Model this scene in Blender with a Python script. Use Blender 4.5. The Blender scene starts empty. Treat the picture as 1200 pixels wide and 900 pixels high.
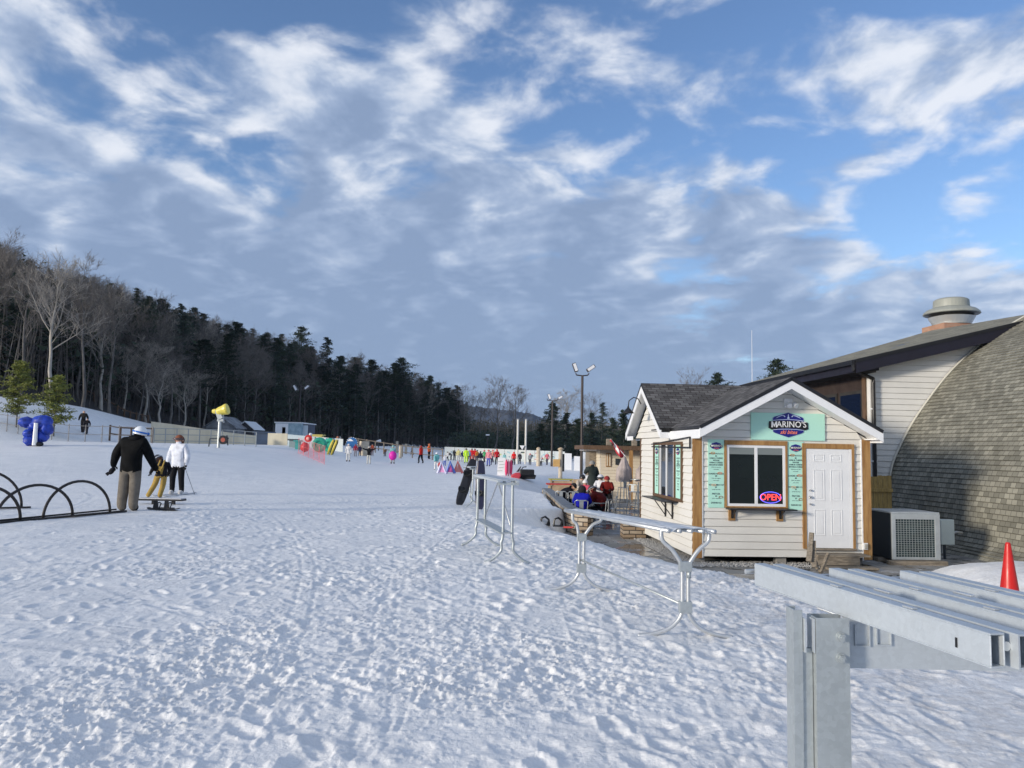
import bpy, math, random
import numpy as np
from mathutils import Vector, Matrix, noise as mnoise
random.seed(7); NR = np.random.RandomState(7)
S = bpy.context.scene
R = math.radians
COL = S.collection

# ------------------------------------------------------------------ camera
CAMZ = 1.6; TH = R(4.76); RHO = R(1.1); FPX = 900.0
fv = Vector((0, math.cos(TH), math.sin(TH)))
r0 = Vector((1, 0, 0)); u0 = Vector((0, -math.sin(TH), math.cos(TH)))
rv = r0*math.cos(RHO) + u0*math.sin(RHO)
uv_ = u0*math.cos(RHO) - r0*math.sin(RHO)
cam_d = bpy.data.cameras.new('camera'); cam = bpy.data.objects.new('camera', cam_d); COL.objects.link(cam)
cam_d.sensor_width = 36; cam_d.lens = 27; cam_d.clip_start = 0.05; cam_d.clip_end = 8000
M = Matrix(((rv.x, uv_.x, -fv.x, 0), (rv.y, uv_.y, -fv.y, 0), (rv.z, uv_.z, -fv.z, CAMZ), (0, 0, 0, 1)))
cam.matrix_world = M
S.camera = cam
S.render.resolution_x = 1024; S.render.resolution_y = 768
S.view_settings.view_transform = 'Standard'; S.view_settings.look = 'None'
S.view_settings.exposure = 0.80; S.view_settings.gamma = 1

def ray(px, py):
    return fv + rv*((px-600)/FPX) + uv_*((450-py)/FPX)
def P(px, py, Y):
    """world point seen at pixel (px,py) of the 1200x900 photo, at forward distance Y"""
    d = ray(px, py); return Vector((d.x/d.y*Y, Y, CAMZ + d.z/d.y*Y))

# ------------------------------------------------------------------ sun + sky
SUN_EL = 11.0
sx, sy = -0.84, -0.54
el = R(SUN_EL)
travel = Vector((-sx*math.cos(el), -sy*math.cos(el), -math.sin(el)))
sd = bpy.data.lights.new('sun', 'SUN'); so = bpy.data.objects.new('sun', sd); COL.objects.link(so)
sd.energy = 2.2; sd.angle = R(8.0); sd.color = (1.0, 0.90, 0.76)
so.rotation_euler = travel.to_track_quat('-Z', 'Y').to_euler(); so.location = (-40, -30, 30)

W = bpy.data.worlds.new('World'); S.world = W; W.use_nodes = True
nt = W.node_tree; nt.nodes.clear()
def N(nt, t, **kw):
    n = nt.nodes.new(t)
    for k, v in kw.items():
        if k in ('operation', 'blend_type', 'data_type', 'noise_dimensions', 'sky_type', 'interpolation_type', 'feature', 'clamp', 'distance'):
            setattr(n, k, v)
        else:
            n.inputs[k].default_value = v
    return n
def LK(nt, a, b): nt.links.new(a, b)
def mathn(nt, op, a, b=None, c=None):
    n = nt.nodes.new('ShaderNodeMath'); n.operation = op
    for i, v in enumerate((a, b, c)):
        if v is None: continue
        if isinstance(v, (int, float)): n.inputs[i].default_value = v
        else: nt.links.new(v, n.inputs[i])
    return n.outputs[0]
def maprange(nt, v, a, b, c, d, smooth=False):
    n = nt.nodes.new('ShaderNodeMapRange')
    if smooth: n.interpolation_type = 'SMOOTHSTEP'
    nt.links.new(v, n.inputs[0])
    for i, k in enumerate((a, b, c, d)): n.inputs[i+1].default_value = k
    return n.outputs[0]
out = nt.nodes.new('ShaderNodeOutputWorld')
sky = nt.nodes.new('ShaderNodeTexSky'); sky.sky_type = 'NISHITA'; sky.sun_disc = False
sky.sun_elevation = el; sky.sun_rotation = math.atan2(sx, sy) % (2*math.pi)
sky.air_density = 1.0; sky.dust_density = 0.3; sky.ozone_density = 3.0
tint = nt.nodes.new('ShaderNodeMix'); tint.data_type = 'RGBA'; tint.blend_type = 'MULTIPLY'
tint.inputs[0].default_value = 1.0; tint.inputs[7].default_value = (1.0, 0.95, 1.03, 1)
LK(nt, sky.outputs[0], tint.inputs[6])
bgs = nt.nodes.new('ShaderNodeBackground'); bgs.inputs[1].default_value = 0.115
LK(nt, tint.outputs[2], bgs.inputs[0])
tc = nt.nodes.new('ShaderNodeTexCoord')
sep = nt.nodes.new('ShaderNodeSeparateXYZ'); LK(nt, tc.outputs['Generated'], sep.inputs[0])
zc = mathn(nt, 'MAXIMUM', mathn(nt, 'ADD', sep.outputs[2], 0.22), 0.05)
ux = mathn(nt, 'DIVIDE', sep.outputs[0], zc); uy = mathn(nt, 'DIVIDE', sep.outputs[1], zc)
comb = nt.nodes.new('ShaderNodeCombineXYZ'); LK(nt, ux, comb.inputs[0]); LK(nt, uy, comb.inputs[1])
mp = nt.nodes.new('ShaderNodeMapping'); LK(nt, comb.outputs[0], mp.inputs[0])
mp.inputs['Rotation'].default_value = (0, 0, R(20)); mp.inputs['Scale'].default_value = (1.0, 1.0, 1)
mp.inputs['Location'].default_value = (SKYX, SKYY, 0.3) if 'SKYX' in globals() else (3.1, 1.7, 0.3)
def noise(nt, vec, scale, detail=8, rough=0.55, dist=0.0):
    n = nt.nodes.new('ShaderNodeTexNoise'); n.inputs['Scale'].default_value = scale
    n.inputs['Detail'].default_value = detail; n.inputs['Roughness'].default_value = rough
    n.inputs['Distortion'].default_value = dist
    if vec is not None: LK(nt, vec, n.inputs['Vector'])
    return n.outputs[0]
def blobs(lst):
    """soft patches of more or less cloud, given as sky directions"""
    tot = None
    for px, py, deg, amp in lst:
        d = ray(px, py).normalized(); vm = nt.nodes.new('ShaderNodeVectorMath'); vm.operation = 'DOT_PRODUCT'
        LK(nt, tc.outputs['Generated'], vm.inputs[0]); vm.inputs[1].default_value = d
        v = mathn(nt, 'MULTIPLY', maprange(nt, vm.outputs['Value'], math.cos(R(deg)), math.cos(R(deg*.25)), 0, 1, True), amp)
        tot = v if tot is None else mathn(nt, 'ADD', tot, v)
    return tot
big = noise(nt, mp.outputs[0], 1.5, 3, 0.5)
mid = noise(nt, mp.outputs[0], 4.4, 7, 0.51, 0.3)
wis = noise(nt, mp.outputs[0], 15.0, 7, 0.58, 0.4)
cov = blobs([(150,330,24,.12),(430,360,22,.12),(620,390,16,.10),(60,190,16,.06),(350,110,12,.045),(560,240,12,.02),(770,190,9,.05),(760,30,9,.04),(1060,130,9,.06),(930,210,7,.05),(1150,80,6,.04),(620,100,4,.04),(1100,365,8,.13),(950,375,8,.10),(800,340,12,.06),(1150,210,3,.08),
   (205,75,9,-.13),(920,60,8,-.04),(1130,270,7,-.08),(660,160,6,-.05),(300,225,5,-.14),(480,190,5,-.05),(1010,300,6,-.04),(560,130,5,-.03),(100,60,5,-.05),(400,40,4,-.04)])
hz = mathn(nt, 'ADD', maprange(nt, sep.outputs[2], 0.02, 0.32, 0.17, 0.0, True), maprange(nt, sep.outputs[1], 0.25, -0.35, 0.0, 0.16, True))  # last term adds unseen cloud behind the camera to whiten the skylight
m = mathn(nt, 'ADD', mathn(nt, 'ADD', mathn(nt, 'ADD', mathn(nt, 'MULTIPLY', mid, 0.78), mathn(nt, 'MULTIPLY', big, 0.20)), mathn(nt, 'MULTIPLY', wis, 0.12)), mathn(nt, 'ADD', cov, hz))
mask = maprange(nt, m, 0.525, 0.70, 0.0, 1.0, True)
mp2 = nt.nodes.new('ShaderNodeMapping'); LK(nt, mp.outputs[0], mp2.inputs[0]); mp2.inputs['Location'].default_value = (0.055, 0.035, 0.0)
mid2 = noise(nt, mp2.outputs[0], 4.4, 7, 0.51, 0.3)
relief = mathn(nt, 'SUBTRACT', mid, mid2)
thick = maprange(nt, m, 0.58, 0.86, 0.0, 1.0, True)
hs = maprange(nt, sep.outputs[2], 0.08, 0.45, 0.38, 1.0)
lit = mathn(nt, 'ADD', mathn(nt, 'MULTIPLY', mathn(nt, 'MULTIPLY', relief, hs), 4.0), mathn(nt, 'ADD', mathn(nt, 'MULTIPLY', mathn(nt, 'MULTIPLY', mathn(nt, 'SUBTRACT', wis, 0.5), hs), 0.6), 0.30))
lit = mathn(nt, 'ADD', lit, maprange(nt, sep.outputs[2], 0.05, 0.55, -0.16, 0.36))
lit = mathn(nt, 'SUBTRACT', lit, mathn(nt, 'MULTIPLY', thick, 0.30))
lit = mathn(nt, 'ADD', lit, blobs([(1100,350,9,.35),(780,200,9,.12),(1070,120,10,.15),(340,110,12,.10),(620,90,6,.15),(1150,210,5,.3),(60,215,6,.10)]))
litc = maprange(nt, lit, -0.05, 0.95, 0.0, 1.0)
cr = nt.nodes.new('ShaderNodeValToRGB'); LK(nt, litc, cr.inputs[0])
cr.color_ramp.interpolation = 'B_SPLINE'
cr.color_ramp.elements[0].color = (0.165, 0.225, 0.34, 1); cr.color_ramp.elements[1].color = (0.60, 0.62, 0.665, 1)
e = cr.color_ramp.elements.new(0.42); e.color = (0.255, 0.325, 0.455, 1)
e = cr.color_ramp.elements.new(0.70); e.color = (0.45, 0.495, 0.575, 1)
bgc = nt.nodes.new('ShaderNodeBackground'); LK(nt, cr.outputs[0], bgc.inputs[0]); bgc.inputs[1].default_value = 0.86
ms = nt.nodes.new('ShaderNodeMixShader'); LK(nt, mathn(nt, 'MULTIPLY', mask, 0.93), ms.inputs[0])
LK(nt, bgs.outputs[0], ms.inputs[1]); LK(nt, bgc.outputs[0], ms.inputs[2]); LK(nt, ms.outputs[0], out.inputs[0])

# ------------------------------------------------------------------ materials
MATS = {}
def mat(name, col, rough=0.7, metal=0.0, var=0.0, vscale=4.0, bump=0.0, bscale=20.0, col2=None, emit=0.0, spec=0.5, stretch=None, alpha=1.0, coat=0.0):
    if name in MATS: return MATS[name]
    m = bpy.data.materials.new(name); m.use_nodes = True; t = m.node_tree
    b = t.nodes['Principled BSDF']
    c = tuple(col)+(1,)
    b.inputs['Base Color'].default_value = c; b.inputs['Roughness'].default_value = rough
    b.inputs['Metallic'].default_value = metal; b.inputs['Specular IOR Level'].default_value = spec
    if coat: b.inputs['Coat Weight'].default_value = coat
    co = t.nodes.new('ShaderNodeTexCoord'); v = co.outputs['Object']
    if stretch:
        q = t.nodes.new('ShaderNodeMapping'); q.inputs['Scale'].default_value = stretch; LK(t, v, q.inputs[0]); v = q.outputs[0]
    if var > 0 or col2 is not None:
        f = noise(t, v, vscale, 5, 0.6)
        mx = t.nodes.new('ShaderNodeMix'); mx.data_type = 'RGBA'
        c2 = tuple(col2)+(1,) if col2 is not None else tuple(x*(1-var) for x in col)+(1,)
        mx.inputs[6].default_value = c if col2 is not None else tuple(min(1, x*(1+var*0.5)) for x in col)+(1,)
        mx.inputs[7].default_value = c2
        LK(t, maprange(t, f, 0.35, 0.65, 0, 1), mx.inputs[0]); LK(t, mx.outputs[2], b.inputs['Base Color'])
        LK(t, maprange(t, f, 0.3, 0.7, max(0, rough-0.08), min(1, rough+0.1)), b.inputs['Roughness'])
    if bump > 0:
        h = noise(t, v, bscale, 4, 0.6); bn = t.nodes.new('ShaderNodeBump'); bn.inputs['Strength'].default_value = bump
        bn.inputs['Distance'].default_value = 0.02; LK(t, h, bn.inputs['Height']); LK(t, bn.outputs[0], b.inputs['Normal'])
    if emit > 0:
        b.inputs['Emission Color'].default_value = c; b.inputs['Emission Strength'].default_value = emit
    if alpha < 1: b.inputs['Alpha'].default_value = alpha
    MATS[name] = m; return m
def brickmat(name, c1, c2, mortar, bw, bh, ms=0.02, uv=True, bump=0.5, rough=0.9, var=0.35, offset=0.5, third=None, bias=0.0, dist=0.012):
    m = bpy.data.materials.new(name); m.use_nodes = True; t = m.node_tree; b = t.nodes['Principled BSDF']
    b.inputs['Roughness'].default_value = rough; b.inputs['Specular IOR Level'].default_value = 0.25
    co = t.nodes.new('ShaderNodeTexCoord'); vec = co.outputs['UV' if uv else 'Object']
    # uneven courses
    wob = t.nodes.new('ShaderNodeTexNoise'); wob.inputs['Scale'].default_value = 1.3; LK(t, vec, wob.inputs['Vector'])
    wm = t.nodes.new('ShaderNodeVectorMath'); wm.operation = 'SCALE'; LK(t, wob.outputs['Color'], wm.inputs[0]); wm.inputs['Scale'].default_value = dist*2
    va = t.nodes.new('ShaderNodeVectorMath'); va.operation = 'ADD'; LK(t, vec, va.inputs[0]); LK(t, wm.outputs[0], va.inputs[1])
    br = t.nodes.new('ShaderNodeTexBrick'); LK(t, va.outputs[0], br.inputs['Vector'])
    br.inputs['Scale'].default_value = 1; br.inputs['Brick Width'].default_value = bw; br.inputs['Row Height'].default_value = bh
    br.inputs['Mortar Size'].default_value = ms; br.inputs['Mortar Smooth'].default_value = 0.1; br.inputs['Bias'].default_value = bias
    br.inputs['Color1'].default_value = tuple(c1)+(1,); br.inputs['Color2'].default_value = tuple(c2)+(1,); br.inputs['Mortar'].default_value = tuple(mortar)+(1,)
    br.offset = offset
    f = noise(t, vec, 0.9, 6, 0.65); g = noise(t, vec, 60, 3, 0.7)
    mx = t.nodes.new('ShaderNodeMix'); mx.data_type = 'RGBA'; mx.blend_type = 'MULTIPLY'; mx.inputs[0].default_value = 1
    LK(t, br.outputs['Color'], mx.inputs[6])
    k = mathn(t, 'ADD', mathn(t, 'MULTIPLY', maprange(t, f, 0.3, 0.7, 1-var, 1+var*0.4), 0.8), mathn(t, 'MULTIPLY', g, 0.4))
    LK(t, k, mx.inputs[7]); LK(t, mx.outputs[2], b.inputs['Base Color'])
    bn = t.nodes.new('ShaderNodeBump'); bn.inputs['Strength'].default_value = bump; bn.inputs['Distance'].default_value = 0.02
    LK(t, mathn(t, 'ADD', mathn(t, 'SUBTRACT', 1.0, br.outputs['Fac']), mathn(t, 'MULTIPLY', g, 0.3)), bn.inputs['Height']); LK(t, bn.outputs[0], b.inputs['Normal'])
    MATS[name] = m; return m

# ------------------------------------------------------------------ mesh builder
class MB:
    def __init__(s): s.v = []; s.f = []; s.m = []; s.uv = {}
    def add(s, vs, fs, mi=0, uvs=None):
        o = len(s.v); s.v.extend([tuple(p) for p in vs])
        for k, f in enumerate(fs):
            if uvs: s.uv[len(s.f)] = uvs[k]
            s.f.append(tuple(i+o for i in f)); s.m.append(mi)
        return s
    def box(s, x0, y0, z0, x1, y1, z1, mi=0, mtx=None):
        vs = [Vector(p) for p in ((x0,y0,z0),(x1,y0,z0),(x1,y1,z0),(x0,y1,z0),(x0,y0,z1),(x1,y0,z1),(x1,y1,z1),(x0,y1,z1))]
        if mtx: vs = [mtx @ p for p in vs]
        return s.add(vs, [(0,3,2,1),(4,5,6,7),(0,1,5,4),(1,2,6,5),(2,3,7,6),(3,0,4,7)], mi)
    def bar(s, a, b, w, h, mi=0, up=(0,0,1)):
        a = Vector(a); b = Vector(b); d = (b-a); L = d.length; d.normalize(); up = Vector(up)
        if abs(d.dot(up)) > 0.98: up = Vector((0,1,0))
        x = d.cross(up).normalized(); z = x.cross(d).normalized()
        mt = Matrix(((x.x,d.x,z.x,a.x),(x.y,d.y,z.y,a.y),(x.z,d.z,z.z,a.z),(0,0,0,1)))
        return s.box(-w/2, 0, -h/2, w/2, L, h/2, mi, mt)
    def tube(s, pts, r, n=8, mi=0, cap=True, sy=1.0):
        pts = [Vector(p) for p in pts]; k = len(pts)
        rs = r if isinstance(r, (list, tuple)) else [r]*k
        base = len(s.v); prev = None
        for i, p in enumerate(pts):
            d = (pts[min(i+1,k-1)] - pts[max(i-1,0)])
            if d.length < 1e-9: d = Vector((0,0,1))
            d.normalize()
            if prev is None:
                a = Vector((0,0,1)) if abs(d.z) < 0.9 else Vector((1,0,0)); x = d.cross(a).normalized()
            else:
                x = (prev - d*prev.dot(d));
                x = x.normalized() if x.length > 1e-6 else d.orthogonal().normalized()
            prev = x; y = d.cross(x)
            for j in range(n):
                t = 2*math.pi*j/n; s.v.append(tuple(p + (x*math.cos(t) + y*math.sin(t)*sy)*rs[i]))
        for i in range(k-1):
            for j in range(n):
                a = base+i*n+j; b = base+i*n+(j+1)%n
                s.f.append((a, b, b+n, a+n)); s.m.append(mi)
        if cap:
            s.f.append(tuple(base+j for j in reversed(range(n)))); s.m.append(mi)
            s.f.append(tuple(base+(k-1)*n+j for j in range(n))); s.m.append(mi)
        return s
    def ell(s, c, rx, ry, rz, nu=12, nv=8, mi=0, mtx=None, jit=0.0):
        c = Vector(c); vs = []; fs = []
        for i in range(nv+1):
            ph = math.pi*i/nv
            for j in range(nu):
                th = 2*math.pi*j/nu; q = 1 + (random.random()-.5)*jit
                p = Vector((rx*math.sin(ph)*math.cos(th)*q, ry*math.sin(ph)*math.sin(th)*q, rz*math.cos(ph)*q))
                if mtx: p = mtx @ p
                vs.append(c+p)
        for i in range(nv):
            for j in range(nu):
                a = i*nu+j; b = i*nu+(j+1)%nu
                fs.append((a, a+nu, b+nu, b))
        return s.add(vs, fs, mi)
    def prism(s, poly, d, mi=0):
        """poly: list of 3D points (planar), extruded by vector d"""
        n = len(poly); d = Vector(d); a = [Vector(p) for p in poly]; b = [p+d for p in a]
        return s.add(a+b, [tuple(reversed(range(n))), tuple(range(n, 2*n))]+[(i, (i+1)%n, n+(i+1)%n, n+i) for i in range(n)], mi)
    def lathe(s, prof, n=20, mi=0, c=(0,0,0)):
        k = len(prof); vs = [(c[0]+r*math.cos(2*math.pi*j/n), c[1]+r*math.sin(2*math.pi*j/n), c[2]+z) for r, z in prof for j in range(n)]
        fs = [(i*n+j, i*n+(j+1)%n, (i+1)*n+(j+1)%n, (i+1)*n+j) for i in range(k-1) for j in range(n)]
        return s.add(vs, fs, mi)
    def build(s, name, mats, parent=None, loc=None, smooth=False, rotz=0.0, bevel=0.0, fixn=False):
        me = bpy.data.meshes.new(name); me.from_pydata(s.v, [], s.f)
        if not isinstance(mats, (list, tuple)): mats = [mats]
        for q in mats: me.materials.append(q)
        if len(mats) > 1: me.polygons.foreach_set('material_index', s.m)
        if s.uv:
            l = me.uv_layers.new(name='UVMap')
            for fi, uvs in s.uv.items():
                p = me.polygons[fi]
                for k, li in enumerate(p.loop_indices): l.data[li].uv = uvs[k]
        if smooth is True: me.polygons.foreach_set('use_smooth', [True]*len(me.polygons))
        me.update()
        if fixn:
            import bmesh
            bm = bmesh.new(); bm.from_mesh(me); bmesh.ops.recalc_face_normals(bm, faces=bm.faces); bm.to_mesh(me); bm.free()
        o = bpy.data.objects.new(name, me); COL.objects.link(o)
        if parent is not None: o.parent = parent
        if loc is not None: o.location = loc
        o.rotation_euler[2] = rotz
        if bevel > 0:
            bv = o.modifiers.new('bevel', 'BEVEL'); bv.width = bevel; bv.segments = 2; bv.limit_method = 'ANGLE'
        return o
def thing(name, label, cat, loc=(0,0,0), rotz=0.0, group=None):
    o = bpy.data.objects.new(name, None); COL.objects.link(o); o.location = loc; o.rotation_euler = (0,0,rotz)
    o.empty_display_size = 0.2
    o['label'] = label; o['category'] = cat
    if group: o['group'] = group
    return o
def tag(o, label, cat, group=None, kind=None):
    o['label'] = label; o['category'] = cat
    if group: o['group'] = group
    if kind: o['kind'] = kind
    return o
def copy_tree(root, loc, rotz=0.0, scale=None, label=None, group=None):
    r = root.copy(); COL.objects.link(r); r.location = loc; r.rotation_euler = (0,0,rotz)
    if scale: r.scale = scale
    if label: r['label'] = label
    if group: r['group'] = group
    for ch in list(root.children):
        c = ch.copy(); COL.objects.link(c); c.parent = r
        for g in list(ch.children):
            d = g.copy(); COL.objects.link(d); d.parent = c
    return r

# ------------------------------------------------------------------ terrain
def sstep(a, b, x):
    t = np.clip((x-a)/(b-a), 0, 1); return t*t*(3-2*t)
EDGE = np.array([(8.5,60),(4.0,46),(2.0,40),(1.15,33),(1.2,27),(1.2,24),(1.55,21),(1.65,19.3),(2.9,16.4),(3.9,13.4),(4.9,11.3),(6.0,10.6),(6.7,12.2),(7.45,14.5),(8.3,15.7),(13,16.3),(40,18)], float)
POLY = np.vstack([EDGE, [(60,18),(60,60)]])
def plaza_sd(x, y):
    """signed distance, positive inside the lowered plaza"""
    x = np.asarray(x, float); y = np.asarray(y, float)
    dmin = np.full(x.shape, 1e9); inside = np.zeros(x.shape, bool); n = len(POLY)
    for i in range(n):
        ax, ay = POLY[i]; bx, by = POLY[(i+1)%n]
        dx, dy = bx-ax, by-ay; t = np.clip(((x-ax)*dx+(y-ay)*dy)/(dx*dx+dy*dy), 0, 1)
        dmin = np.minimum(dmin, np.hypot(x-(ax+t*dx), y-(ay+t*dy)))
        c = ((ay > y) != (by > y)) & (x < (bx-ax)*(y-ay)/((by-ay) if by != ay else 1e-9)+ax)
        inside ^= c
    return np.where(inside, dmin, -dmin)
ED_PX = [-400, 0, 100, 180, 300, 400, 500, 552, 575, 620]
ED_Y  = [62, 66, 72, 86, 112, 145, 185, 230, 300, 420]
HC    = [34, 30, 25, 22, 17.5, 14, 11, 7.0, 2.0, 0.0]
_pp=np.arange(-600,1001,5.0); _k=np.exp(-0.5*(np.arange(-12,13)/5.0)**2); _k/=_k.sum()
def _sm(px,v):
    a=np.interp(_pp,px,v); return np.convolve(np.pad(a,12,mode='edge'),_k,mode='valid')
ED_S=_sm(ED_PX,ED_Y); HC_S=_sm(ED_PX,HC); BK_S=_sm([-200,0,100,180,260,330],[4.5,3.6,3.2,2.0,0.9,0])
def pxof(x, y): return 600 + 900*x/np.maximum(y, 1e-3) * 1.0
def Gn(x, y):
    x = np.asarray(x, float); y = np.asarray(y, float)
    g = 1.35*sstep(7, 22, -x)*sstep(17, 44, y)
    g = g + 0.10*sstep(3, 8, -x)*sstep(8, 15, y)
    yy = np.maximum(y, 1.0); px = np.where(y > 5, 600+900*x/yy, np.where(x < 0, -400, 1500))
    ed = np.interp(px, _pp, ED_S); hc = np.interp(px, _pp, HC_S)
    # snow bank below the wood on the left
    g = g + np.interp(px, _pp, BK_S)*sstep(-22, -2, y-ed)*(y > 20)
    g = g + hc*(1-np.exp(-np.maximum(y-ed, 0)/60.0))*(y > 20)
    sd = plaza_sd(x, y)
    near = sstep(38, 60, y)
    slope = -2.6 + 2.7*sstep(19.8, 22.5, y)*(1-sstep(30,38,y)) + 0.9*sstep(7, 8.5, x)*(y<20)
    g = g + (-0.84*(1-near))*sstep(0, 1, (sd-slope)/(-slope+0.35))
    g = g - 0.14*(1-near)*sstep(-3.0, -.2, sd)*sstep(20,23,y)
    g = g - 0.30*sstep(5.8, 7.6, x)*sstep(10, 12, y)*sstep(-.3, -1.5, sd)*(y < 20)
    g = g + 0.05*np.exp(-((x-8.6)**2/1.0+(y-13.9)**2/.6))
    return g
def G(x, y): return float(Gn(np.array([x]), np.array([y]))[0])
def gp(px, py, ymin=3.0, ymax=400.0):
    """ground point seen at a pixel"""
    d = ray(px, py); ys = np.geomspace(ymin, ymax, 4000)
    zs = CAMZ + d.z/d.y*ys; gs = Gn(d.x/d.y*ys, ys)
    k = np.argmax(zs < gs) if np.any(zs < gs) else len(ys)-1
    Y = ys[k]; return Vector((d.x/d.y*Y, Y, gs[k]))
def drop(px, py_any, Y):
    p = P(px, py_any, Y); return Vector((p.x, Y, G(p.x, Y)))

# numpy gradient-free value noise
def vnoise(x, y, seed=0):
    rs = np.random.RandomState(seed); T = rs.rand(256, 256)
    xi = np.floor(x).astype(int); yi = np.floor(y).astype(int); xf = x-xi; yf = y-yi
    u = xf*xf*xf*(xf*(xf*6-15)+10); v = yf*yf*yf*(yf*(yf*6-15)+10)
    a = T[xi%256, yi%256]; b = T[(xi+1)%256, yi%256]; c = T[xi%256, (yi+1)%256]; d = T[(xi+1)%256, (yi+1)%256]
    return (a*(1-u)+b*u)*(1-v)+(c*(1-u)+d*u)*v
def fbm(x, y, o=4, seed=0, g=0.5):
    s = 0; a = 1; t = 0
    for i in range(o):
        s = s+a*(vnoise(x*2**i+i*17.3, y*2**i+i*5.7, seed+i)-0.5); t += a; a *= g
    return s/t
# stamped foot prints, ski tracks on a fine map
MAPX0, MAPX1, MAPY0, MAPY1, RES = -14.0, 14.0, 0.5, 30.0, 0.03
nx = int((MAPX1-MAPX0)/RES); ny = int((MAPY1-MAPY0)/RES)
SM = np.zeros((nx, ny))
def stamp(cx, cy, L, Wd, ang, depth, rim=0.4):
    r = L*1.6; i0 = int((cx-r-MAPX0)/RES); i1 = int((cx+r-MAPX0)/RES); j0 = int((cy-r-MAPY0)/RES); j1 = int((cy+r-MAPY0)/RES)
    i0 = max(i0, 0); j0 = max(j0, 0); i1 = min(i1, nx); j1 = min(j1, ny)
    if i1 <= i0 or j1 <= j0: return
    X = MAPX0+(np.arange(i0, i1)+.5)*RES-cx; Y = MAPY0+(np.arange(j0, j1)+.5)*RES-cy
    X, Y = np.meshgrid(X, Y, indexing='ij'); c, s = math.cos(ang), math.sin(ang)
    a = (X*c+Y*s)/L; b = (-X*s+Y*c)/Wd; q = a*a+b*b
    SM[i0:i1, j0:j1] += -depth*np.exp(-q*q*1.2) + depth*rim*np.exp(-((np.sqrt(q)-1.35)**2)/0.06)
for _ in range(70):                     # walking lines up and down the field
    x = random.uniform(-7, 5); y = random.uniform(0.5, 24); a = random.gauss(1.65, 0.35); side = 1
    for st in range(random.randint(8, 34)):
        x += math.cos(a)*0.62; y += math.sin(a)*0.62; a += random.gauss(0, 0.05); side = -side
        stamp(x+side*0.1*math.sin(a), y-side*0.1*math.cos(a), 0.15, 0.06, a+side*0.12, random.uniform(0.004, 0.020), random.uniform(0.3, 1.0))
for _ in range(1500):                    # soft boot dents
    x = random.gauss(0.5, 3.2); y = random.uniform(1.5, 20); stamp(x, y, random.uniform(.11,.17), random.uniform(.055,.09), random.gauss(1.6,.5), random.uniform(.006,.020), random.uniform(.3,.9))
for _ in range(7000):                    # kicked up crumbs
    stamp(random.uniform(-8, 9), random.uniform(0.8, 18), random.uniform(0.025, 0.08), random.uniform(0.02, 0.06), random.uniform(0, 3.14), -random.uniform(0.002, 0.013), 0.0)
for _ in range(90):                      # ski and board tracks
    x = random.uniform(-13, 4); y = random.uniform(1, 16); a = random.choice([random.gauss(0.45, .2), random.gauss(0.6, .3), random.gauss(1.5, .35), random.gauss(2.7, .3)])
    n = random.randint(30, 150); cv = random.gauss(0, 0.006); dd = random.uniform(.002, .007); wd = random.choice([0.02, 0.03, 0.035, 0.10])
    for st in range(n):
        x += math.cos(a)*0.08; y += math.sin(a)*0.08; a += cv
        stamp(x, y, 0.08, wd, a, dd, 0.55)
for _ in range(22):                      # long paired ski tracks running away from the camera
    x = random.uniform(-5, 3.5); y = random.uniform(0.6, 6); a = random.gauss(1.72, 0.2); cv = random.gauss(0, .0012); dd = random.uniform(.0015, .0045)
    for st in range(random.randint(80, 300)):
        x += math.cos(a)*0.08; y += math.sin(a)*0.08; a += cv
        for o_ in (-.09, .09): stamp(x+o_*math.sin(a), y-o_*math.cos(a), 0.09, 0.028, a, dd, 0.5)
SM = np.clip(SM, -0.035, 0.045)
def smap(x, y):
    fx = np.clip((x-MAPX0)/RES-.5, 0, nx-2); fy = np.clip((y-MAPY0)/RES-.5, 0, ny-2)
    i = fx.astype(int); j = fy.astype(int); u = fx-i; v = fy-j
    r = (SM[i,j]*(1-u)+SM[i+1,j]*u)*(1-v)+(SM[i,j+1]*(1-u)+SM[i+1,j+1]*u)*v
    return np.where((x > MAPX0) & (x < MAPX1) & (y > MAPY0) & (y < MAPY1), r, 0)
def ground_detail(x, y):
    left = sstep(-3, -9, x) if False else (1-sstep(-9, -2, x))      # smoother on the left
    amp = 1-0.6*left
    d = 0.030*fbm(x*1.1, y*1.1, 3, 11)
    wx = x+0.25*fbm(x*1.7, y*1.7, 2, 71); wy = y+0.25*fbm(x*1.7+9, y*1.7, 2, 72)
    patch = np.clip(0.30+4.2*fbm(x*.5, y*.5, 3, 5), 0.08, 1.35)
    # long oblique scuffs
    u = wx*math.cos(0.5)+wy*math.sin(0.5); v = -wx*math.sin(0.5)+wy*math.cos(0.5)
    d += 0.026*fbm(u*1.2, v*7.0, 3, 61)*(0.5+0.5*left)
    d += amp*0.028*fbm(wx*3.2, wy*3.2, 3, 21, 0.5)*patch
    lump = np.maximum(fbm(wx*7.5, wy*7.5, 3, 31, 0.6)-0.03, 0); d += amp*0.034*lump**1.0*patch
    d += amp*0.026*np.maximum(fbm(wx*17, wy*17, 2, 41)-0.07, 0)*patch
    d += (0.4+.6*amp)*0.035*np.maximum(fbm(x*34, y*34, 2, 51)-0.05, 0)*(0.3+patch)
    d += smap(x, y)*(0.45+0.35*amp)
    return d

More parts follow.
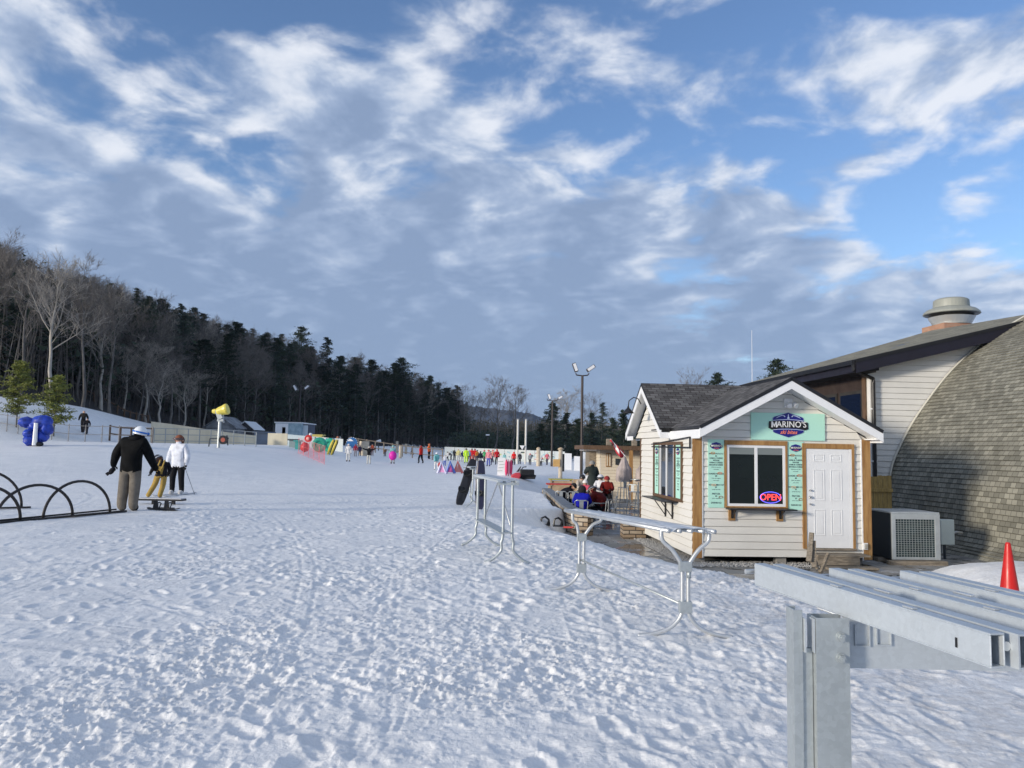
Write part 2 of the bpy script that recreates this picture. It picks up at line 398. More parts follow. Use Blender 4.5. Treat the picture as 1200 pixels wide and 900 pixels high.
m_snow = bpy.data.materials.new('packed_snow'); m_snow.use_nodes = True
t = m_snow.node_tree; b = t.nodes['Principled BSDF']
co = t.nodes.new('ShaderNodeTexCoord'); v = co.outputs['Object']
sp = t.nodes.new('ShaderNodeSeparateXYZ'); LK(t, v, sp.inputs[0])
f1 = noise(t, v, 1.3, 6, 0.65); f2 = noise(t, v, 14, 6, 0.7); f3 = noise(t, v, 60, 4, 0.7)
mx = t.nodes.new('ShaderNodeMix'); mx.data_type = 'RGBA'
mx.inputs[6].default_value = (0.91, 0.905, 0.89, 1); mx.inputs[7].default_value = (0.78, 0.785, 0.785, 1)
LK(t, maprange(t, mathn(t, 'ADD', mathn(t, 'MULTIPLY', f1, .5), mathn(t, 'MULTIPLY', f2, .5)), 0.42, 0.62, 0, 1), mx.inputs[0])
# trodden dirt, only in the worn strip by the racks and the path
dm = mathn(t, 'MULTIPLY', maprange(t, sp.outputs[0], 0.3, 3.2, 0, 1, True), maprange(t, sp.outputs[1], 19, 9, 0, 1, True))
dirt = mathn(t, 'MULTIPLY', dm, maprange(t, mathn(t, 'ADD', mathn(t, 'MULTIPLY', noise(t, v, 1.9, 8, 0.75), .55), mathn(t, 'MULTIPLY', noise(t, v, 9, 6, 0.75), .45)), 0.45, 0.62, 0.0, 0.55))
mx2 = t.nodes.new('ShaderNodeMix'); mx2.data_type = 'RGBA'; LK(t, dirt, mx2.inputs[0]); LK(t, mx.outputs[2], mx2.inputs[6])
mx2.inputs[7].default_value = (0.40, 0.36, 0.32, 1); LK(t, mx2.outputs[2], b.inputs['Base Color'])
b.inputs['Roughness'].default_value = 0.55; b.inputs['Specular IOR Level'].default_value = 0.3
bn = t.nodes.new('ShaderNodeBump'); bn.inputs['Strength'].default_value = 0.5; bn.inputs['Distance'].default_value = 0.025
LK(t, mathn(t, 'ADD', f2, mathn(t, 'MULTIPLY', f3, 0.45)), bn.inputs['Height']); LK(t, bn.outputs[0], b.inputs['Normal'])
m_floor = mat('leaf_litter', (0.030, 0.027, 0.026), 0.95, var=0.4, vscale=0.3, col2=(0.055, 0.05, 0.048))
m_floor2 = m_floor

def polar_sheet(name, angs, rads, material, kind='structure', forest=False, detail=True):
    A, Rr = np.meshgrid(angs, rads, indexing='ij')
    X = Rr*np.sin(A); Y = Rr*np.cos(A)
    Z = Gn(X, Y)
    if detail:
        fade = np.clip(1-(Rr-25)/25, 0.15, 1); Z = Z + ground_detail(X, Y)*fade
    na, nr = A.shape
    px = np.where(Y > 5, 600+900*X/np.maximum(Y, 1), np.where(X < 0, -400, 1500)); ed = np.interp(px, _pp, ED_S)
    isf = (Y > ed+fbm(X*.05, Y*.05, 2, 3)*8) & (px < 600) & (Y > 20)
    vs = np.stack([X, Y, Z], -1).reshape(-1, 3)
    i, j = np.meshgrid(np.arange(na-1), np.arange(nr-1), indexing='ij'); a = (i*nr+j).ravel()
    q = np.stack([a, a+1, a+nr+1, a+nr], -1); ff = isf[:-1, :-1].ravel()
    res = []
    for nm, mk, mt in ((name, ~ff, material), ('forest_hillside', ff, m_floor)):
        fq = q[mk]
        if len(fq) == 0: continue
        used = np.unique(fq); remap = -np.ones(len(vs), int); remap[used] = np.arange(len(used))
        me = bpy.data.meshes.new(nm); me.vertices.add(len(used)); me.vertices.foreach_set('co', vs[used].ravel())
        fr = remap[fq]; me.loops.add(len(fr)*4); me.loops.foreach_set('vertex_index', fr.ravel().astype(np.int32))
        me.polygons.add(len(fr)); me.polygons.foreach_set('loop_start', (np.arange(len(fr))*4).astype(np.int32))
        me.polygons.foreach_set('use_smooth', np.ones(len(fr), bool))
        me.update(calc_edges=True); me.validate(); me.materials.append(mt)
        o = bpy.data.objects.new(nm, me); COL.objects.link(o); o['kind'] = 'structure'; res.append(o)
    return res
QF = 1.0
fr_ang = np.radians(np.linspace(-46, 46, int(900*QF)))
rads = np.concatenate([np.geomspace(0.5, 2.6, 30), np.geomspace(2.63, 30, int(860*QF)), np.geomspace(30.3, 420, 150), np.geomspace(430, 2500, 16)])
polar_sheet('snow_field', fr_ang, rads, m_snow)
rads2 = np.concatenate([np.geomspace(0.5, 30, 150), np.geomspace(30.3, 420, 60), np.geomspace(430, 2500, 10)])
polar_sheet('snow_field', np.radians(np.linspace(46, 314, 240)), rads2, m_snow)
# ------------------------------------------------------------------ hut frame: u to the right, v away from the camera
DA = R(3.56)
Rv = Vector((math.cos(DA), math.sin(DA), 0)); Dv = Vector((-math.sin(DA), math.cos(DA), 0))
def L(u, v, z=0.0): return Rv*u + Dv*v + Vector((0, 0, z))
FZ = -0.72      # paved level

m_side = mat('vinyl_siding', (0.74, 0.72, 0.665), 0.5, var=0.06, vscale=1.5, bump=0.05, bscale=60)
m_side2 = mat('white_siding', (0.76, 0.75, 0.71), 0.5, var=0.07, vscale=1.2)
m_cream = mat('cream_siding', (0.74, 0.66, 0.52), 0.6, var=0.08, vscale=1.5)
m_trim = mat('white_trim', (0.80, 0.81, 0.82), 0.4, var=0.04, vscale=3)
m_wood = mat('pine_trim', (0.42, 0.24, 0.085), 0.65, col2=(0.27, 0.135, 0.045), vscale=3, stretch=(6, 6, 0.7), bump=0.15, bscale=30)
m_woodd = mat('dark_stained_wood', (0.13, 0.075, 0.04), 0.6, var=0.4, vscale=6, stretch=(5, 5, 0.8))
m_weath = mat('weathered_wood', (0.26, 0.22, 0.17), 0.85, var=0.45, vscale=5, stretch=(1, 6, 6), bump=0.3)
m_black = mat('black_metal', (0.012, 0.012, 0.014), 0.4, var=0.3, vscale=5)
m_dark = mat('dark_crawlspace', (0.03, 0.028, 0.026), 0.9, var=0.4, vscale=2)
m_mint = mat('mint_board', (0.47, 0.80, 0.67), 0.45, var=0.04, vscale=1.2)
m_navy = mat('navy_paint', (0.010, 0.012, 0.20), 0.4)
m_whitep = mat('white_paint', (0.82, 0.82, 0.82), 0.4)
m_ink = mat('dark_ink', (0.03, 0.035, 0.05), 0.6)
m_salmon = mat('salmon_paint', (0.85, 0.22, 0.16), 0.5)
m_blackp = mat('black_paint', (0.01, 0.01, 0.01), 0.4)
m_glass = mat('dark_window_glass', (0.006, 0.011, 0.010), 0.03, spec=0.32, var=0.3, vscale=0.8)
m_chrome = mat('brushed_steel', (0.6, 0.6, 0.6), 0.25, metal=1.0)
m_galv = mat('galvanised_steel', (0.46, 0.50, 0.51), 0.42, metal=0.55, var=0.08, vscale=4, bump=0.04, bscale=60)
m_galvp = mat('silver_painted_steel', (0.50, 0.545, 0.58), 0.36, metal=0.30, var=0.04, vscale=3, bump=0.05, bscale=70)
for m_ in (m_galv, m_galvp):      # crystalline zinc spangle and light scratches
    t = m_.node_tree; b = t.nodes['Principled BSDF']; co = t.nodes.new('ShaderNodeTexCoord'); vo = t.nodes.new('ShaderNodeTexVoronoi'); vo.inputs['Scale'].default_value = 55; LK(t, co.outputs['Object'], vo.inputs['Vector'])
    sc_ = t.nodes.new('ShaderNodeMapping'); sc_.inputs['Scale'].default_value = (3, 3, 120); LK(t, co.outputs['Object'], sc_.inputs[0]); sn_ = noise(t, sc_.outputs[0], 1.0, 5, .7)
    g_ = t.nodes.new('ShaderNodeSeparateColor'); LK(t, vo.outputs['Color'], g_.inputs[0]); mu = t.nodes.new('ShaderNodeMix'); mu.data_type = 'RGBA'; mu.blend_type = 'MULTIPLY'; mu.inputs[0].default_value = 1
    src = b.inputs['Base Color'].links[0].from_socket; LK(t, src, mu.inputs[6]); k = .09 if m_ is m_galv else .05
    LK(t, mathn(t, 'ADD', maprange(t, g_.outputs[0], 0, 1, 1-k, 1.03), mathn(t, 'MULTIPLY', mathn(t, 'SUBTRACT', sn_, .5), .10)), mu.inputs[7]); LK(t, mu.outputs[2], b.inputs['Base Color'])
    LK(t, mathn(t, 'ADD', maprange(t, g_.outputs[1], 0, 1, .30, .46), mathn(t, 'MULTIPLY', sn_, .1)), b.inputs['Roughness'])
m_alu = mat('satin_tube_steel', (0.60, 0.62, 0.63), 0.38, metal=0.6, var=0.12, vscale=9)
m_concrete = mat('concrete', (0.34, 0.33, 0.31), 0.9, var=0.25, vscale=3, bump=0.2)
m_shingle = brickmat('grey_shingles', (0.07, 0.068, 0.066), (0.18, 0.176, 0.17), (0.03, 0.018, 0.018), 0.22, 0.115, 0.008)
m_shingle2 = brickmat('weathered_shingles', (0.185, 0.18, 0.148), (0.33, 0.32, 0.265), (0.06, 0.058, 0.05), 0.17, 0.125, 0.005, bias=-0.05, var=0.28)
m_shingle3 = brickmat('brown_roof_shingles', (0.20, 0.185, 0.14), (0.34, 0.32, 0.24), (0.10, 0.09, 0.08), 0.30, 0.15, 0.006)
m_stone = brickmat('stacked_stone', (0.34, 0.24, 0.15), (0.50, 0.43, 0.34), (0.06, 0.05, 0.045), 0.34, 0.10, 0.012, var=0.5, dist=0.02)
m_brick = brickmat('orange_brick', (0.42, 0.22, 0.14), (0.48, 0.27, 0.18), (0.38, 0.27, 0.2), 0.22, 0.07, 0.008, bump=0.2)
m_foil = mat('silver_wrap', (0.55, 0.56, 0.58), 0.3, metal=0.9, var=0.2)
m_red = mat('red_plastic', (0.55, 0.012, 0.008), 0.4, var=0.06)

def uvquad(mb, pts, mi=0, sc=1.0, o=(0, 0)):
    """quad with metric uv: u along pts0->pts1, v along pts1->pts2"""
    p = [Vector(q) for q in pts]; e = (p[1]-p[0]); ln = e.length; e.normalize(); n = e.cross(p[-1]-p[0])
    h = n.cross(e).normalized() if n.length > 0 else Vector((0, 0, 1))
    uvs = [(o[0]+(q-p[0]).dot(e)*sc, o[1]+(q-p[0]).dot(h)*sc) for q in p]
    mb.add(p, [tuple(range(len(p)))], mi, [uvs])
def siding(mb, org, right, normal, z0, z1, xl, xr, course=0.155, lip=0.018, mi=0):
    """lap siding courses as real wedge strips. xl(z), xr(z) give the extents"""
    org = Vector(org); right = Vector(right); normal = Vector(normal); z = z0
    while z < z1-1e-4:
        zt = min(z+course, z1)
        a0, b0, a1, b1 = xl(z), xr(z), xl(zt), xr(zt)
        if b0-a0 > 0.01:
            if b1 < a1: a1 = b1 = (a1+b1)/2
            g = Vector((0,0,-.013))
            p = [org+right*a0+Vector((0,0,z))+normal*lip, org+right*b0+Vector((0,0,z))+normal*lip,
                 org+right*b1+Vector((0,0,zt))+g+normal*0.003, org+right*a1+Vector((0,0,zt))+g+normal*0.003,
                 org+right*a0+Vector((0,0,z))-normal*0.022, org+right*b0+Vector((0,0,z))-normal*0.022,
                 org+right*b1+Vector((0,0,zt))+g-normal*0.022, org+right*a1+Vector((0,0,zt))+g-normal*0.022,
                 org+right*a1+Vector((0,0,zt))-normal*0.022, org+right*b1+Vector((0,0,zt))-normal*0.022]
            mb.add(p, [(0,1,2,3), (4,5,1,0), (3,2,6,7), (7,6,9,8)], mi)
        z = zt
def text_mesh(name, body, size, mats, parent, loc, rot, align='CENTER', extrude=0.002, shear=0.0, sx=1.0, bold=0.0, spacing=1.0):
    cu = bpy.data.curves.new(name, 'FONT'); cu.body = body; cu.size = size; cu.align_x = align; cu.align_y = 'CENTER'
    cu.extrude = extrude; cu.shear = shear; cu.offset = bold; cu.space_character = spacing; cu.resolution_u = 3
    tmp = bpy.data.objects.new('tmp', cu); COL.objects.link(tmp)
    dg = bpy.context.evaluated_depsgraph_get(); me = bpy.data.meshes.new_from_object(tmp.evaluated_get(dg))
    bpy.data.objects.remove(tmp); me.materials.clear(); me.materials.append(mats); me.name = name
    o = bpy.data.objects.new(name, me); COL.objects.link(o); o.parent = parent; o.location = loc; o.rotation_euler = rot; o.scale = (sx, 1, 1)
    return o

# ================================================================== the food hut
hut = thing('food_hut', 'small cream sided food hut with dark shingle roof, mint sign and white door', 'hut', L(4.82, 15.9, FZ), DA)
def H(u, v, z): return Vector((u-4.82, v-15.9, z-FZ))   # frame -> hut local
U0, U1, V0, V1 = 4.82, 8.64, 15.9, 20.6
ZB, ZT = -0.56, 1.93
PKU = 6.73; PKZ = 2.98      # inside peak of the front gable
# wall: sided front with gable, sided left, plain others
w = MB()
def gz(z): return max(0.0, (z-ZT)/(PKZ-ZT))
siding(w, H(0, V0, 0)-Vector((0, 0, 0)), (1,0,0), (0,-1,0), ZB, PKZ, lambda z: U0+0.18 if z < ZT-.001 else U0+gz(z)*(PKU-U0), lambda z: U1-0.18 if z < ZT-.001 else U1-gz(z)*(U1-PKU))
# left wall with the cross gable triangle
VM = 19.5; 
siding(w, H(U0, 0, 0), (0,1,0), (-1,0,0), ZB, ZT, lambda z: V0+0.02, lambda z: V1)
siding(w, H(U0, 0, 0), (0,1,0), (-1,0,0), ZT, 3.02, lambda z: 17.75+(z-ZT)/(3.02-ZT)*(VM-17.75), lambda z: 21.2-(z-ZT)/(3.02-ZT)*(21.2-VM))
w.add([H(U1,V0,ZB),H(U1,V1,ZB),H(U1,V1,ZT),H(U1,V0,ZT)], [(0,1,2,3)])
w.add([H(U0,V1,ZB),H(U1,V1,ZB),H(U1,V1,ZT),H(U0,V1,ZT)], [(0,3,2,1)])
wo = w.build('wall', m_side, hut)
# the core of the wall behind the strips
k = MB(); e = 0.03
k.prism([H(U0+e,V0+e,ZB), H(U1-e,V0+e,ZB), H(U1-e,V0+e,ZT), H(PKU,V0+e,PKZ-.02), H(U0+e,V0+e,ZT)], (0,0.10,0))
k.box(*H(U0+e,V0+.14,ZB), *H(U0+.12,V1-.02,ZT)); k.build('wall_core', m_side, wo)
# crawl space: floor frame, posts, and a near-black block standing in for the shade
fr = MB(); fr.box(*H(U0+.15,V0+.5,ZB-.02), *H(U1-.1,V1-.1,ZB+.05)); fr.box(*H(U0+.5,V0+.9,FZ-.1), *H(U1-.3,V1-.3,ZB-.02)); fr.build('floor_frame_dark_fill', m_dark, hut)
for (uu, vv) in ((5.0,16.12),(8.40,16.12),(6.75,16.12),(4.97,18.2),(4.97,20.3)):
    pb = MB(); pb.box(*H(uu-.10,vv-.10,FZ-.15), *H(uu+.10,vv+.10,ZB+.0)); pb.build('foundation_block', m_concrete, hut)
# corner boards (local z)
def hb(u0,v0,z0,u1,v1,z1,name,m,parent=hut,bev=0.0):
    q = MB(); q.box(*H(u0,v0,z0), *H(u1,v1,z1)); return q.build(name, m, parent, bevel=bev)
for (a, b_) in ((U0-.004, U0+.18), (U1-.18, U1+.004)):
    hb(a, V0-.035, ZB-.04, b_, V0+.03, ZT-.01, 'corner_post', m_wood)
hb(U0+.181, V0-.03, ZB-.03, U0+.205, V0+.0, ZT-.01, 'corner_strip', m_trim); hb(U1-.205, V0-.03, ZB-.05, U1-.181, V0, ZT-.01, 'corner_strip', m_trim)
hb(U0-.03, V1-.06, ZB, U0+.02, V1+.02, ZT, 'corner_strip', m_woodd)
# roofs: front gable along depth and taller cross gable at the back
ZE = 2.13; ZP = 3.17; OV = 15.38
rf = MB()
def slab(mb, p, th=0.07):
    """roof slab from 4 corners (eave a, eave b, ridge b, ridge a)"""
    p = [Vector(q) for q in p]; n = (p[1]-p[0]).cross(p[3]-p[0]).normalized()
    if n.z < 0: n = -n
    uvquad(mb, p if (p[1]-p[0]).cross(p[3]-p[0]).z > 0 else [p[1],p[0],p[3],p[2]], 0)
    q = [x-n*th for x in p]
    mb.add(p+q, [(4,5,6,7),(0,4,5,1),(1,5,6,2),(2,6,7,3),(3,7,4,0)], 1)
slab(rf, [H(U0-.03,19.4,ZE), H(U0-.03,OV-.02,ZE), H(PKU,OV-.02,ZP), H(PKU,19.4,ZP)])
slab(rf, [H(U1+.03,OV-.02,ZE-.02), H(U1+.03,19.4,ZE-.02), H(PKU,19.4,ZP+.001), H(PKU,OV-.02,ZP+.001)])
ZP2 = 3.33; UL = U0-.27
slab(rf, [H(UL,17.55,ZE), H(U1+.2,17.55,ZE), H(U1+.2,VM,ZP2), H(UL,VM,ZP2)])
slab(rf, [H(U1+.2,21.4,ZE), H(UL,21.4,ZE), H(UL,VM,ZP2+.001), H(U1+.2,VM,ZP2+.001)])
rf.build('roof', [m_shingle, m_black], hut)
# white fascias: front rakes, eave returns, cross gable rakes, soffits
def board(mb, a, b_, h, th, mi=0): mb.bar(a, b_, th, h, mi)
fa = MB()
def rake(mb, p0, p1, drp, dirn, th):
    """vertical board hanging drp below the line p0-p1, thickness th along dirn"""
    p0 = Vector(p0); p1 = Vector(p1); d = Vector((0,0,-drp)); mb.prism([p0, p1, p1+d, p0+d], Vector(dirn)*th)
rake(fa, H(U0-.02,OV-.01,ZE-.055), H(PKU,OV-.01,ZP-.055), 0.19, (0,1,0), 0.03)
rake(fa, H(U1+.02,OV-.01,ZE-.075), H(PKU,OV-.01,ZP-.055), 0.19, (0,1,0), 0.03)
fa.build('front_rake_board', m_trim, hut)
fb = MB()
fb.box(*H(U0-.03,OV+.02,ZE-.26), *H(U0-.0,17.6,ZE-.075)); fb.build('eave_board', m_trim, hut); fb = MB(); fb.box(*H(U1,OV+.02,ZE-.28), *H(U1+.03,19.4,ZE-.09))
fb.build('eave_board', m_trim, hut); fb = MB(); fb.box(*H(U0,OV+.02,ZT+.0), *H(U0+.12,V0-.02,ZT+.02)); fb.build('eave_return', m_trim, hut); fb = MB(); fb.box(*H(U1-.12,OV+.02,ZT-.02), *H(U1,V0-.02,ZT+.0))
fb.build('eave_return', m_trim, hut)
sfl = []
for (a, b_) in ((U0, PKU), (U1, PKU)):
    za, zb = ZE-.17, ZP-.17
    sf = MB(); sf.prism([H(a,OV+.02,za-.02), H(b_,OV+.02,zb-.02), H(b_,V0,zb-.02), H(a,V0,za-.02)], (0,0,.015)); sf.build('soffit', m_trim, hut)
sf = MB(); sf.prism([H(UL+.03,17.6,ZE-.16), H(UL+.03,VM,ZP2-.16), H(U0,VM,ZP2-.16), H(U0,17.6,ZE-.16)], (0,0,.015))
sf.prism([H(UL+.03,21.35,ZE-.16), H(UL+.03,VM,ZP2-.16), H(U0,VM,ZP2-.16), H(U0,21.35,ZE-.16)], (0,0,.015))
sf.build('soffit', m_trim, hut)
cg = MB()
rake(cg, H(UL,17.56,ZE-.055), H(UL,VM,ZP2-.055), 0.19, (1,0,0), 0.03); rake(cg, H(UL,21.38,ZE-.055), H(UL,VM,ZP2-.055), 0.19, (1,0,0), 0.03)
cg.box(*H(UL+.03,17.56,ZE-.24), *H(U0-.03,17.6,ZE-.10)); cg.box(*H(U0+.0,V1+.02,ZT-.06), *H(U1,21.3,ZT-.03))
cg.box(*H(UL+.03,V1+.02,ZT-.06), *H(UL+.05,21.3,ZT+.05))
cg.build('gable_rake_board', m_trim, hut)

# front window with wooden surround
def P2(px, py, v):   # pixel -> (u, z) on plane at frame distance v
    d = ray(px, py); tt = v/(d.x*Dv.x+d.y*Dv.y); p = d*tt; return (p.dot(Rv), CAMZ+d.z*tt)
def rect(x0, y0, x1, y1, v=V0):
    a = P2(x0, (y0+y1)/2, v)[0]; b_ = P2(x1, (y0+y1)/2, v)[0]; zt = P2((x0+x1)/2, y0, v)[1]; zb = P2((x0+x1)/2, y1, v)[1]
    return a, b_, zb, zt
wu0, wu1, wz0, wz1 = rect(848.5, 516.5, 922, 595)
win = MB(); F = V0-.055
win.box(*H(wu0,F,wz1-.095), *H(wu1,V0,wz1)); win.box(*H(wu0,F,wz0), *H(wu1,V0,wz0+.03))
win.box(*H(wu0,F+.003,wz0+.03), *H(wu0+.045,V0,wz1-.095)); win.box(*H(wu1-.045,F+.003,wz0+.03), *H(wu1,V0,wz1-.095))
wf = win.build('window', m_wood, hut, bevel=0.003)
a0, a1, b0, b1 = wu0+.045, wu1-.045, wz0+.03, wz1-.095; mid_ = (a0+a1)/2
fr = MB(); T = 0.055
for q in ((a0,b0,a0+T,b1),(a1-T,b0,a1,b1),(a0+T,b1-T,a1-T,b1),(a0+T,b0,a1-T,b0+T),(mid_-.032,b0+T,mid_+.032,b1-T)):
    fr.box(*H(q[0],V0-.04,q[1]), *H(q[2],V0+.03,q[3]))
fr.build('window_frame', m_trim, wf, bevel=0.002)
for (q0, q1) in ((a0+T, mid_-.032), (mid_+.032, a1-T)):
    g = MB(); g.box(*H(q0,V0-.026,b0+T), *H(q1,V0-.004,b1-T)); g.build('pane', m_glass, wf)
    g = MB(); g.box(*H(q0,V0-.030,b1-T-.14), *H(q1,V0-.0265,b1-T)); 
    for s_ in range(5): g.box(*H(q0+.002,V0-.0335,b1-T-.14+s_*.028), *H(q1-.002,V0-.0305,b1-T-.14+s_*.028+.008))
    g.build('window_blind', mat('grey_blind', (0.20, 0.23, 0.23), 0.6), wf)
# neon sign inside the right pane
m_neonr = mat('red_neon', (1.0, 0.06, 0.05), 0.5, emit=1.2); m_neonb = mat('blue_neon', (0.12, 0.12, 0.9), 0.5, emit=0.9)
nu = (mid_+a1)/2-.01; nz = b0+T+.135
nb = MB(); pts = [H(nu+.225*math.cos(q), V0-.040, nz+.115*math.sin(q)) for q in np.linspace(0, 2*math.pi, 40)]
nb.tube(pts, 0.008, 6, cap=False); nb.build('neon_border', m_neonb, wf)
nbp = MB(); nbp.prism([H(nu+.215*math.cos(q), V0-.034, nz+.105*math.sin(q)) for q in np.linspace(0, 2*math.pi, 25)[:-1]], (0,.004,0)); nbp.build('neon_backing', mat('navy_acrylic', (0.01,0.012,0.09), 0.3), wf)
text_mesh('neon_lettering', 'OPEN', 0.185, m_neonr, wf, H(nu, V0-.046, nz), (R(90),0,0), extrude=0.004, bold=0.0, sx=0.95)
# shelf + brackets
sh = MB(); su0, _, _, _ = rect(850, 595, 930, 597); su1 = rect(850,595,927.5,597)[1]
sh.box(*H(su0,V0-.30,wz0-.035), *H(su1,V0-.02,wz0-.008)); sho = sh.build('serving_shelf', m_black, hut)
for xx in (857, 913):
    uu = P2(xx, 600, V0)[0]; q = MB(); q.box(*H(uu-.07,V0-.045,wz0-.27), *H(uu+.07,V0-.012,wz0-.04)); q.build('bracket_block', m_wood, sho)
    q = MB(); q.box(*H(uu-.022,V0-.065,wz0-.22), *H(uu+.022,V0-.046,wz0-.037)); q.bar(H(uu,V0-.06,wz0-.20), H(uu,V0-.27,wz0-.045), .025, .012); q.build('shelf_bracket', m_black, sho)
# sign board and its badge
s0, s1, sz0, sz1 = rect(879.3, 484.3, 965.5, 516)
sb = MB(); sb.box(*H(s0,V0-.045,sz0), *H(s1,V0-.012,sz1)); sgn = sb.build('sign_board', m_mint, hut, bevel=0.002)
def badge(parent, cu, cz, wd, v, detail=True, nm='badge', left=False):
    """hexagonal badge with ribbon; wd = width of the hexagon"""
    def q(x, z, dd=0.0):
        return H(cu+x*wd, v-dd, cz+z*wd) if not left else H(U0-(v)-dd, cu-x*wd, cz+z*wd)
    nrm = (0,-0.004,0) if not left else (-0.004,0,0)
    hexo = [(-.5,-.22),(-.44,-.26),(0,-.395),(.44,-.26),(.5,-.22),(.5,.22),(.44,.26),(0,.395),(-.44,.26),(-.5,.22)]
    m_ = MB(); m_.prism([q(x*1.03, z*1.03, 0) for x, z in hexo], nrm); bo = m_.build(nm, mat('pale_blue_edge', (0.35,0.45,0.6), .5), parent)
    m_ = MB(); m_.prism([q(x, z, .004) for x, z in hexo], nrm); m_.build('badge_field', m_navy, bo)
    m_ = MB(); rb = [(-.66,-.10),(-.56,-.16),(-.3,-.115),(0,-.105),(.3,-.115),(.56,-.16),(.66,-.12),(.64,.09),(.3,.13),(0,.145),(-.3,.13),(-.64,.11)]
    m_.prism([q(x*1.0, z, .008) for x, z in rb], nrm); m_.build('ribbon', m_blackp, bo)
    if detail:
        m_ = MB()
        m_.prism([q(x, z, .012) for x, z in ((-.52,.13),(-.3,.155),(0,.17),(.3,.155),(.52,.13),(.52,.145),(.3,.172),(0,.187),(-.3,.172),(-.52,.145))], nrm)
        m_.prism([q(x, -z-.0, .012) for x, z in ((-.50,.155),(-.3,.135),(0,.125),(.3,.135),(.50,.155),(.50,.17),(.3,.15),(0,.14),(-.3,.15),(-.50,.17))], nrm)
        for s_ in (-1, 1):   # snowy ridges
            m_.prism([q(s_*x, z, .012) for x, z in ((.12,.25),(.17,.30),(.23,.285),(.27,.27),(.31,.255),(.42,.205),(.36,.255),(.30,.285),(.22,.315),(.15,.315),(.10,.275))], nrm)
        m_.prism([q(x, z, .012) for x, z in ((-.035,.20),(.035,.20),(.03,.24),(.012,.26),(.012,.34),(0,.355),(-.012,.34),(-.012,.26),(-.03,.24))], nrm)
        m_.build('badge_ridge', mat('pale_blue_ink', (0.55,0.65,0.85), .5), bo)
    rot = (R(90),0,0) if not left else (R(90),0,R(-90))
    text_mesh('badge_lettering', "ARINO'S", wd*.275, m_whitep, bo, q(0.105,.012,.014), rot, bold=wd*.002, sx=.93, spacing=1.03, extrude=.001)
    m_ = MB(); x0, x1, zb0, zt0, sw = -.565, -.375, -.083, .110, .045; xm = (x0+x1)/2
    for pl in ([(x0,zb0),(x0+sw,zb0),(x0+sw,zt0),(x0,zt0)], [(x1-sw,zb0),(x1,zb0),(x1,zt0),(x1-sw,zt0)], [(x0+sw,zt0),(x0+sw,zt0-.085),(xm,zb0+.005),(xm,zb0+.085)], [(x1-sw,zt0),(xm,zb0+.085),(xm,zb0+.005),(x1-sw,zt0-.085)]):
        m_.prism([q(x, z, .014) for x, z in pl], nrm)
    m_.build('badge_initial', m_whitep, bo)
    text_mesh('badge_script', "ski bites", wd*.17, m_salmon, bo, q(.0,-.235,.014), rot, shear=0.35, bold=wd*.003, extrude=.001)
bc = P2(922.5, 498.7, V0); badge(sgn, bc[0], bc[1]+.01, 0.655, V0-.05)
# menu boards
LINES = [("BAKED POTATO",1),("$6",2),("HAM & CHEESE",1),("VEGGIE",1),("HAM & CHEESE",1),("BACON & CHEESE",3),("cheddar, sour cream, chives",4),("and butter",4),("",0),("LOADED NACHOS",3),("$8",2),("cheese, salsa, jalapenos",4),("sour cream",4),("",0),("HOT COMBO CUP",3),("$7",2),("served with chips",4),("",0),("PRETZEL",3),("$5",2),("salt or cinnamon",4),("",0),("DRINKS $3",3)]
def menu(x0, y0, x1, y1, nm='menu_board'):
    a, b_, z0, z1 = rect(x0, y0, x1, y1); mb_ = MB(); mb_.box(*H(a,V0-.030,z0), *H(b_,V0-.010,z1)); mo = mb_.build(nm, m_mint, hut)
    c = (a+b_)/2; badge(mo, c, z1-.135, 0.20, V0-.035, False, 'small_badge')
    z = z1-.30; st = (z-(z0+.10))/(len(LINES)-1)
    for tx, kd in LINES:
        if kd:
            sz = {1:.042, 2:.04, 3:.046, 4:.026}[kd]
            text_mesh('menu_lettering', tx, sz, m_ink, mo, H(c, V0-.032, z), (R(90),0,0), bold=.0008 if kd != 4 else 0, sx=min(1.0, (b_-a-.03)/(len(tx)*sz*.62)), extrude=.0005)
        z -= st
    for (fx, fz, cc) in ((-.07, .80, (0.6,0.25,0.06)), (.08, .505, (0.75,0.2,0.08)), (-.05, .33, (0.8,0.5,0.3)), (.10, .155, (0.25,0.12,0.05))):
        q = MB(); q.tube([H(c+fx+.045*math.cos(w_), V0-.033, z0+(z1-z0)*fz+.02*math.sin(w_)) for w_ in np.linspace(0, 6.0, 12)], .006, 5); q.build('food_picture', mat('food_ink%d' % int(fz*100), cc, .6), mo)
menu(829.3, 515.0, 848.0, 594.8); menu(922.6, 517.5, 941.2, 597.5)
# door
du0, du1, dz0, dz1 = rect(944.3, 526.3, 995, 642.0)
dr = MB(); dr.box(*H(du0,V0-.035,dz0), *H(du1,V0+.03,dz1)); door = dr.build('door', m_trim, hut, bevel=0.004)
W_ = du1-du0; Hh = dz1-dz0
for (x0, x1) in ((.17,.42),(.56,.82)):
    for (q0, q1) in ((.87,.945),(.475,.79),(.125,.385)):
        pn = MB(); A0, A1, B0, B1 = du0+W_*x0, du0+W_*x1, dz0+Hh*q0, dz0+Hh*q1
        t_ = .018; 
        for r_ in ((A0,B0,A1,B0+t_),(A0,B1-t_,A1,B1),(A0,B0+t_,A0+t_,B1-t_),(A1-t_,B0+t_,A1,B1-t_)): pn.box(*H(r_[0],V0-.043,r_[1]), *H(r_[2],V0-.036,r_[3]))
        pn.box(*H(A0+.045,V0-.041,B0+.045), *H(A1-.045,V0-.036,B1-.045))
        pn.build('door_panel', m_trim, door, bevel=0.003)
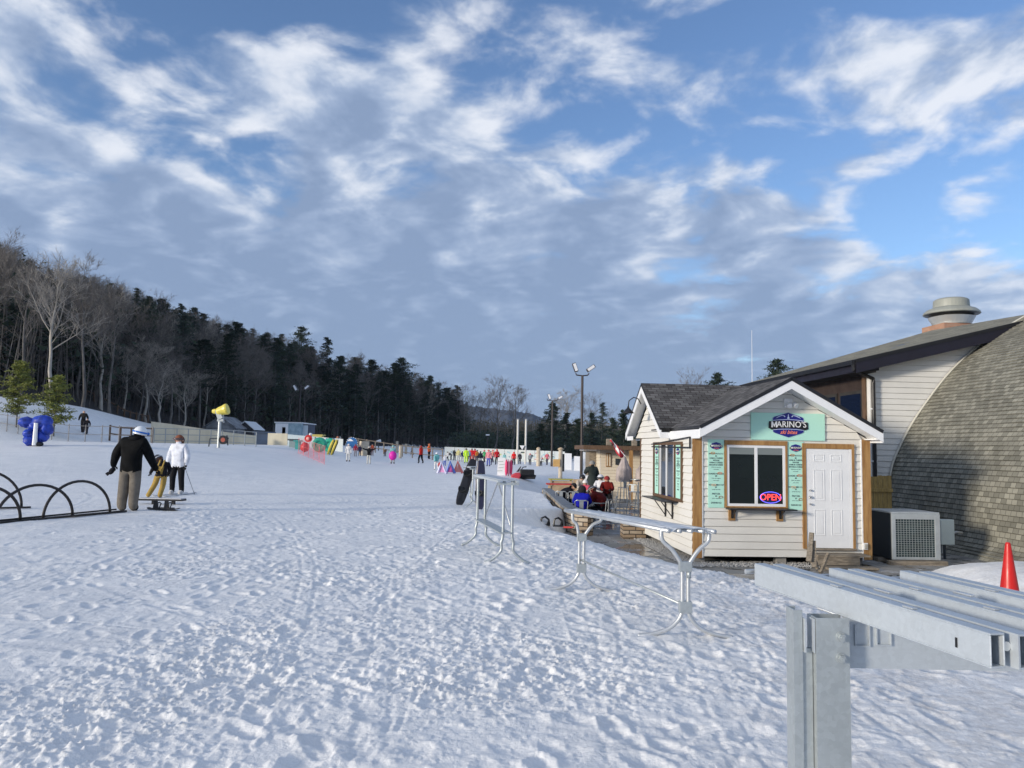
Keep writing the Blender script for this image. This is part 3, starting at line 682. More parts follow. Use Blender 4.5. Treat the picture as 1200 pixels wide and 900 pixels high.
for (fz, nm_) in ((.58,'deadbolt'), (.51,'door_knob'), (.44,'deadbolt')):
    kb = MB(); kb.ell(H(du0+.065, V0-.07, dz0+Hh*fz), .03 if nm_ == 'door_knob' else .024, .03, .03 if nm_ == 'door_knob' else .022); kb.build(nm_, m_chrome, door, smooth=True)
df = MB(); fu0, fu1, _, fz1 = rect(939.5, 520.0, 1000.5, 600)
df.box(*H(fu0,V0-.05,dz1+.005), *H(fu1,V0,fz1)); df.box(*H(fu0,V0-.048,dz0-.02), *H(du0-.003,V0,dz1+.005)); df.box(*H(du1+.05,V0-.048,dz0-.05), *H(fu1,V0,dz1+.005))
df.build('door_surround', m_wood, hut, bevel=0.003)
dj = MB(); dj.box(*H(du1+.003,V0-.042,dz0), *H(du1+.05,V0,dz1+.004)); dj.build('door_jamb', m_trim, hut)
tr = MB(); tr.box(*H(du0-.02,V0-.12,dz0-.035), *H(du1+.1,V0+.0,dz0-.004)); tr.build('threshold', m_weath, hut)
# steps, wall pack lamp, socket box
st_ = MB()
st_.box(*H(du0+.05,V0-.42,dz0-.13), *H(du1+.22,V0-.04,dz0-.095)); st_.box(*H(du0+.05,V0-.40,dz0-.30), *H(du1+.0,V0-.06,dz0-.131))
st_.box(*H(du0+.12,V0-.75,dz0-.34), *H(du1+.22,V0-.43,dz0-.305)); st_.box(*H(du0+.14,V0-.72,FZ-.05), *H(du0+.18,V0-.45,dz0-.341)); st_.box(*H(du1+.14,V0-.72,FZ-.05), *H(du1+.18,V0-.45,dz0-.341))
st_.build('door_step', m_weath, hut)
l0, l1, lz0, lz1 = rect(918, 467.5, 932, 478)
lm = MB(); lm.box(*H(l0,V0-.07,lz0), *H(l0+.17,V0-.01,lz1)); lo = lm.build('flood_lamp', m_whitep, hut, bevel=.004)
for dx_ in (0.05, 0.15):
    lh = MB(); ddx = Vector((.5 if dx_ > .1 else -.1, -1, -.55)).normalized(); c0 = H(l0+dx_+.02, V0-.075, lz0+.09)
    lh.tube([c0, c0+ddx*.03, c0+ddx*.09, c0+ddx*.12], [.02,.045,.055,.055], 12); lh.build('lamp_head', m_whitep, lo, smooth=False)
k0 = P2(1013, 640, V0); ob = MB(); ob.box(*H(k0[0]-.05,V0-.06,k0[1]-.07), *H(k0[0]+.05,V0-.015,k0[1]+.07)); oo = ob.build('outlet_box', m_trim, hut, bevel=.006)
ob = MB(); ob.box(*H(k0[0]-.025,V0-.085,k0[1]-.05), *H(k0[0]+.035,V0-.062,k0[1]+.05)); ob.build('outlet_cover', mat('tan_plastic', (.4,.38,.33), .5), oo, bevel=.005)

# left side window group (on plane u = U0)
def P3(px, py):  # pixel -> (v, z) on plane u = U0
    d = ray(px, py); tt = U0/(d.x*Rv.x+d.y*Rv.y); p = d*tt; return (p.dot(Dv), CAMZ+d.z*tt)
va, za1 = P3(801, 517.5); _, za0 = P3(801, 589.0); vb, _ = P3(767.5, 550)
def lb(v0, z0, v1, z1, o0, o1, name, m, parent, bev=0.0):   # box standing off the left wall
    q = MB(); q.box(*H(U0-o1, v0, z0), *H(U0-o0, v1, z1)); return q.build(name, m, parent, bevel=bev)
q = MB(); t_ = .07
q.box(*H(U0-.055,va,za1-t_), *H(U0-.01,vb,za1)); q.box(*H(U0-.055,va,za0), *H(U0-.01,vb,za0+t_))
for vv in (va, va+.55, vb-.62, vb-t_): q.box(*H(U0-.052,vv,za0+t_), *H(U0-.01,vv+t_,za1-t_))
lw = q.build('side_window', m_woodd, hut)
for k_, (v0_, v1_) in enumerate(((va+t_, va+.55), (vb-.55, vb-t_))):
    mo = lb(v0_+.04, za0+t_, v1_-.04, za1-t_, .012, .03, 'side_menu_board', m_mint, lw)
    z = za1-t_-.30; badge(mo, (v0_+v1_)/2, za1-t_-.15, .2, .035, False, 'small_badge', left=True)
    for tx, kd in LINES:
        if kd: text_mesh('menu_lettering', tx, .042 if kd != 4 else .028, m_ink, mo, H(U0-.032, (v0_+v1_)/2, z), (R(90),0,R(-90)), extrude=.0005, sx=.8)
        z -= (za1-za0-.6)/len(LINES)
v0_, v1_ = va+.55+t_, vb-.62
lb(v0_, za0+t_, v0_+.06, za1-t_, .01, .045, 'window_frame', m_trim, lw); lb(v1_-.06, za0+t_, v1_, za1-t_, .01, .045, 'window_frame', m_trim, lw)
lb((v0_+v1_)/2-.0, za0+t_, (v0_+v1_)/2+.06, za1-t_, .01, .045, 'window_frame', m_trim, lw)
m_glass2 = mat('reflective_side_glass', (0.10, 0.12, 0.14), 0.04, metal=0.75, spec=0.9)
lb(v0_+.06, za0+t_, v1_-.06, za1-t_, .006, .026, 'pane', m_glass2, lw)
so_ = lb(va+.35, za0-.03, vb-.0, za0-.005, .01, .33, 'side_shelf', m_black, hut)
for vv in (va+.75, va+1.35):
    q = MB(); q.box(*H(U0-.05,vv,za0-.42), *H(U0-.02,vv+.04,za0-.03)); q.bar(H(U0-.04,vv+.02,za0-.38), H(U0-.29,vv+.02,za0-.04), .02, .02); q.build('shelf_bracket', m_black, so_)
# black awning arm frame hung between corner and window
aw = MB(); p0 = H(U0-.05,15.95,1.90); p1 = H(U0-.05,15.95,1.68)
aw.bar(p0, p1, .03, .03); aw.bar(p1, H(U0-.05,19.2,1.70), .03, .03); aw.bar(p0, H(U0-.06,19.2,1.76), .025, .025)
aw.build('awning_arm', m_black, hut)
# gooseneck lamp on the cross gable
gl = MB(); g0 = H(UL-.02, VM-.1, 2.78)
gl.tube([g0, g0+Vector((-.08,0,.14)), g0+Vector((-.2,-.02,.17)), g0+Vector((-.32,-.03,.08)), g0+Vector((-.34,-.03,-.08))], .014, 6)
gl.lathe([(.02,0),(.035,-.05),(.06,-.07),(.14,-.16),(.15,-.18),(.13,-.17)], 16, 0, tuple(g0+Vector((-.34,-.03,-.06))))
gl.build('gooseneck_lamp', m_black, hut, smooth=True)

# ================================================================== main lodge behind
lodge = thing('ski_lodge', 'large white sided lodge behind the hut with black fascia, dark recessed windows and low roof', 'lodge', L(11.0, 21.5, FZ), DA)
def G2(u, v, z): return Vector((u-11.0, v-21.5, z-FZ))
LU = P2(1018, 430, 21.5)[0]; EVu = P2(1002, 424, 21.1)[0]; EVz = P2(1002, 421, 21.1)[1]
pf = 0.250; pr = 0.305
V2 = 30.0
zw = lambda u: EVz-.352+(u-EVu)*pf
w = MB(); siding(w, G2(0,21.5,0), (1,0,0), (0,-1,0), FZ, zw(19), lambda z: max(LU+.12, EVu+(z-EVz+.352)/pf), lambda z: 19.0, course=.165)
w.build('wall', m_side2, lodge)
c = MB(); c.prism([G2(LU,21.52,FZ), G2(19,21.52,FZ), G2(19,21.52,zw(19)-.02), G2(LU,21.52,zw(LU)-.02)], (0,.15,0)); c.box(*G2(LU,21.45,FZ), *G2(LU+.12,21.52,zw(LU)-.02)); c.build('wall_core', m_side2, lodge)
# recessed dark side wall with windows, under the eave
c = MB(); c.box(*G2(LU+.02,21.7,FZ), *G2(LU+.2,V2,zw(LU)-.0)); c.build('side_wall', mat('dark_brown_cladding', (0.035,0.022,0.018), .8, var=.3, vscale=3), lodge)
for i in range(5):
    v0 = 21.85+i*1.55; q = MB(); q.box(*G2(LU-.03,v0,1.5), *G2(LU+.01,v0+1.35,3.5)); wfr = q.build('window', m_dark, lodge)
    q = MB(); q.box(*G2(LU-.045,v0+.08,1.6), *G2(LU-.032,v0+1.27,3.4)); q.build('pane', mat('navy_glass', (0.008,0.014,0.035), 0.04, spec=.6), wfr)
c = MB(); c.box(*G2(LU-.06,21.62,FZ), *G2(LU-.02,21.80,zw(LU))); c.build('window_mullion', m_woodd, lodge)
# roof plane (slightly steeper at the far end), fascia, soffit, gutter, downspout
UR = 19.0
r_ = MB(); a, b_, c_, d_ = G2(EVu,21.0,EVz), G2(UR,21.0,EVz+(UR-EVu)*pf), G2(UR,V2,EVz+(UR-EVu)*pr), G2(EVu,V2,EVz)
n_ = 10
for i in range(n_):
    f0, f1 = i/n_, (i+1)/n_; uvquad(r_, [a.lerp(b_,f0), a.lerp(b_,f1), d_.lerp(c_,f1), d_.lerp(c_,f0)], 0, o=(0, f0*8))
dn = Vector((0,0,-.10)); r_.add([a,b_,c_,d_,a+dn,b_+dn,c_+dn,d_+dn], [(4,7,6,5),(0,4,5,1),(3,2,6,7),(0,3,7,4)], 1)
r_.build('roof', [m_shingle3, m_black], lodge)
m_fas = mat('dark_navy_fascia', (0.012, 0.011, 0.022), .5, var=.2, vscale=2)
f_ = MB(); f_.prism([a+Vector((0,.02,-.10)), b_+Vector((0,.02,-.10)), b_+Vector((0,.02,-.40)), a+Vector((0,.02,-.40))], (0,.04,0))
f_.prism([a+Vector((0,.06,-.36)), b_+Vector((0,.06,-.36)), b_+Vector((0,.55,-.36)), a+Vector((0,.55,-.36))], (0,0,.02)); f_.build('fascia', m_fas, lodge)
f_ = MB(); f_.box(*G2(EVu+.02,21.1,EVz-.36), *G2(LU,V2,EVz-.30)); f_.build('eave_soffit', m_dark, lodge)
f_ = MB(); f_.box(*G2(EVu,21.06,EVz-.37), *G2(EVu+.018,V2,EVz-.10)); f_.box(*G2(EVu+.02,21.12,EVz-.30), *G2(LU+.1,V2-.05,EVz-.10)); f_.build('eave_fascia', m_fas, lodge)
gt = MB(); gt.box(*G2(EVu-.12,21.05,EVz-.16), *G2(EVu-.005,V2,EVz-.03)); gto = gt.build('gutter', m_black, lodge)
dsp = MB(); x0 = EVu-.06
dsp.tube([G2(x0,21.1,EVz-.14), G2(x0,21.1,EVz-.30), G2(LU+.05,21.36,EVz-.52), G2(LU+.06,21.38,EVz-.65), G2(LU+.06,21.38,FZ+.1)], .055, 8); dsp.build('downspout', m_black, lodge)
for z_ in (2.9, 1.4, .2): q = MB(); q.box(*G2(LU-.01,21.36,z_), *G2(LU+.13,21.44,z_+.04)); q.build('pipe_strap', m_trim, lodge)

# roof exhaust on a brick curb, behind the roof edge
vv = 31.0; vb0 = P2(1107, 392, vv); vb1 = P2(1137, 375, vv); cz = P2(1110, 395, vv)[1]
vent = thing('roof_vent', 'round grey mushroom roof exhaust on an orange brick curb above the lodge roof', 'roof vent', L((vb0[0]+vb1[0])/2, vv+.8, FZ), DA)
hw = (vb1[0]-vb0[0])/2; zt = P2(1100, 377.5, vv)[1]-FZ
c = MB()
for (p_, q_) in (((-hw,-.8),(hw,-.8)),((hw,-.8),(hw,.8)),((hw,.8),(-hw,.8)),((-hw,.8),(-hw,-.8))):
    uvquad(c, [(p_[0],p_[1],0),(q_[0],q_[1],0),(q_[0],q_[1],zt),(p_[0],p_[1],zt)])
c.add([(-hw,-.8,zt),(hw,-.8,zt),(hw,.8,zt),(-hw,.8,zt)], [(0,1,2,3)]); c.build('brick_curb', m_brick, vent)
z1_ = P2(1115, 368, vv+.8)[1]-FZ; z2_ = P2(1115, 350.5, vv+.8)[1]-FZ; rr = (P2(1144, 370, vv+.8)[0]-P2(1086, 370, vv+.8)[0])/2
dz = z2_-z1_; ox = P2(1115, 370, vv+.8)[0]-(vb0[0]+vb1[0])/2; m_vent = mat('grey_green_cowl', (.30,.31,.27), .55, var=.1, vscale=1.5)
c = MB(); c.lathe([(rr*.50,dz*1.0),(rr*.56,dz*.96),(rr*.62,dz*.88),(rr*.64,dz*.42),(rr*.68,dz*.38),(rr*.86,dz*.26),(rr*.98,dz*.08),(rr,-.02*dz),(rr*.97,-.06*dz),(rr*.9,.02*dz)], 32, 0, (ox,0,z1_)); c.add([(ox+rr*.5*math.cos(q),rr*.5*math.sin(q),z1_+dz) for q in np.linspace(0,2*math.pi,33)[:-1]],[tuple(range(32))]); c.build('cowl', m_vent, vent, smooth=False)
c = MB(); c.lathe([(rr*.62,.0),(rr*.66,-dz*.2),(rr*.82,-dz*.25),(rr*.66,zt-z1_+.04),(rr*.78,zt-z1_+.0)], 32, 0, (ox,0,z1_)); c.build('vent_throat', mat('pale_metal', (.5,.51,.5), .4, metal=.4), vent)
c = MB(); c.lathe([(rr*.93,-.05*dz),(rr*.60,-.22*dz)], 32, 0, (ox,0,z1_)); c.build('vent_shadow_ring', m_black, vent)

# ================================================================== shingled barrel building
BU = P2(1040, 620, 21.45)[0]
barrel = thing('quonset_building', 'huge curved building shingled to the ground with weathered grey green shingles', 'building', L(BU, 21.4, FZ), DA)
prof = [(-.42,-.15),(-.40,.02),(-.30,.10),(-.12,.20),(-.02,.38),(.02,.8),(.06,1.3),(.17,1.95),(.42,2.55),(.80,3.22),(1.30,3.92),(1.85,4.6),(2.4,5.15),(3.15,5.75),(3.8,6.16),(4.6,6.6),(5.6,7.0),(6.8,7.25)]
# refine to curve
pts = [Vector((x, 0, z)) for x, z in prof]; fine_ = []
for i in range(len(pts)-1):
    p0, p1, p2, p3 = pts[max(i-1,0)], pts[i], pts[i+1], pts[min(i+2,len(pts)-1)]
    for k_ in range(5):
        t_ = k_/5; fine_.append(0.5*((2*p1)+(-p0+p2)*t_+(2*p0-5*p1+4*p2-p3)*t_*t_+(-p0+3*p1-3*p2+p3)*t_**3))
fine_.append(pts[-1]); 
# resample per course and step each course outwards like real shingles
cum = [0]
for i in range(1, len(fine_)): cum.append(cum[-1]+(fine_[i]-fine_[i-1]).length)
def at(s):
    k_ = min(max(int(np.searchsorted(cum, s))-1, 0), len(cum)-2); f = (s-cum[k_])/(cum[k_+1]-cum[k_]); return fine_[k_].lerp(fine_[k_+1], min(max(f,0),1))
LEN = 12.5; mbb = MB(); CR = .125; s_ = 0; i = 0; NSEG = 40
rsb = random.Random(3)
while s_ < cum[-1]-.01:
    e_ = min(s_+CR, cum[-1]); a = at(s_); b_ = at(e_); tng = (b_-a).normalized(); nn = Vector((-tng.z, 0, tng.x))
    y0 = 0
    wob = [0.006*math.sin(k_*.9+i*.7)+rsb.uniform(-.003,.003) for k_ in range(NSEG+1)]
    for k_ in range(NSEG):
        ya, yb = -k_*LEN/NSEG, -(k_+1)*LEN/NSEG
        oa, ob_ = nn*(.020+wob[k_]), nn*(.020+wob[k_+1])
        A = Vector((a.x,ya,a.z))+oa; B = Vector((a.x,yb,a.z))+ob_; C_ = Vector((b_.x,yb,b_.z)); D_ = Vector((b_.x,ya,b_.z))
        mbb.add([A,B,C_,D_], [(0,3,2,1) if False else (0,1,2,3)], 0, [[(-ya,s_),(-yb,s_),(-yb,e_),(-ya,e_)]])
        mbb.add([A-oa,B-ob_,B,A], [(0,1,2,3)], 0, [[(-ya,s_),(-yb,s_),(-yb,s_),(-ya,s_)]])
    s_ = e_; i += 1
mbb.build('shingle_shell', m_shingle2, barrel)
# mirrored far half (out of the photo) and end wall
mb2 = MB()
for i in range(0, len(fine_)-1, 3):
    a = fine_[i]; b_ = fine_[min(i+3, len(fine_)-1)]; uvquad(mb2, [(13.6-a.x,-LEN,a.z),(13.6-a.x,0,a.z),(13.6-b_.x,0,b_.z),(13.6-b_.x,-LEN,b_.z)])
mb2.build('far_shell', m_shingle2, barrel)
ew = MB(); poly = [(p.x,-LEN+.05,p.z) for p in fine_]+[(13.6-p.x,-LEN+.05,p.z) for p in reversed(fine_)]; ew.prism(poly, (0,.1,0)); ew.build('end_wall', m_side2, barrel)
# thin edge trim between white wall and barrel
et = MB(); et.tube([p+Vector((-.03,.0,.02)) for p in fine_[18:]], .028, 6); et.build('edge_trim', mat('cream_flashing', (.6,.58,.5), .5), barrel)

# ================================================================== paved plaza
pv = bpy.data.materials.new('wet_pavers'); pv.use_nodes = True; t = pv.node_tree; b = t.nodes['Principled BSDF']
co = t.nodes.new('ShaderNodeTexCoord'); br = t.nodes.new('ShaderNodeTexBrick'); LK(t, co.outputs['Object'], br.inputs['Vector'])
br.inputs['Scale'].default_value = 1; br.inputs['Brick Width'].default_value = .6; br.inputs['Row Height'].default_value = .6; br.inputs['Mortar Size'].default_value = .008
br.inputs['Color1'].default_value = (.23,.225,.21,1); br.inputs['Color2'].default_value = (.31,.30,.28,1); br.inputs['Mortar'].default_value = (.08,.08,.075,1)
wet = maprange(t, noise(t, co.outputs['Object'], .85, 6, .6, .6), .5, .56, 0, 1, True)
mx = t.nodes.new('ShaderNodeMix'); mx.data_type = 'RGBA'; LK(t, wet, mx.inputs[0]); LK(t, br.outputs[0], mx.inputs[6]); mx.inputs[7].default_value = (.085,.085,.085,1)
fz_ = maprange(t, noise(t, co.outputs['Object'], 1.7, 8, .7), .56, .66, 0, .8)
mx2 = t.nodes.new('ShaderNodeMix'); mx2.data_type = 'RGBA'; LK(t, fz_, mx2.inputs[0]); LK(t, mx.outputs[2], mx2.inputs[6]); mx2.inputs[7].default_value = (.62,.63,.65,1)
LK(t, mx2.outputs[2], b.inputs['Base Color']); LK(t, maprange(t, wet, 0, 1, .8, .12), b.inputs['Roughness'])
pz = MB(); px_ = [(0.9,52),(0.9,19.2),(2.2,15.5),(3.2,12.6),(4.3,10.4),(5.8,10.1),(7.0,12.0),(7.9,14.8),(9.0,15.9),(11,16.4),(11,52)]
pz.add([(x, y, FZ) for x, y in px_], [tuple(reversed(range(len(px_))))]); po = pz.build('plaza_paving', pv); po['kind'] = 'structure'
if po.data.polygons[0].normal.z < 0: po.data.flip_normals()
# gravel bed round the hut: real stones
m_gravel = mat('pale_gravel', (.45,.44,.42), .9, var=.5, vscale=25)
gv = MB()
for i in range(5200):
    if random.random() < .72: u_, v_ = U0-.30+random.random()*.55, V0-.5+random.random()*5.0
    else: u_, v_ = 4.6+random.random()*3.0, V0-.45+random.random()*.7
    s1_ = random.uniform(.014, .034); p = L(u_, v_, FZ+.008+random.random()*.014)
    r1 = [random.uniform(.6,1)*s1_ for _ in range(6)]
    gv.add([p+Vector((r1[0],0,0)), p+Vector((0,r1[1],0)), p-Vector((r1[2],0,0)), p-Vector((0,r1[3],0)), p+Vector((0,0,r1[4]*.8)), p-Vector((0,0,r1[5]))],
           [(0,1,4),(1,2,4),(2,3,4),(3,0,4),(1,0,5),(2,1,5),(3,2,5),(0,3,5)])
go = gv.build('gravel', m_gravel); go['kind'] = 'stuff'; go['label'] = 'pale loose gravel strip along the foot of the hut'; go['category'] = 'gravel'
def PZ(px, py, z):
    d = ray(px, py); t_ = (z-CAMZ)/d.z; return Vector((d.x*t_, d.y*t_, z))
# ================================================================== foreground steel rack
ZT1 = 1.08
A = PZ(884, 660, ZT1); B = PZ(1160, 742.5, ZT1); dirb = (B-A).normalized(); nrm = Vector((dirb.y, -dirb.x, 0)); 
if nrm.x < 0: nrm = -nrm          # points away to the right
hb_ = abs(P(1160, 784, B.y).z-ZT1); BWd = 0.052; LB = (B-A).length
C2_ = PZ(971, 665.5, ZT1); C3_ = PZ(1054, 668.5, ZT1)
o2 = (C2_-A).dot(nrm); s2 = (C2_-A).dot(dirb); o3 = (C3_-A).dot(nrm); s3 = (C3_-A).dot(dirb)
ffr = thing('ski_rack', 'big galvanised steel rack of flat beams on a bolted post, nearest to the camera', 'ski rack', (A.x+.4, A.y, 0), 0, 'steel ski racks on the snow')
org = Vector(ffr.location)
def loc(p): return Vector(p)-org
th_ = .006
def hollow(mb, a, d, n, w, h, L_):
    """open ended box beam of sheet steel: a = top front far corner"""
    z = Vector((0,0,1))
    def bx(o0, o1, h0, h1):
        q = [a+n*o0-z*h0, a+n*o1-z*h0, a+n*o1-z*h1, a+n*o0-z*h1]; mb.prism(q, d*L_)
    bx(0, w, 0, th_); bx(0, w, h-th_, h); bx(0, th_, th_, h-th_); bx(w-th_, w, th_, h-th_)
for k_, (o_, s_) in enumerate(((0,0),(o2,s2),(o3,s3))):
    a = loc(A)+nrm*o_+dirb*s_
    m_ = MB(); hollow(m_, a, dirb, nrm, BWd, hb_, LB-s_+ (0 if k_ == 0 else .02)); bo = m_.build('beam', m_galvp, ffr)
    bo.modifiers.new('bevel','BEVEL').width = .002
    # second chord of each beam with a recessed groove between
    m_ = MB(); hollow(m_, a+nrm*(BWd+.026)+dirb*(.03), dirb, nrm, BWd, hb_, LB-s_-.01); m_.build('beam_chord', m_galvp, bo)
    m_ = MB(); m_.prism([a+nrm*BWd-Vector((0,0,.022)), a+nrm*(BWd+.026)-Vector((0,0,.022)), a+nrm*(BWd+.026)-Vector((0,0,.028)), a+nrm*BWd-Vector((0,0,.028))], dirb*(LB-s_-.03)); m_.build('beam_web', m_galvp, bo)
    st = MB(); c0 = a+nrm*(.02)-Vector((0,0,hb_*.42)); st.tube([c0-dirb*.03-nrm*.05, c0+nrm*.02-dirb*.03], .011, 10); st.build('pin', m_alu, bo)
    for f_ in (.42, .72):
        for oo_ in (.02,):
            q = MB(); c0 = a+nrm*(oo_)+dirb*((LB-s_)*f_)+Vector((0,0,.003)); q.bar(c0, c0+dirb*.05, .022, .006); q.build('clip', m_alu, bo, bevel=.002)
    q = MB(); c0 = a+nrm*(BWd+.08)+dirb*((LB-s_)*.5)+Vector((0,0,.004)); q.bar(c0, c0+dirb*.09, .02, .007); q.build('clip', m_alu, bo, bevel=.002)
# slot and end bolts
sl = MB(); c0 = P(1128, 753, A.y+(B-A).y*.9); c0 = A+dirb*(LB*.905)-Vector((0,0,hb_*.42)); sl.bar(loc(c0)-nrm*.0015, loc(c0)-nrm*.0015-Vector((0,0,.03)), .008, .002, up=tuple(nrm)); sl.build('slot', m_black, ffr)
eb = MB(); c0 = loc(B)-Vector((0,0,hb_*.4))+nrm*(BWd+.013)-dirb*.03; eb.tube([c0-dirb*.01, c0+dirb*.022], .014, 12); eb.build('end_bolt', m_alu, ffr, smooth=False)
eb = MB(); eb.tube([loc(B)-Vector((0,0,hb_*.42))+nrm*.006-dirb*.06, loc(B)-Vector((0,0,hb_*.42))+nrm*.02-dirb*.06], .018, 12); eb.build('end_bolt', m_alu, ffr)
# post of two C channels under beam one
zb = ZT1-hb_
p1 = PZ(957, 724, zb); p2 = PZ(996, 737, zb); YP = p1.y-.01
xL = P(933, 800, YP).x; xG = P(957, 800, YP).x; xR = P(996.5, 800, YP).x; ztp = P(990, 725, YP).z; ztl = P(935, 716, YP).z
GP = G((xL+xR)/2, YP)
def channel(mb, x0, x1, y0, y1, z0, z1, t=.006, openr=True):
    mb.box(x0, y0, z0, x1, y0+t, z1); mb.box(x0, y1-t, z0, x1, y1, z1)
    if openr: mb.box(x0, y0+t, z0, x0+t, y1-t, z1)
    else: mb.box(x1-t, y0+t, z0, x1, y1-t, z1)
pm = MB(); channel(pm, xL-org.x, xL-org.x+.034, YP-org.y+.02, YP-org.y+.10, GP-.1, ztl, openr=True); pm.build('post', m_galv, ffr)
pm = MB(); channel(pm, xG-org.x, xR-org.x, YP-org.y, YP-org.y+.085, GP-.1, ztp, openr=True); po_ = pm.build('post', m_galv, ffr)
pm = MB(); pm.box(xL-org.x+.037, YP-org.y+.03, GP-.1, xG-org.x-.003, YP-org.y+.05, ztp-.12); pm.build('post_spacer', m_galv, ffr)
pm = MB(); pm.box(xL-org.x+.037, YP-org.y+.004, ztp-.13, xL-org.x+.042, YP-org.y+.07, ztp-.004); pm.box(xG-org.x-.007, YP-org.y+.004, ztp-.13, xG-org.x-.002, YP-org.y+.07, ztp-.004); pm.build('post_bracket', m_galvp, ffr)
for py_ in (746.5, 771.5):
    c0 = P(985.5, py_, YP)-org; q = MB(); q.tube([c0, c0-Vector((0,.005,0))], .019, 20); q.tube([c0-Vector((0,.006,0)), c0-Vector((0,.018,0))], .0145, 6); q.tube([c0-Vector((0,.017,0)), c0-Vector((0,.022,0))], .007, 10); q.build('hex_bolt', m_galv, ffr)
# cross member (wide plate with stiffening ribs) from the post to the right
zc0 = P(1100, 782.5, YP+.09).z; zc1 = min(zb-.004, ztp-.004)
cm = MB(); cm.box(xR-org.x+.0, YP-org.y+.06, zc0, xR-org.x+1.6, YP-org.y+.066, zc1); cm.box(xR-org.x+.0, YP-org.y+.0665, zc0, xR-org.x+1.6, YP-org.y+.10, zc0+.006)
cmo = cm.build('cross_member', m_galvp, ffr)
for px_c, y0_, y1_ in ((1002, 733, 758), (1027, 737, 757)):
    c0 = P(px_c, y0_, YP+.05)-org; c1 = P(px_c+17, y1_, YP+.05)-org
    q = MB(); t2 = .004; q.box(c0.x, YP-org.y+.050, c1.z, c0.x+t2, YP-org.y+.0595, c0.z); q.box(c1.x, YP-org.y+.050, c1.z, c1.x+t2, YP-org.y+.0595, c0.z); q.box(c0.x+t2, YP-org.y+.050, c1.z, c1.x, YP-org.y+.0595, c1.z+t2); q.build('rib', m_galvp, cmo)
wl = MB()
for i in range(14): c0 = loc(A)+dirb*((P(975,0,YP).x-A.x)/max(dirb.x,1e-3)+i*.009-.05)-Vector((0,0,hb_+.001)); wl.ell(c0+nrm*.002, .008, .007, .006, 8, 5, jit=.2)
wl.build('weld_seam', m_alu, ffr, smooth=True)
pm = MB(); channel(pm, xR-org.x+1.45, xR-org.x+1.55, YP-org.y, YP-org.y+.055, -.1, ztp); pm.build('post', m_galv, ffr)

# ================================================================== pipe racks
def bez(pts, n=6):
    pts = [Vector(p) for p in pts]; out = []
    for i in range(len(pts)-1):
        p0, p1, p2, p3 = pts[max(i-1,0)], pts[i], pts[i+1], pts[min(i+2,len(pts)-1)]
        for k in range(n):
            t = k/n; out.append(0.5*((2*p1)+(-p0+p2)*t+(2*p0-5*p1+4*p2-p3)*t*t+(-p0+3*p1-3*p2+p3)*t**3))
    out.append(pts[-1]); return out
m_frost = mat('frosted_plank', (0.74, 0.76, 0.78), .5, col2=(.55,.58,.60), vscale=8, bump=.3, bscale=30)
C1 = gp(803, 746); C2 = gp(681, 692)
rkA = thing('ski_rack', 'pipe ski rack with Y shaped ends and frosted top rail in front of the hut', 'ski rack', C1, 0, 'steel ski racks on the snow')
ax = (C2-C1); ax.z = 0
TOPL = P(775, 614, C1.y).x-C1.x; TOPR = P(831, 622, C1.y).x-C1.x; TZ = P(800, 621, C1.y).z-C1.z
def ysup(c, sc=1.0, tl=TOPL, tr=TOPR, tz=TZ):
    for s, tx in ((-1, tl), (1, tr)):
        p = [(s*.41,0,.00),(s*.30,0,.012),(s*.16,0,.055),(s*.075,0,.12),(s*.03,0,.20),(s*.026,0,.30),(s*.026,0,.55),(s*.035,0,.62),(tx*.55,0,.74),(tx*.93,0,tz-.10),(tx,0,tz-.04),(tx*.97,0,tz-.005),(tx*.8,0,tz+.005)]
        m_ = MB(); m_.tube([c+Vector(q) for q in bez(p)], .0185, 10); m_.build('leg', m_alu, rkA, smooth=True)
        m_ = MB(); m_.box(c.x+min(s*.45,s*.2), c.y-.022, c.z-.012, c.x+max(s*.45,s*.2), c.y+.022, c.z+.004)
    for z_, hh in ((.20,.10),(.555,.085)):
        m_ = MB(); m_.box(c.x-.055, c.y-.03, c.z+z_, c.x+.055, c.y+.03, c.z+z_+hh); m_.build('clamp', m_galv, rkA, bevel=.004)
z0 = Vector((0,0,0)); ysup(z0); TZ2 = P(690, 600, C2.y).z-C2.z; dz_ = C2.z-C1.z
ysup(Vector((ax.x, ax.y, dz_)), tl=P(671,600,C2.y).x-C2.x, tr=P(705,600,C2.y).x-C2.x, tz=TZ2)
e2 = Vector((ax.x, ax.y, dz_+TZ2-TZ)); over = ax.normalized()*.18
for tx in np.linspace(TOPL*.95, TOPR*.95, 5):
    m_ = MB(); m_.tube([Vector((tx,0,TZ+.0))-over*.6, e2+Vector((tx*.62,0,TZ+.0))+over], .02 if abs(tx) > .1 else .017, 8); m_.build('top_pipe', m_alu, rkA, smooth=True)
sn = MB(); n_ = 26; vs = []
for i in range(n_+1):
    f = i/n_; c = e2*f+over*(f*1.6-.6); wL = TOPL*(1-.38*f)*.92; wR = TOPR*(1-.38*f)*.92
    for k_ in range(7):
        g_ = k_/6; hgt = .010+.012*math.sin(g_*math.pi)+random.uniform(-.004,.005); vs.append(Vector((wL+(wR-wL)*g_, 0, TZ+hgt-(.03 if k_ in (0,6) else 0)))+c)
sn.add(vs, [(i*7+k_, i*7+k_+1, (i+1)*7+k_+1, (i+1)*7+k_) for i in range(n_) for k_ in range(6)]); sn.build('snow_crust', m_frost, rkA, smooth=True)
m_ = MB(); m_.tube([(0,0,.26), Vector((ax.x,ax.y,dz_+.34))], .012, 8); m_.tube([(0.03,-.01,.56), (.03,-.01,.50)], .02, 8); m_.build('lower_rail', m_galv, rkA, smooth=True)

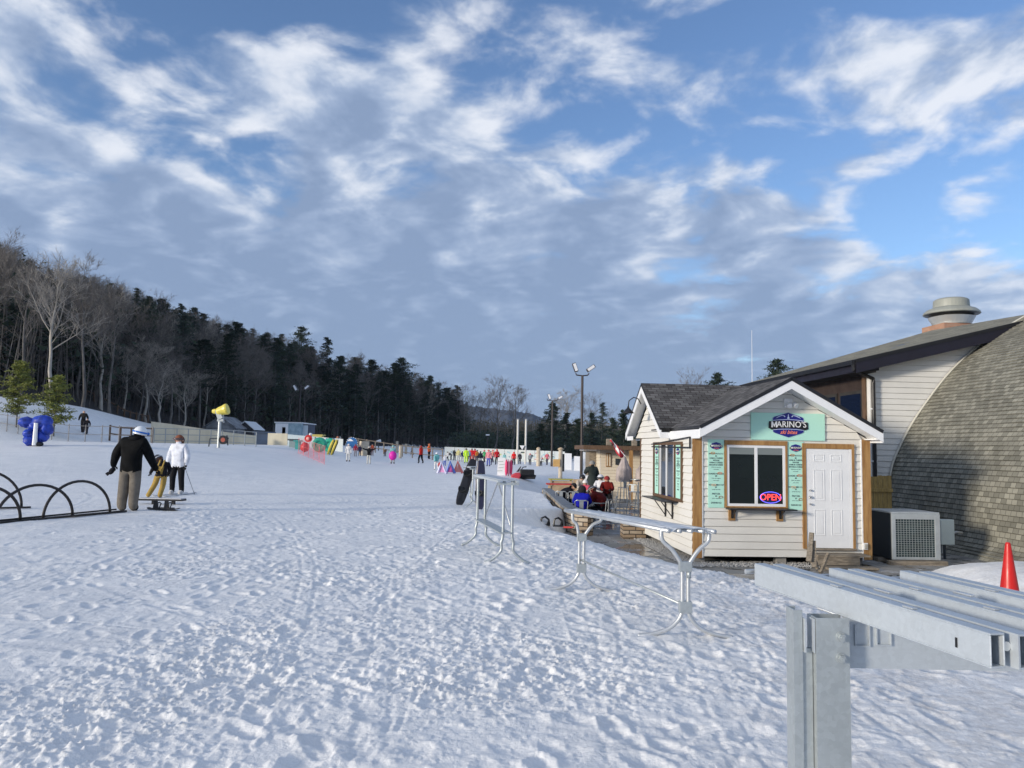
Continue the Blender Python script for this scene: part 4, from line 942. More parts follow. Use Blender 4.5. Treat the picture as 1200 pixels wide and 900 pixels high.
def tall_rack(c1, c2, zt, half, label, lowplank=True, topw=.13, grp='steel ski racks on the snow', px=None):
    rk = thing('ski_rack', label, 'ski rack', c1, 0, grp); ax = c2-c1
    for c in (Vector((0,0,0)), ax):
        for s in (-1, 1):
            p = [(s*half*1.0,0,.0),(s*half*.62,0,.06),(s*half*.28,0,.17),(s*.085,0,.28),(s*.065,0,.38),(s*.062,0,.7),(s*.060,0,zt)]
            m_ = MB(); m_.tube([c+Vector(q) for q in bez(p)], .021, 8); m_.build('leg', m_galv, rk, smooth=True)
    for s in (-topw, topw):
        m_ = MB(); m_.bar(Vector((s,-.08,zt)), ax+Vector((s,.1,zt)), .035, .03); m_.build('top_rail', m_galvp, rk)
    for c in (Vector((0,0,0)), ax):
        m_ = MB(); m_.bar(c+Vector((-topw-.02,0,zt-.035)), c+Vector((topw+.02,0,zt-.035)), .04, .035); m_.build('top_bracket', m_galv, rk)
    m_ = MB(); m_.bar(Vector((0,-.05,zt+.018)), ax+Vector((0,.05,zt+.018)), topw*2-.04, .012); m_.build('top_plank', m_galvp, rk)
    if lowplank:
        m_ = MB(); m_.bar(Vector((-.03,-.05,.42)), ax+Vector((-.03,.05,.42)), .17, .02); m_.build('shelf_plank', m_galv, rk)
    m_ = MB(); md = ax*.5+Vector((.06,0,zt-.05)); m_.tube([Vector((.06,0,.45)), md, ax+Vector((.06,0,.45))], .011, 6); m_.build('brace', m_alu, rk, smooth=True)
    return rk
b1 = gp(594, 660); b2 = gp(563, 639)
tall_rack(b1, b2, P(594, 564, b1.y).z-b1.z, .31, 'tall galvanised ski rack with lower shelf plank, second rack up the snow')
c1_ = gp(556, 594); c2_ = gp(548, 589)
c3r = tall_rack(c1_, c2_, P(553, 548, c1_.y).z-c1_.z, .25, 'distant low ski rack with two snowboards leaning on it', False)

def snowboard(L_, W_, label, loc_, euler, col=(.012,.012,.016), patch=True, bindings=True, name='snowboard', cat='snowboard', pcol=(.55,.5,.5), group=None):
    t = thing(name, label, cat, loc_, 0, group); t.rotation_euler = euler
    m_ = MB(); n = 28; pts = []
    for i in range(n):
        q = 2*math.pi*i/n; x = math.cos(q); y = math.sin(q)
        X = W_/2*math.copysign(abs(x)**.55, x)*(1-.10*(1-abs(y))**1); Y = L_/2*math.copysign(abs(y)**.75, y)
        pts.append((X, Y, .03*max(0, abs(Y)/(L_/2)-.82)/.18))
    m_.prism([Vector(p) for p in pts], (0,0,.012)); m_.build('deck', mat(name+'_deck%.2f%.2f%.2f' % tuple(col), col, .3), t)
    if patch:
        m_ = MB(); m_.box(-W_*.3, -L_*.08, .0125, W_*.3, L_*.02, .0145); m_.box(-W_*.2, L_*.20, .0125, W_*.3, L_*.22, .0145); m_.build('graphic', mat('board_graphic%.1f' % pcol[0], pcol, .4), t)
    if bindings:
        for s in (-1, 1):
            m_ = MB(); m_.box(-W_*.45, s*L_*.17-.07, .013, W_*.48, s*L_*.17+.07, .035); m_.prism([(-W_*.45,s*L_*.17-.06,.036),(-W_*.45,s*L_*.17+.06,.036),(-W_*.50,s*L_*.17+.04,.20),(-W_*.50,s*L_*.17-.04,.20)], (.02,0,0))
            m_.tube([(-W_*.3,s*L_*.17-.06,.03),(-.0,s*L_*.17-.06,.13),(W_*.2,s*L_*.17,.15),(W_*.1,s*L_*.17+.06,.12),(-W_*.2,s*L_*.17+.07,.03)], .014, 6)
            m_.build('binding', m_black, t)
    return t
p = gp(537, 592); snowboard(1.38, .30, 'black snowboard leaning tilted on the distant rack, left one of two', (p.x+.19, p.y+.22, p.z+.62), (R(66), R(0), R(14)), col=(.012,.012,.016), pcol=(.35,.33,.36))
bpy.data.objects['snowboard'].rotation_euler = Matrix.Rotation(R(15), 3, 'Y').to_4x4().to_euler() if False else (Matrix.Rotation(R(16), 4, 'Y') @ Matrix.Rotation(R(75), 4, 'X')).to_euler()
p = gp(561, 597); sb2 = snowboard(1.30, .27, 'dark snowboard with pale square graphic standing upright against the distant rack', (p.x+.02, p.y+.12, p.z+.62), (R(80), 0, R(2)), col=(.02,.02,.05), pcol=(.6,.5,.6))

# ================================================================== black hoops
hoop = thing('hoop_rack', 'black metal rail on the snow carrying low half round hoops', 'hoop rack', gp(137, 601))
ho = Vector(hoop.location); m_hoop = mat('rusty_black_pipe', (.022,.017,.015), .5, var=.5, vscale=8)
ra, rb_ = gp(-70, 621)+Vector((0,0,.03)), gp(147, 600.5)+Vector((0,0,.03))
def rp(px):   # point on the rail at pixel column
    best = min(np.linspace(0,1,400), key=lambda f: abs((600+900*(ra.lerp(rb_,f)).x/(ra.lerp(rb_,f)).y)-px)); return ra.lerp(rb_, best)
m_ = MB(); m_.bar(ra-ho, rb_-ho, .09, .035); m_.bar(ra-ho+Vector((0,0,.03)), rb_-ho-Vector((.2,0,-.03)), .035, .03); m_.build('base_rail', m_hoop, hoop)
for (x0, x1, ytop) in ((4, 94, 568.5), (60, 137, 564), (-52, 34, 571)):
    a = rp(x0); b_ = rp(x1); c = (a+b_)/2; hz = P(600+900*c.x/c.y*1.0, ytop, c.y).z-c.z; hv = (b_-a)/2
    pts = [c-ho+hv*(-math.cos(q))+Vector((0,0,hz*math.sin(q))) for q in np.linspace(0, math.pi, 22)]
    m_ = MB(); m_.tube(pts, .027, 8); m_.build('hoop', m_hoop, hoop, smooth=True)
hoop2 = thing('hoop_rack', 'second black hoop rail mostly cut off by the left edge of the picture', 'hoop rack', gp(35, 596))
ho = Vector(hoop2.location); ra2, rb2 = gp(-110, 600)+Vector((0,0,.03)), gp(36, 596)+Vector((0,0,.03)); m_ = MB(); m_.bar(ra2-ho, rb2-ho, .08, .035); m_.build('base_rail', m_hoop, hoop2)
a = gp(-72, 599)+Vector((0,0,.03)); b_ = gp(25, 596)+Vector((0,0,.03)); c = (a+b_)/2; hv = (b_-a)/2; hz = P(-22, 552, c.y).z-c.z
m_ = MB(); m_.tube([c-ho+hv*(-math.cos(q))+Vector((0,0,hz*math.sin(q))) for q in np.linspace(0, math.pi, 22)], .027, 8); m_.build('hoop', m_hoop, hoop2, smooth=True)

# ================================================================== people
def clothmat(col, r=.75): return mat('cloth_%02x%02x%02x' % tuple(int(min(1,c)*255) for c in col), col, r, var=.22, vscale=7, bump=.6, bscale=7, spec=.12)
SKIN = (.52,.31,.22)
BASE = dict(pelvis=(0,0,.53), waist=(0,.0,.61), chest=(0,.0,.73), neck=(0,.0,.825), head=(0,.012,.885), crown=(0,.008,.952),
  shL=(-.105,0,.795), shR=(.105,0,.795), elL=(-.145,-.01,.635), elR=(.145,-.01,.635), wrL=(-.155,.03,.49), wrR=(.155,.03,.49), haL=(-.155,.045,.435), haR=(.155,.045,.435),
  hiL=(-.055,0,.50), hiR=(.055,0,.50), knL=(-.065,.015,.285), knR=(.065,.015,.285), anL=(-.07,-.01,.055), anR=(.07,-.01,.055), toL=(-.08,.075,.025), toR=(.08,.075,.025))
RAD = dict(pelvis=.088, waist=.082, chest=.098, neck=.042, head=.060, crown=.046, shL=.056, shR=.056, elL=.045, elR=.045, wrL=.034, wrR=.034, haL=.026, haR=.026,
  hiL=.068, hiR=.068, knL=.050, knR=.050, anL=.042, anR=.042, toL=.032, toR=.032)
BONES = [('pelvis','waist','J'),('waist','chest','J'),('chest','neck','J'),('neck','head','S'),('head','crown','S'),('chest','shL','J'),('chest','shR','J'),('shL','elL','J'),('shR','elR','J'),
  ('elL','wrL','J'),('elR','wrR','J'),('wrL','haL','G'),('wrR','haR','G'),('pelvis','hiL','T'),('pelvis','hiR','T'),('hiL','knL','T'),('hiR','knR','T'),('knL','anL','T'),('knR','anR','T'),('anL','toL','B'),('anR','toR','B')]
def body_mesh(joints, rad, sub, wide=1.0):
    names = list(BASE.keys()); idx = {n: i for i, n in enumerate(names)}
    me = bpy.data.meshes.new('body_src'); me.from_pydata([joints[n] for n in names], [(idx[a], idx[b]) for a, b, _ in BONES], [])
    o = bpy.data.objects.new('body_src', me); COL.objects.link(o)
    o.modifiers.new('s', 'SKIN')
    sv = me.skin_vertices[0].data
    for n in names: r = rad[n]; sv[idx[n]].radius = (r, r*(.86 if n in ('pelvis','waist','chest') else 1)); sv[idx[n]].use_root = (n == 'pelvis')
    ss = o.modifiers.new('ss', 'SUBSURF'); ss.levels = sub; ss.render_levels = sub
    dg = bpy.context.evaluated_depsgraph_get(); m2 = bpy.data.meshes.new_from_object(o.evaluated_get(dg)); bpy.data.objects.remove(o)
    return m2
def person(label, loc_, Ht, yaw=0.0, jacket=(.02,.02,.025), pants=(.02,.02,.02), boots=(.03,.03,.03), gloves=(.02,.02,.02), pose=None, hat=None, hair=None, sub=1, group=None, extra=None, coat=0, rad=None, skirt=None, helmet=None, goggles=None, face=False, hands=False, cat='person'):
    t = thing('person', label, cat, loc_, yaw, group)
    J = dict(BASE)
    if pose: J.update(pose)
    J = {k: tuple(c*Ht for c in v) for k, v in J.items()}
    Rd = dict(RAD); 
    if rad: Rd.update(rad)
    Rd = {k: v*Ht for k, v in Rd.items()}
    me = body_mesh(J, Rd, sub); me.name = 'body'
    ml = [clothmat(jacket), mat('skin', SKIN, .6), clothmat(gloves), clothmat(pants), clothmat(boots)]; key = {'J':0,'S':1,'G':2,'T':3,'B':4}
    me.materials.clear()
    for q in ml: me.materials.append(q)
    segs = [(np.array(J[a]), np.array(J[b]), key[z], Rd[a]) for a, b, z in BONES]
    cs = np.array([p_.center for p_ in me.polygons]); best = np.full(len(cs), 1e9); mi = np.zeros(len(cs), int)
    for a, b_, z, r in segs:
        d = b_-a; tt = np.clip(((cs-a)@d)/max(d@d,1e-9), 0, 1); dist = np.linalg.norm(cs-(a+tt[:,None]*d), axis=1)/ (r**.5)
        k = dist < best; best[k] = dist[k]; mi[k] = z
    # jacket hem falls below the hips
    mi = np.where((mi == 3) & (cs[:,2] > J['pelvis'][2]-(.045+coat)*Ht) & (J['knL'][2] < J['pelvis'][2]-.1*Ht), 0, mi)
    me.polygons.foreach_set('material_index', mi.astype(np.int32)); me.polygons.foreach_set('use_smooth', [True]*len(me.polygons)); me.update()
    bo = bpy.data.objects.new('body', me); COL.objects.link(bo); bo.parent = t
    hd = Vector(J['head']); cr = Vector(J['crown']); up = (cr-hd).normalized(); hr = Rd['head']*1.16
    rot = Vector((0,0,1)).rotation_difference(up).to_matrix().to_4x4()
    hc = hd+up*hr*.18
    if hat or helmet:
        c = hat or helmet; m_ = MB(); g = 1.12 if helmet else 1.05; nv = 7; 
        m_.lathe([(hr*g*math.sin(q), hr*(1.15 if hat else 1.08)*g*math.cos(q)) for q in np.linspace(.02, math.pi*(.56 if helmet else .5), 8)], 14)
        m_.v = [tuple(hc+rot @ Vector(p_)) for p_ in m_.v]; m_.build('helmet' if helmet else 'hat', mat('helmet_%02x%02x%02x' % tuple(int(x*255) for x in c), c, .3 if helmet else .8), t, smooth=True)
    if hair:
        m_ = MB(); m_.ell(hc-rot @ Vector((0,hr*(.40 if face else .12),hr*.12)), hr*1.06, hr*.86, hr*1.15, 12, 8, mtx=rot, jit=.05); m_.build('hair', mat('hair_%02x%02x%02x' % tuple(int(x*255) for x in hair), hair, .8), t, smooth=True)
    if goggles:
        m_ = MB(); m_.tube([hc+rot @ Vector((hr*1.13*math.cos(q), hr*1.13*math.sin(q), hr*.15)) for q in np.linspace(0, 2*math.pi, 20)], hr*.14, 6, cap=False); m_.tube([hc+rot @ Vector((hr*1.22*math.cos(q), hr*1.22*math.sin(q), hr*.12)) for q in np.linspace(R(35), R(145), 10)], hr*.27, 8); m_.build('goggles', mat('goggle_%02x%02x%02x' % tuple(int(x*255) for x in goggles), goggles, .2), t, smooth=True)
    if face:
        m_ = MB(); m_.ell(hc+rot @ Vector((0,hr*1.02,-hr*.18)), hr*.13, hr*.2, hr*.2, 8, 6); m_.build('nose', mat('skin', SKIN), t, smooth=True)
        for s in (-1,1): m_ = MB(); m_.ell(hc+rot @ Vector((s*hr*.95,0,-hr*.15)), hr*.1, hr*.2, hr*.26, 8, 6); m_.build('ear', mat('skin', SKIN), t, smooth=True)
        for s in (-1,1): m_ = MB(); m_.ell(hc+rot @ Vector((s*hr*.34,hr*.90,.02*hr)), hr*.11, hr*.07, hr*.07, 8, 6); m_.build('eye', m_black, t, smooth=True)
        m_ = MB(); m_.ell(hc+rot @ Vector((0,hr*.93,-hr*.52)), hr*.28, hr*.08, hr*.06, 8, 6); m_.build('mouth', mat('lips', (.45,.15,.13), .5), t, smooth=True)
    if hands:
        for s, hk, wk in ((-1,'haL','wrL'), (1,'haR','wrR')):
            h0 = Vector(J[hk]); d = (h0-Vector(J[wk])).normalized(); sd_ = d.cross(Vector((0,0,1)));
            sd_ = sd_.normalized() if sd_.length > .1 else Vector((0,1,0)); n_ = d.cross(sd_); m_ = MB(); 
            for k_, (o_, l_) in enumerate(((-.030,.036),(-.011,.042),(.010,.040),(.030,.032))):
                p0 = h0+sd_*o_*Ht*.55+d*.008*Ht; m_.tube([p0, p0+d*l_*Ht*.45, p0+d*l_*Ht*.8-n_*.006*Ht, p0+d*l_*Ht-n_*.014*Ht], [.0085*Ht,.0082*Ht,.0078*Ht,.006*Ht], 6)
            p0 = h0-d*.012*Ht+sd_*.022*Ht; m_.tube([p0, p0+sd_*.014*Ht+d*.012*Ht, p0+sd_*.016*Ht+d*.030*Ht], [.0095*Ht,.009*Ht,.007*Ht], 6)
            m_.build('glove_fingers', clothmat(gloves), t, smooth=True)
    if skirt:
        m_ = MB(); m_.lathe([(.02*Ht,.66*Ht),(.10*Ht,.62*Ht),(.14*Ht,.5*Ht),(.165*Ht,.33*Ht),(.15*Ht,.30*Ht)], 14); m_.build('long_coat', clothmat(skirt), t, smooth=True)
    return t
# man in black puffer, from behind
mp_ = gp(149.5, 599); Hm = (P(160, 495.5, mp_.y).z-mp_.z)*.985
man = person('man in black puffer jacket and grey snow trousers standing with his back to the camera', mp_, Hm, R(-4), jacket=(.004,.0045,.005), pants=(.17,.15,.125), boots=(.025,.025,.025), gloves=(.012,.012,.014), sub=2, hands=True,
  pose=dict(pelvis=(.0,0,.50), waist=(.01,.0,.60), chest=(.025,.0,.725), neck=(.045,.01,.835), head=(.075,.03,.885), crown=(.088,.035,.95), shL=(-.085,0,.79), shR=(.145,0,.785), elL=(-.17,-.01,.655), wrL=(-.215,.02,.54), haL=(-.225,.04,.49), elR=(.19,.06,.635), wrR=(.225,.13,.50), haR=(.235,.16,.455),
    hiL=(-.05,0,.47), hiR=(.07,0,.47), knL=(-.062,.0,.26), knR=(.068,.0,.26), anL=(-.075,-.01,.045), anR=(.062,-.01,.045), toL=(-.088,.07,.025), toR=(.072,.07,.025)),
  rad=dict(chest=.122, waist=.115, pelvis=.100, shL=.070, shR=.070, elL=.056, elR=.056, hiL=.074, hiR=.074, knL=.064, knR=.064, anL=.056, anR=.056, toL=.042, toR=.042, wrL=.040, wrR=.040), helmet=(.75,.78,.80), goggles=(.02,.15,.55), face=True, coat=.0)
# puffer collar/hood
m_ = MB(); m_.tube([Vector((.05+.062*math.cos(q), .01+.055*math.sin(q), .842+.008*math.sin(q)))*Hm for q in np.linspace(0, 2*math.pi, 16)], .030*Hm, 8, cap=False); m_.build('hood', clothmat((.004,.0045,.005)), man, smooth=True)
gv_ = MB(); c0 = Vector((-.235,.05,.455))*Hm; gv_.ell(c0, .032*Hm, .025*Hm, .05*Hm, 10, 7, jit=.1, mtx=Matrix.Rotation(R(35), 4, 'Y'))
for k_ in range(4): gv_.tube([c0+Vector((-.02-.008*k_,0,-.02))*Hm, c0+Vector((-.05-.006*k_,0,-.055+.006*k_))*Hm], .009*Hm, 6)
gvo = gv_.build('glove', clothmat((.012,.012,.016)), None, loc=tuple(mp_), smooth=True); tag(gvo, 'loose dark glove dangling from the left hand of the man in black', 'glove')

# practice bench with child on it
bp_ = gp(189, 591); zb_ = P(189, 583.5, bp_.y).z
bench = thing('balance_bench', 'low white topped bench with black edge that the child stands on', 'bench', bp_)
xl_ = P(163.5, 585, bp_.y).x-bp_.x; xr_ = P(215, 585, bp_.y).x-bp_.x; zt_ = zb_-bp_.z
m_ = MB(); m_.box(xl_, -.13, zt_-.02, xr_, .16, zt_); m_.build('deck', mat('scuffed_white_plastic', (.6,.6,.62), .4), bench, bevel=.006)
m_ = MB(); m_.box(xl_+.01, -.125, zt_-.062, xr_+.01, .15, zt_-.021); m_.build('edge', m_black, bench)
for xx in (xl_*.35, xr_*.55): m_ = MB(); m_.box(xx-.03, -.05, -.05, xx+.03, .05, zt_-.063); m_.build('leg', m_black, bench)
Hc_ = 1.14
child = person('child in mustard bib trousers and black top bending forward on the low bench', (P(184, 582, bp_.y).x, bp_.y, zb_), Hc_, R(12), jacket=(.015,.015,.018), pants=(.40,.27,.075), boots=(.45,.47,.48), gloves=(.015,.015,.015), sub=2, hands=True,
  pose=dict(pelvis=(.07,-.08,.50), waist=(.085,.0,.59), chest=(.07,.12,.67), neck=(.0,.19,.74), head=(-.06,.22,.79), crown=(-.105,.24,.84), shL=(-.06,.15,.71), shR=(.15,.11,.73), elL=(-.15,.19,.61), wrL=(-.20,.22,.52), haL=(-.22,.24,.48), elR=(.20,.12,.59), wrR=(.16,.2,.50), haR=(.14,.23,.46),
   hiL=(.01,-.06,.47), hiR=(.125,-.06,.47), knL=(-.065,.03,.27), knR=(.10,.02,.26), anL=(-.17,-.02,.05), anR=(.055,-.02,.05), toL=(-.21,.05,.028), toR=(.05,.07,.028)),
  rad=dict(pelvis=.098, waist=.092, chest=.10, hiL=.075, hiR=.075, knL=.058, knR=.058, anL=.05, anR=.05, head=.075, crown=.058, toL=.042, toR=.042), helmet=(.03,.03,.035), goggles=(.5,.52,.55))
m_ = MB()
for s in (-1,1): m_.tube([Vector((.03+s*.05,-.10,.60))*Hc_, Vector((.055+s*.045,.0,.735))*Hc_, Vector((.05+s*.045,.08,.79))*Hc_], .018*Hc_, 6, sy=.4)
m_.prism([Vector((-.02,-.125,.5))*Hc_, Vector((.10,-.125,.5))*Hc_, Vector((.115,-.06,.655))*Hc_, Vector((.0,-.06,.655))*Hc_], Vector((0,.03,.0))); m_.build('bib_straps', clothmat((.40,.27,.075)), child, smooth=True)
# woman with poles
wp = gp(207, 580); Hw = (P(207, 508, wp.y).z-wp.z)
wom = person('woman in white ski jacket and black trousers facing the camera with ski poles', wp, Hw, R(172), jacket=(.72,.74,.80), pants=(.012,.012,.012), boots=(.5,.5,.5), gloves=(.02,.02,.02), sub=2, hands=True, face=True,
  pose=dict(elL=(-.16,.0,.63), wrL=(-.165,.05,.50), haL=(-.165,.07,.455), elR=(.16,.0,.63), wrR=(.15,.06,.52), haR=(.15,.085,.47), anL=(-.085,0,.06), anR=(.085,0,.06), knL=(-.075,.02,.29), knR=(.075,.02,.29)), rad=dict(chest=.110, waist=.108, pelvis=.098, elL=.05, elR=.05), hat=(.22,.07,.03), hair=(.10,.04,.02), coat=.03, goggles=(.08,.05,.05))
for s in (-1, 1):
    m_ = MB(); m_.bar((s*.085*Hw-.0, -.75, .02), (s*.085*Hw, .85, .02), .08, .018); m_.tube([(s*.085*Hw,.85,.025),(s*.085*Hw,.95,.08)], .03, 6, sy=.4)
    sk = m_.build('ski', mat('pale_ski', (.55,.57,.6), .35), None, loc=tuple(wp)); sk.rotation_euler = (0,0,R(172)); tag(sk, ('pale ski under the left foot of the woman in white' if s > 0 else 'pale ski under the right foot of the woman in white'), 'ski')
for s, pxa, pya in ((-1, 228, 579.5), (1, 204, 579)):
    h_ = Matrix.Rotation(R(172), 4, 'Z') @ Vector((s*.158*Hw, .08*Hw, .47*Hw))+wp; tp = gp(pxa, pya) if pxa > 0 else None
    m_ = MB(); m_.tube([h_+Vector((0,0,.1))-wp, h_-wp], .014, 6); m_.tube([h_-wp, tp-wp], .008, 6); m_.tube([tp-wp+Vector((0,0,.06)), tp-wp+Vector((0,0,.068))], .045, 10)
    po_ = m_.build('ski_pole', mat('grey_pole', (.22,.23,.25), .4), None, loc=tuple(wp)); tag(po_, 'thin ski pole planted on the far right of the woman in white' if s < 0 else 'thin ski pole held between the child and the woman in white', 'ski pole')
# dark board with bindings lying in front of the bench
lb_ = gp(191.5, 598); snowboard(1.5*.0+ (P(210,598,lb_.y).x-P(173,598,lb_.y).x)/.98, .26, 'black snowboard with bindings lying flat on the snow before the low bench', (lb_.x, lb_.y, lb_.z+.02), (0,0,R(88)), patch=False)

# ================================================================== things round the hut
# AC condenser
ac = thing('air_conditioner', 'grey outdoor condenser unit with square grille on a wooden pallet beside the hut', 'air conditioner', L(P2(1038,660,16.2)[0], 16.2, FZ), DA)
a0 = P2(1045, 660, 16.2)[0]; a1 = P2(1101, 660, 16.2)[0]; z1 = P2(1070, 602, 16.2)[1]-FZ; w_ = a1-a0; xo = a0-P2(1038,660,16.2)[0]
m_acb = mat('dark_steel_side', (.05,.06,.07), .5, metal=.4); zb_ = .09
m_ = MB(); m_.box(xo, .0, zb_, xo+w_, 1.0, z1); m_.build('casing', m_acb, ac)
m_ = MB(); m_.box(xo-.01, -.03, z1-.0, xo+w_+.01, 1.02, z1+.035); m_.box(xo-.005,-.05,zb_,xo+.08,-.0,z1-.002); m_.box(xo+w_-.11,-.05,zb_,xo+w_+.005,.0,z1-.002); m_.box(xo+.08,-.048,z1-.12,xo+w_-.11,.0,z1-.002); m_.box(xo+.08,-.048,zb_,xo+w_-.11,.0,zb_+.06); m_.build('frame', mat('pale_sheet_steel', (.50,.54,.56), .4, metal=.4, var=.12), ac, bevel=.006)
m_ = MB(); m_.box(xo+.08, -.02, zb_+.06, xo+w_-.11, -.012, z1-.12); m_.build('coil', mat('dark_coil', (.05,.085,.09), .4, metal=.5, var=.5, vscale=6), ac)
gr = MB(); gx0, gx1, gz0, gz1 = xo+.08, xo+w_-.11, zb_+.06, z1-.12
for i in range(1, 14): x = gx0+(gx1-gx0)*i/14; gr.box(x-.004, -.034, gz0, x+.004, -.026, gz1)
for i in range(1, 17): z = gz0+(gz1-gz0)*i/17; gr.box(gx0, -.044, z-.004, gx1, -.035, z+.004)
gr.build('grille', mat('grey_wire', (.42,.46,.46), .4, metal=.5), ac)
m_ = MB(); 
for i in range(3): m_.box(xo-.15, -.22+i*.5, .0, xo+w_+.05, -.06+i*.5, .085)
m_.box(xo-.1,-.2,-.1,xo+.0,.9,.0); m_.build('pallet', m_weath, ac)
eb_ = thing('electrical_box', 'pale grey electrical disconnect box standing between condenser and curved shingle wall', 'electrical box', L(P2(1110,640,16.9)[0], 16.9, FZ), DA)
e0 = P2(1102,620,16.9)[0]-P2(1110,640,16.9)[0]; e1 = P2(1118.5,620,16.9)[0]-P2(1110,640,16.9)[0]; ez0 = P2(1110,638.5,16.9)[1]-FZ; ez1 = P2(1110,609,16.9)[1]-FZ
m_ = MB(); m_.box(e0, 0, ez0, e1, .16, ez1); bx_ = m_.build('box', mat('pale_grey_enamel', (.62,.68,.63), .4, var=.05), eb_, bevel=.006)
m_ = MB(); m_.box(e0+.01, -.012, ez0+.01, e1-.01, -.001, ez1-.01); m_.build('box_door', mat('pale_grey_enamel', (.62,.68,.63)), eb_, bevel=.004)
m_ = MB(); m_.tube([(e0+.07,.08,ez0),(e0+.08,.08,ez0-.2),(e0+.05,.08,.15),(e0-.05,.1,.0)], .02, 8); m_.tube([(e1,.08,(ez0+ez1)/2-.02),(e1+.12,.1,(ez0+ez1)/2-.0),(e1+.25,.1,(ez0+ez1)/2-.02)], .028, 8); m_.build('conduit', mat('grey_conduit', (.4,.42,.42), .4, metal=.3), eb_, smooth=True)
m_ = MB(); m_.tube([(0,.1,-.1),(0,.1,ez0)], .03, 8); m_.build('stand', m_acb, eb_)
# short board fence behind the hut
fe = thing('board_fence', 'short yellowish board fence between the hut and the curved building', 'fence', L(P2(1037,600,20.0)[0], 20.0, FZ), DA)
f0 = P2(1030,580,20.0)[0]-P2(1037,600,20.0)[0]; f1_ = P2(1045.5,580,20.0)[0]-P2(1037,600,20.0)[0]; fz_1 = P2(1040,558,20.0)[1]-FZ
m_yw = mat('yellow_pine', (.42,.29,.10), .7, var=.3, vscale=6, stretch=(5,5,.8))
for i in range(6):
    x = f0-.4+i*(f1_-f0+.4)/6; m_ = MB(); m_.box(x, 0, 0, x+(f1_-f0+.4)/6-.012, .02, fz_1+random.uniform(-.02,.02)); m_.build('board', m_yw, fe)
m_ = MB(); m_.box(f0-.4, -.045, fz_1-.42, f1_, -.005, fz_1-.33); m_.build('fence_rail', m_yw, fe)
# cone on snow bank
cp = P(1183, 692, 9.4); cz_ = G(cp.x, cp.y); topz = P(1182, 635.5, 9.4).z
hh_ = .72; cone = thing('traffic_cone', 'tall narrow red cone standing on the snow bank at the right edge', 'cone', (cp.x, cp.y, topz-hh_))
m_ = MB(); m_.lathe([(.0,.0),(.125,.0),(.125,.02),(.118,.03),(.03,hh_-.02),(.022,hh_),(.0,hh_)], 28); m_.build('cone_body', m_red, cone, smooth=False)
m_ = MB(); m_.box(-.17,-.17,-.03,.17,.17,.0); m_.build('cone_base', m_red, cone, bevel=.01)
# scrap wood by the steps
for k_, (px_, py_, ln, an, tl, lb2) in enumerate(((948, 655, .55, 78, 20, 'upright'), (954, 662, .50, 84, 35, 'leaning'), (961, 668, .42, 60, 10, 'splintered'), (972, 672, .6, 12, 60, 'flat'), (958, 664, .36, 100, 5, 'short'))):
    p = P(px_, py_, 15.1); m_ = MB(); d = Vector((math.cos(R(an)), .25, math.sin(R(an))))*ln
    m_.bar(Vector((0,0,0)), d*.5, .10-.012*k_, .05); m_.bar(d*.5, d, .085-.012*k_, .045)
    o = m_.build('firewood_log', m_weath, None, loc=(p.x, p.y, max(p.z, FZ)-.05)); tag(o, {'upright':'upright dark board end beside the door steps','leaning':'weathered board leaning against the door steps','splintered':'splintered brown plank piece in front of the steps','flat':'flat grey plank piece lying right below the steps','short':'short stubby wood piece among the planks by the steps'}[lb2], 'scrap wood')
# ================================================================== stone retaining wall round the plaza
def strip_wall(name, label, pts, tops, thick, zb, m, cap=None, cat='wall', capover=.08, capz=.07, capm=None, wid=None):
    t = thing(name, label, cat, (pts[0][0], pts[0][1], zb)); o = Vector(t.location); mb = MB(); s = 0
    P_ = [Vector((p[0], p[1], 0)) for p in pts]; nrm_ = []
    for i in range(len(P_)):
        d = (P_[min(i+1,len(P_)-1)]-P_[max(i-1,0)]).normalized(); nrm_.append(Vector((d.y,-d.x,0)))
    def q(i, off, z): return P_[i]+nrm_[i]*off+Vector((0,0,z))-o
    for i in range(len(P_)-1):
        l = (P_[i+1]-P_[i]).length
        for off, fl in ((thick/2, 0), (-thick/2, 1)):
            a = [q(i,off,zb-.1), q(i+1,off,zb-.1), q(i+1,off,tops[i+1]), q(i,off,tops[i])]; u = [(s,zb),(s+l,zb),(s+l,tops[i+1]),(s,tops[i])]
            if fl: a = [a[1],a[0],a[3],a[2]]; u = [u[1],u[0],u[3],u[2]]
            mb.add(a, [(0,1,2,3)], 0, [u])
        s += l
    for i in (0, len(P_)-1):
        a = [q(i,-thick/2,zb-.1), q(i,thick/2,zb-.1), q(i,thick/2,tops[i]), q(i,-thick/2,tops[i])]; mb.add(a, [(0,1,2,3)], 0, [[(0,0),(thick,0),(thick,tops[i]-zb),(0,tops[i]-zb)]])
    if cap is None: 
        for i in range(len(P_)-1): mb.add([q(i,-thick/2,tops[i]), q(i,thick/2,tops[i]), q(i+1,thick/2,tops[i+1]), q(i+1,-thick/2,tops[i+1])], [(0,1,2,3)], 0, [[(0,0),(thick,0),(thick,1),(0,1)]])
    mb.build('stone_face', m, t, fixn=False)
    if cap is not None:
        c = MB(); w = (wid or thick)/2+capover
        for i in range(len(P_)-1):
            c.add([q(i,-w,tops[i]), q(i,w,tops[i]), q(i+1,w,tops[i+1]), q(i+1,-w,tops[i+1]), q(i,-w,tops[i]+capz), q(i,w,tops[i]+capz), q(i+1,w,tops[i+1]+capz), q(i+1,-w,tops[i+1]+capz)],
                  [(0,1,2,3),(4,7,6,5),(1,5,6,2),(0,3,7,4)]+([(0,4,5,1)] if i == 0 else [])+([(3,2,6,7)] if i == len(P_)-2 else []))
        c.build('cap', cap, t, fixn=True)
    return t
m_cap = mat('grey_cap_stone', (.20,.215,.23), .7, var=.15, vscale=3, bump=.1)
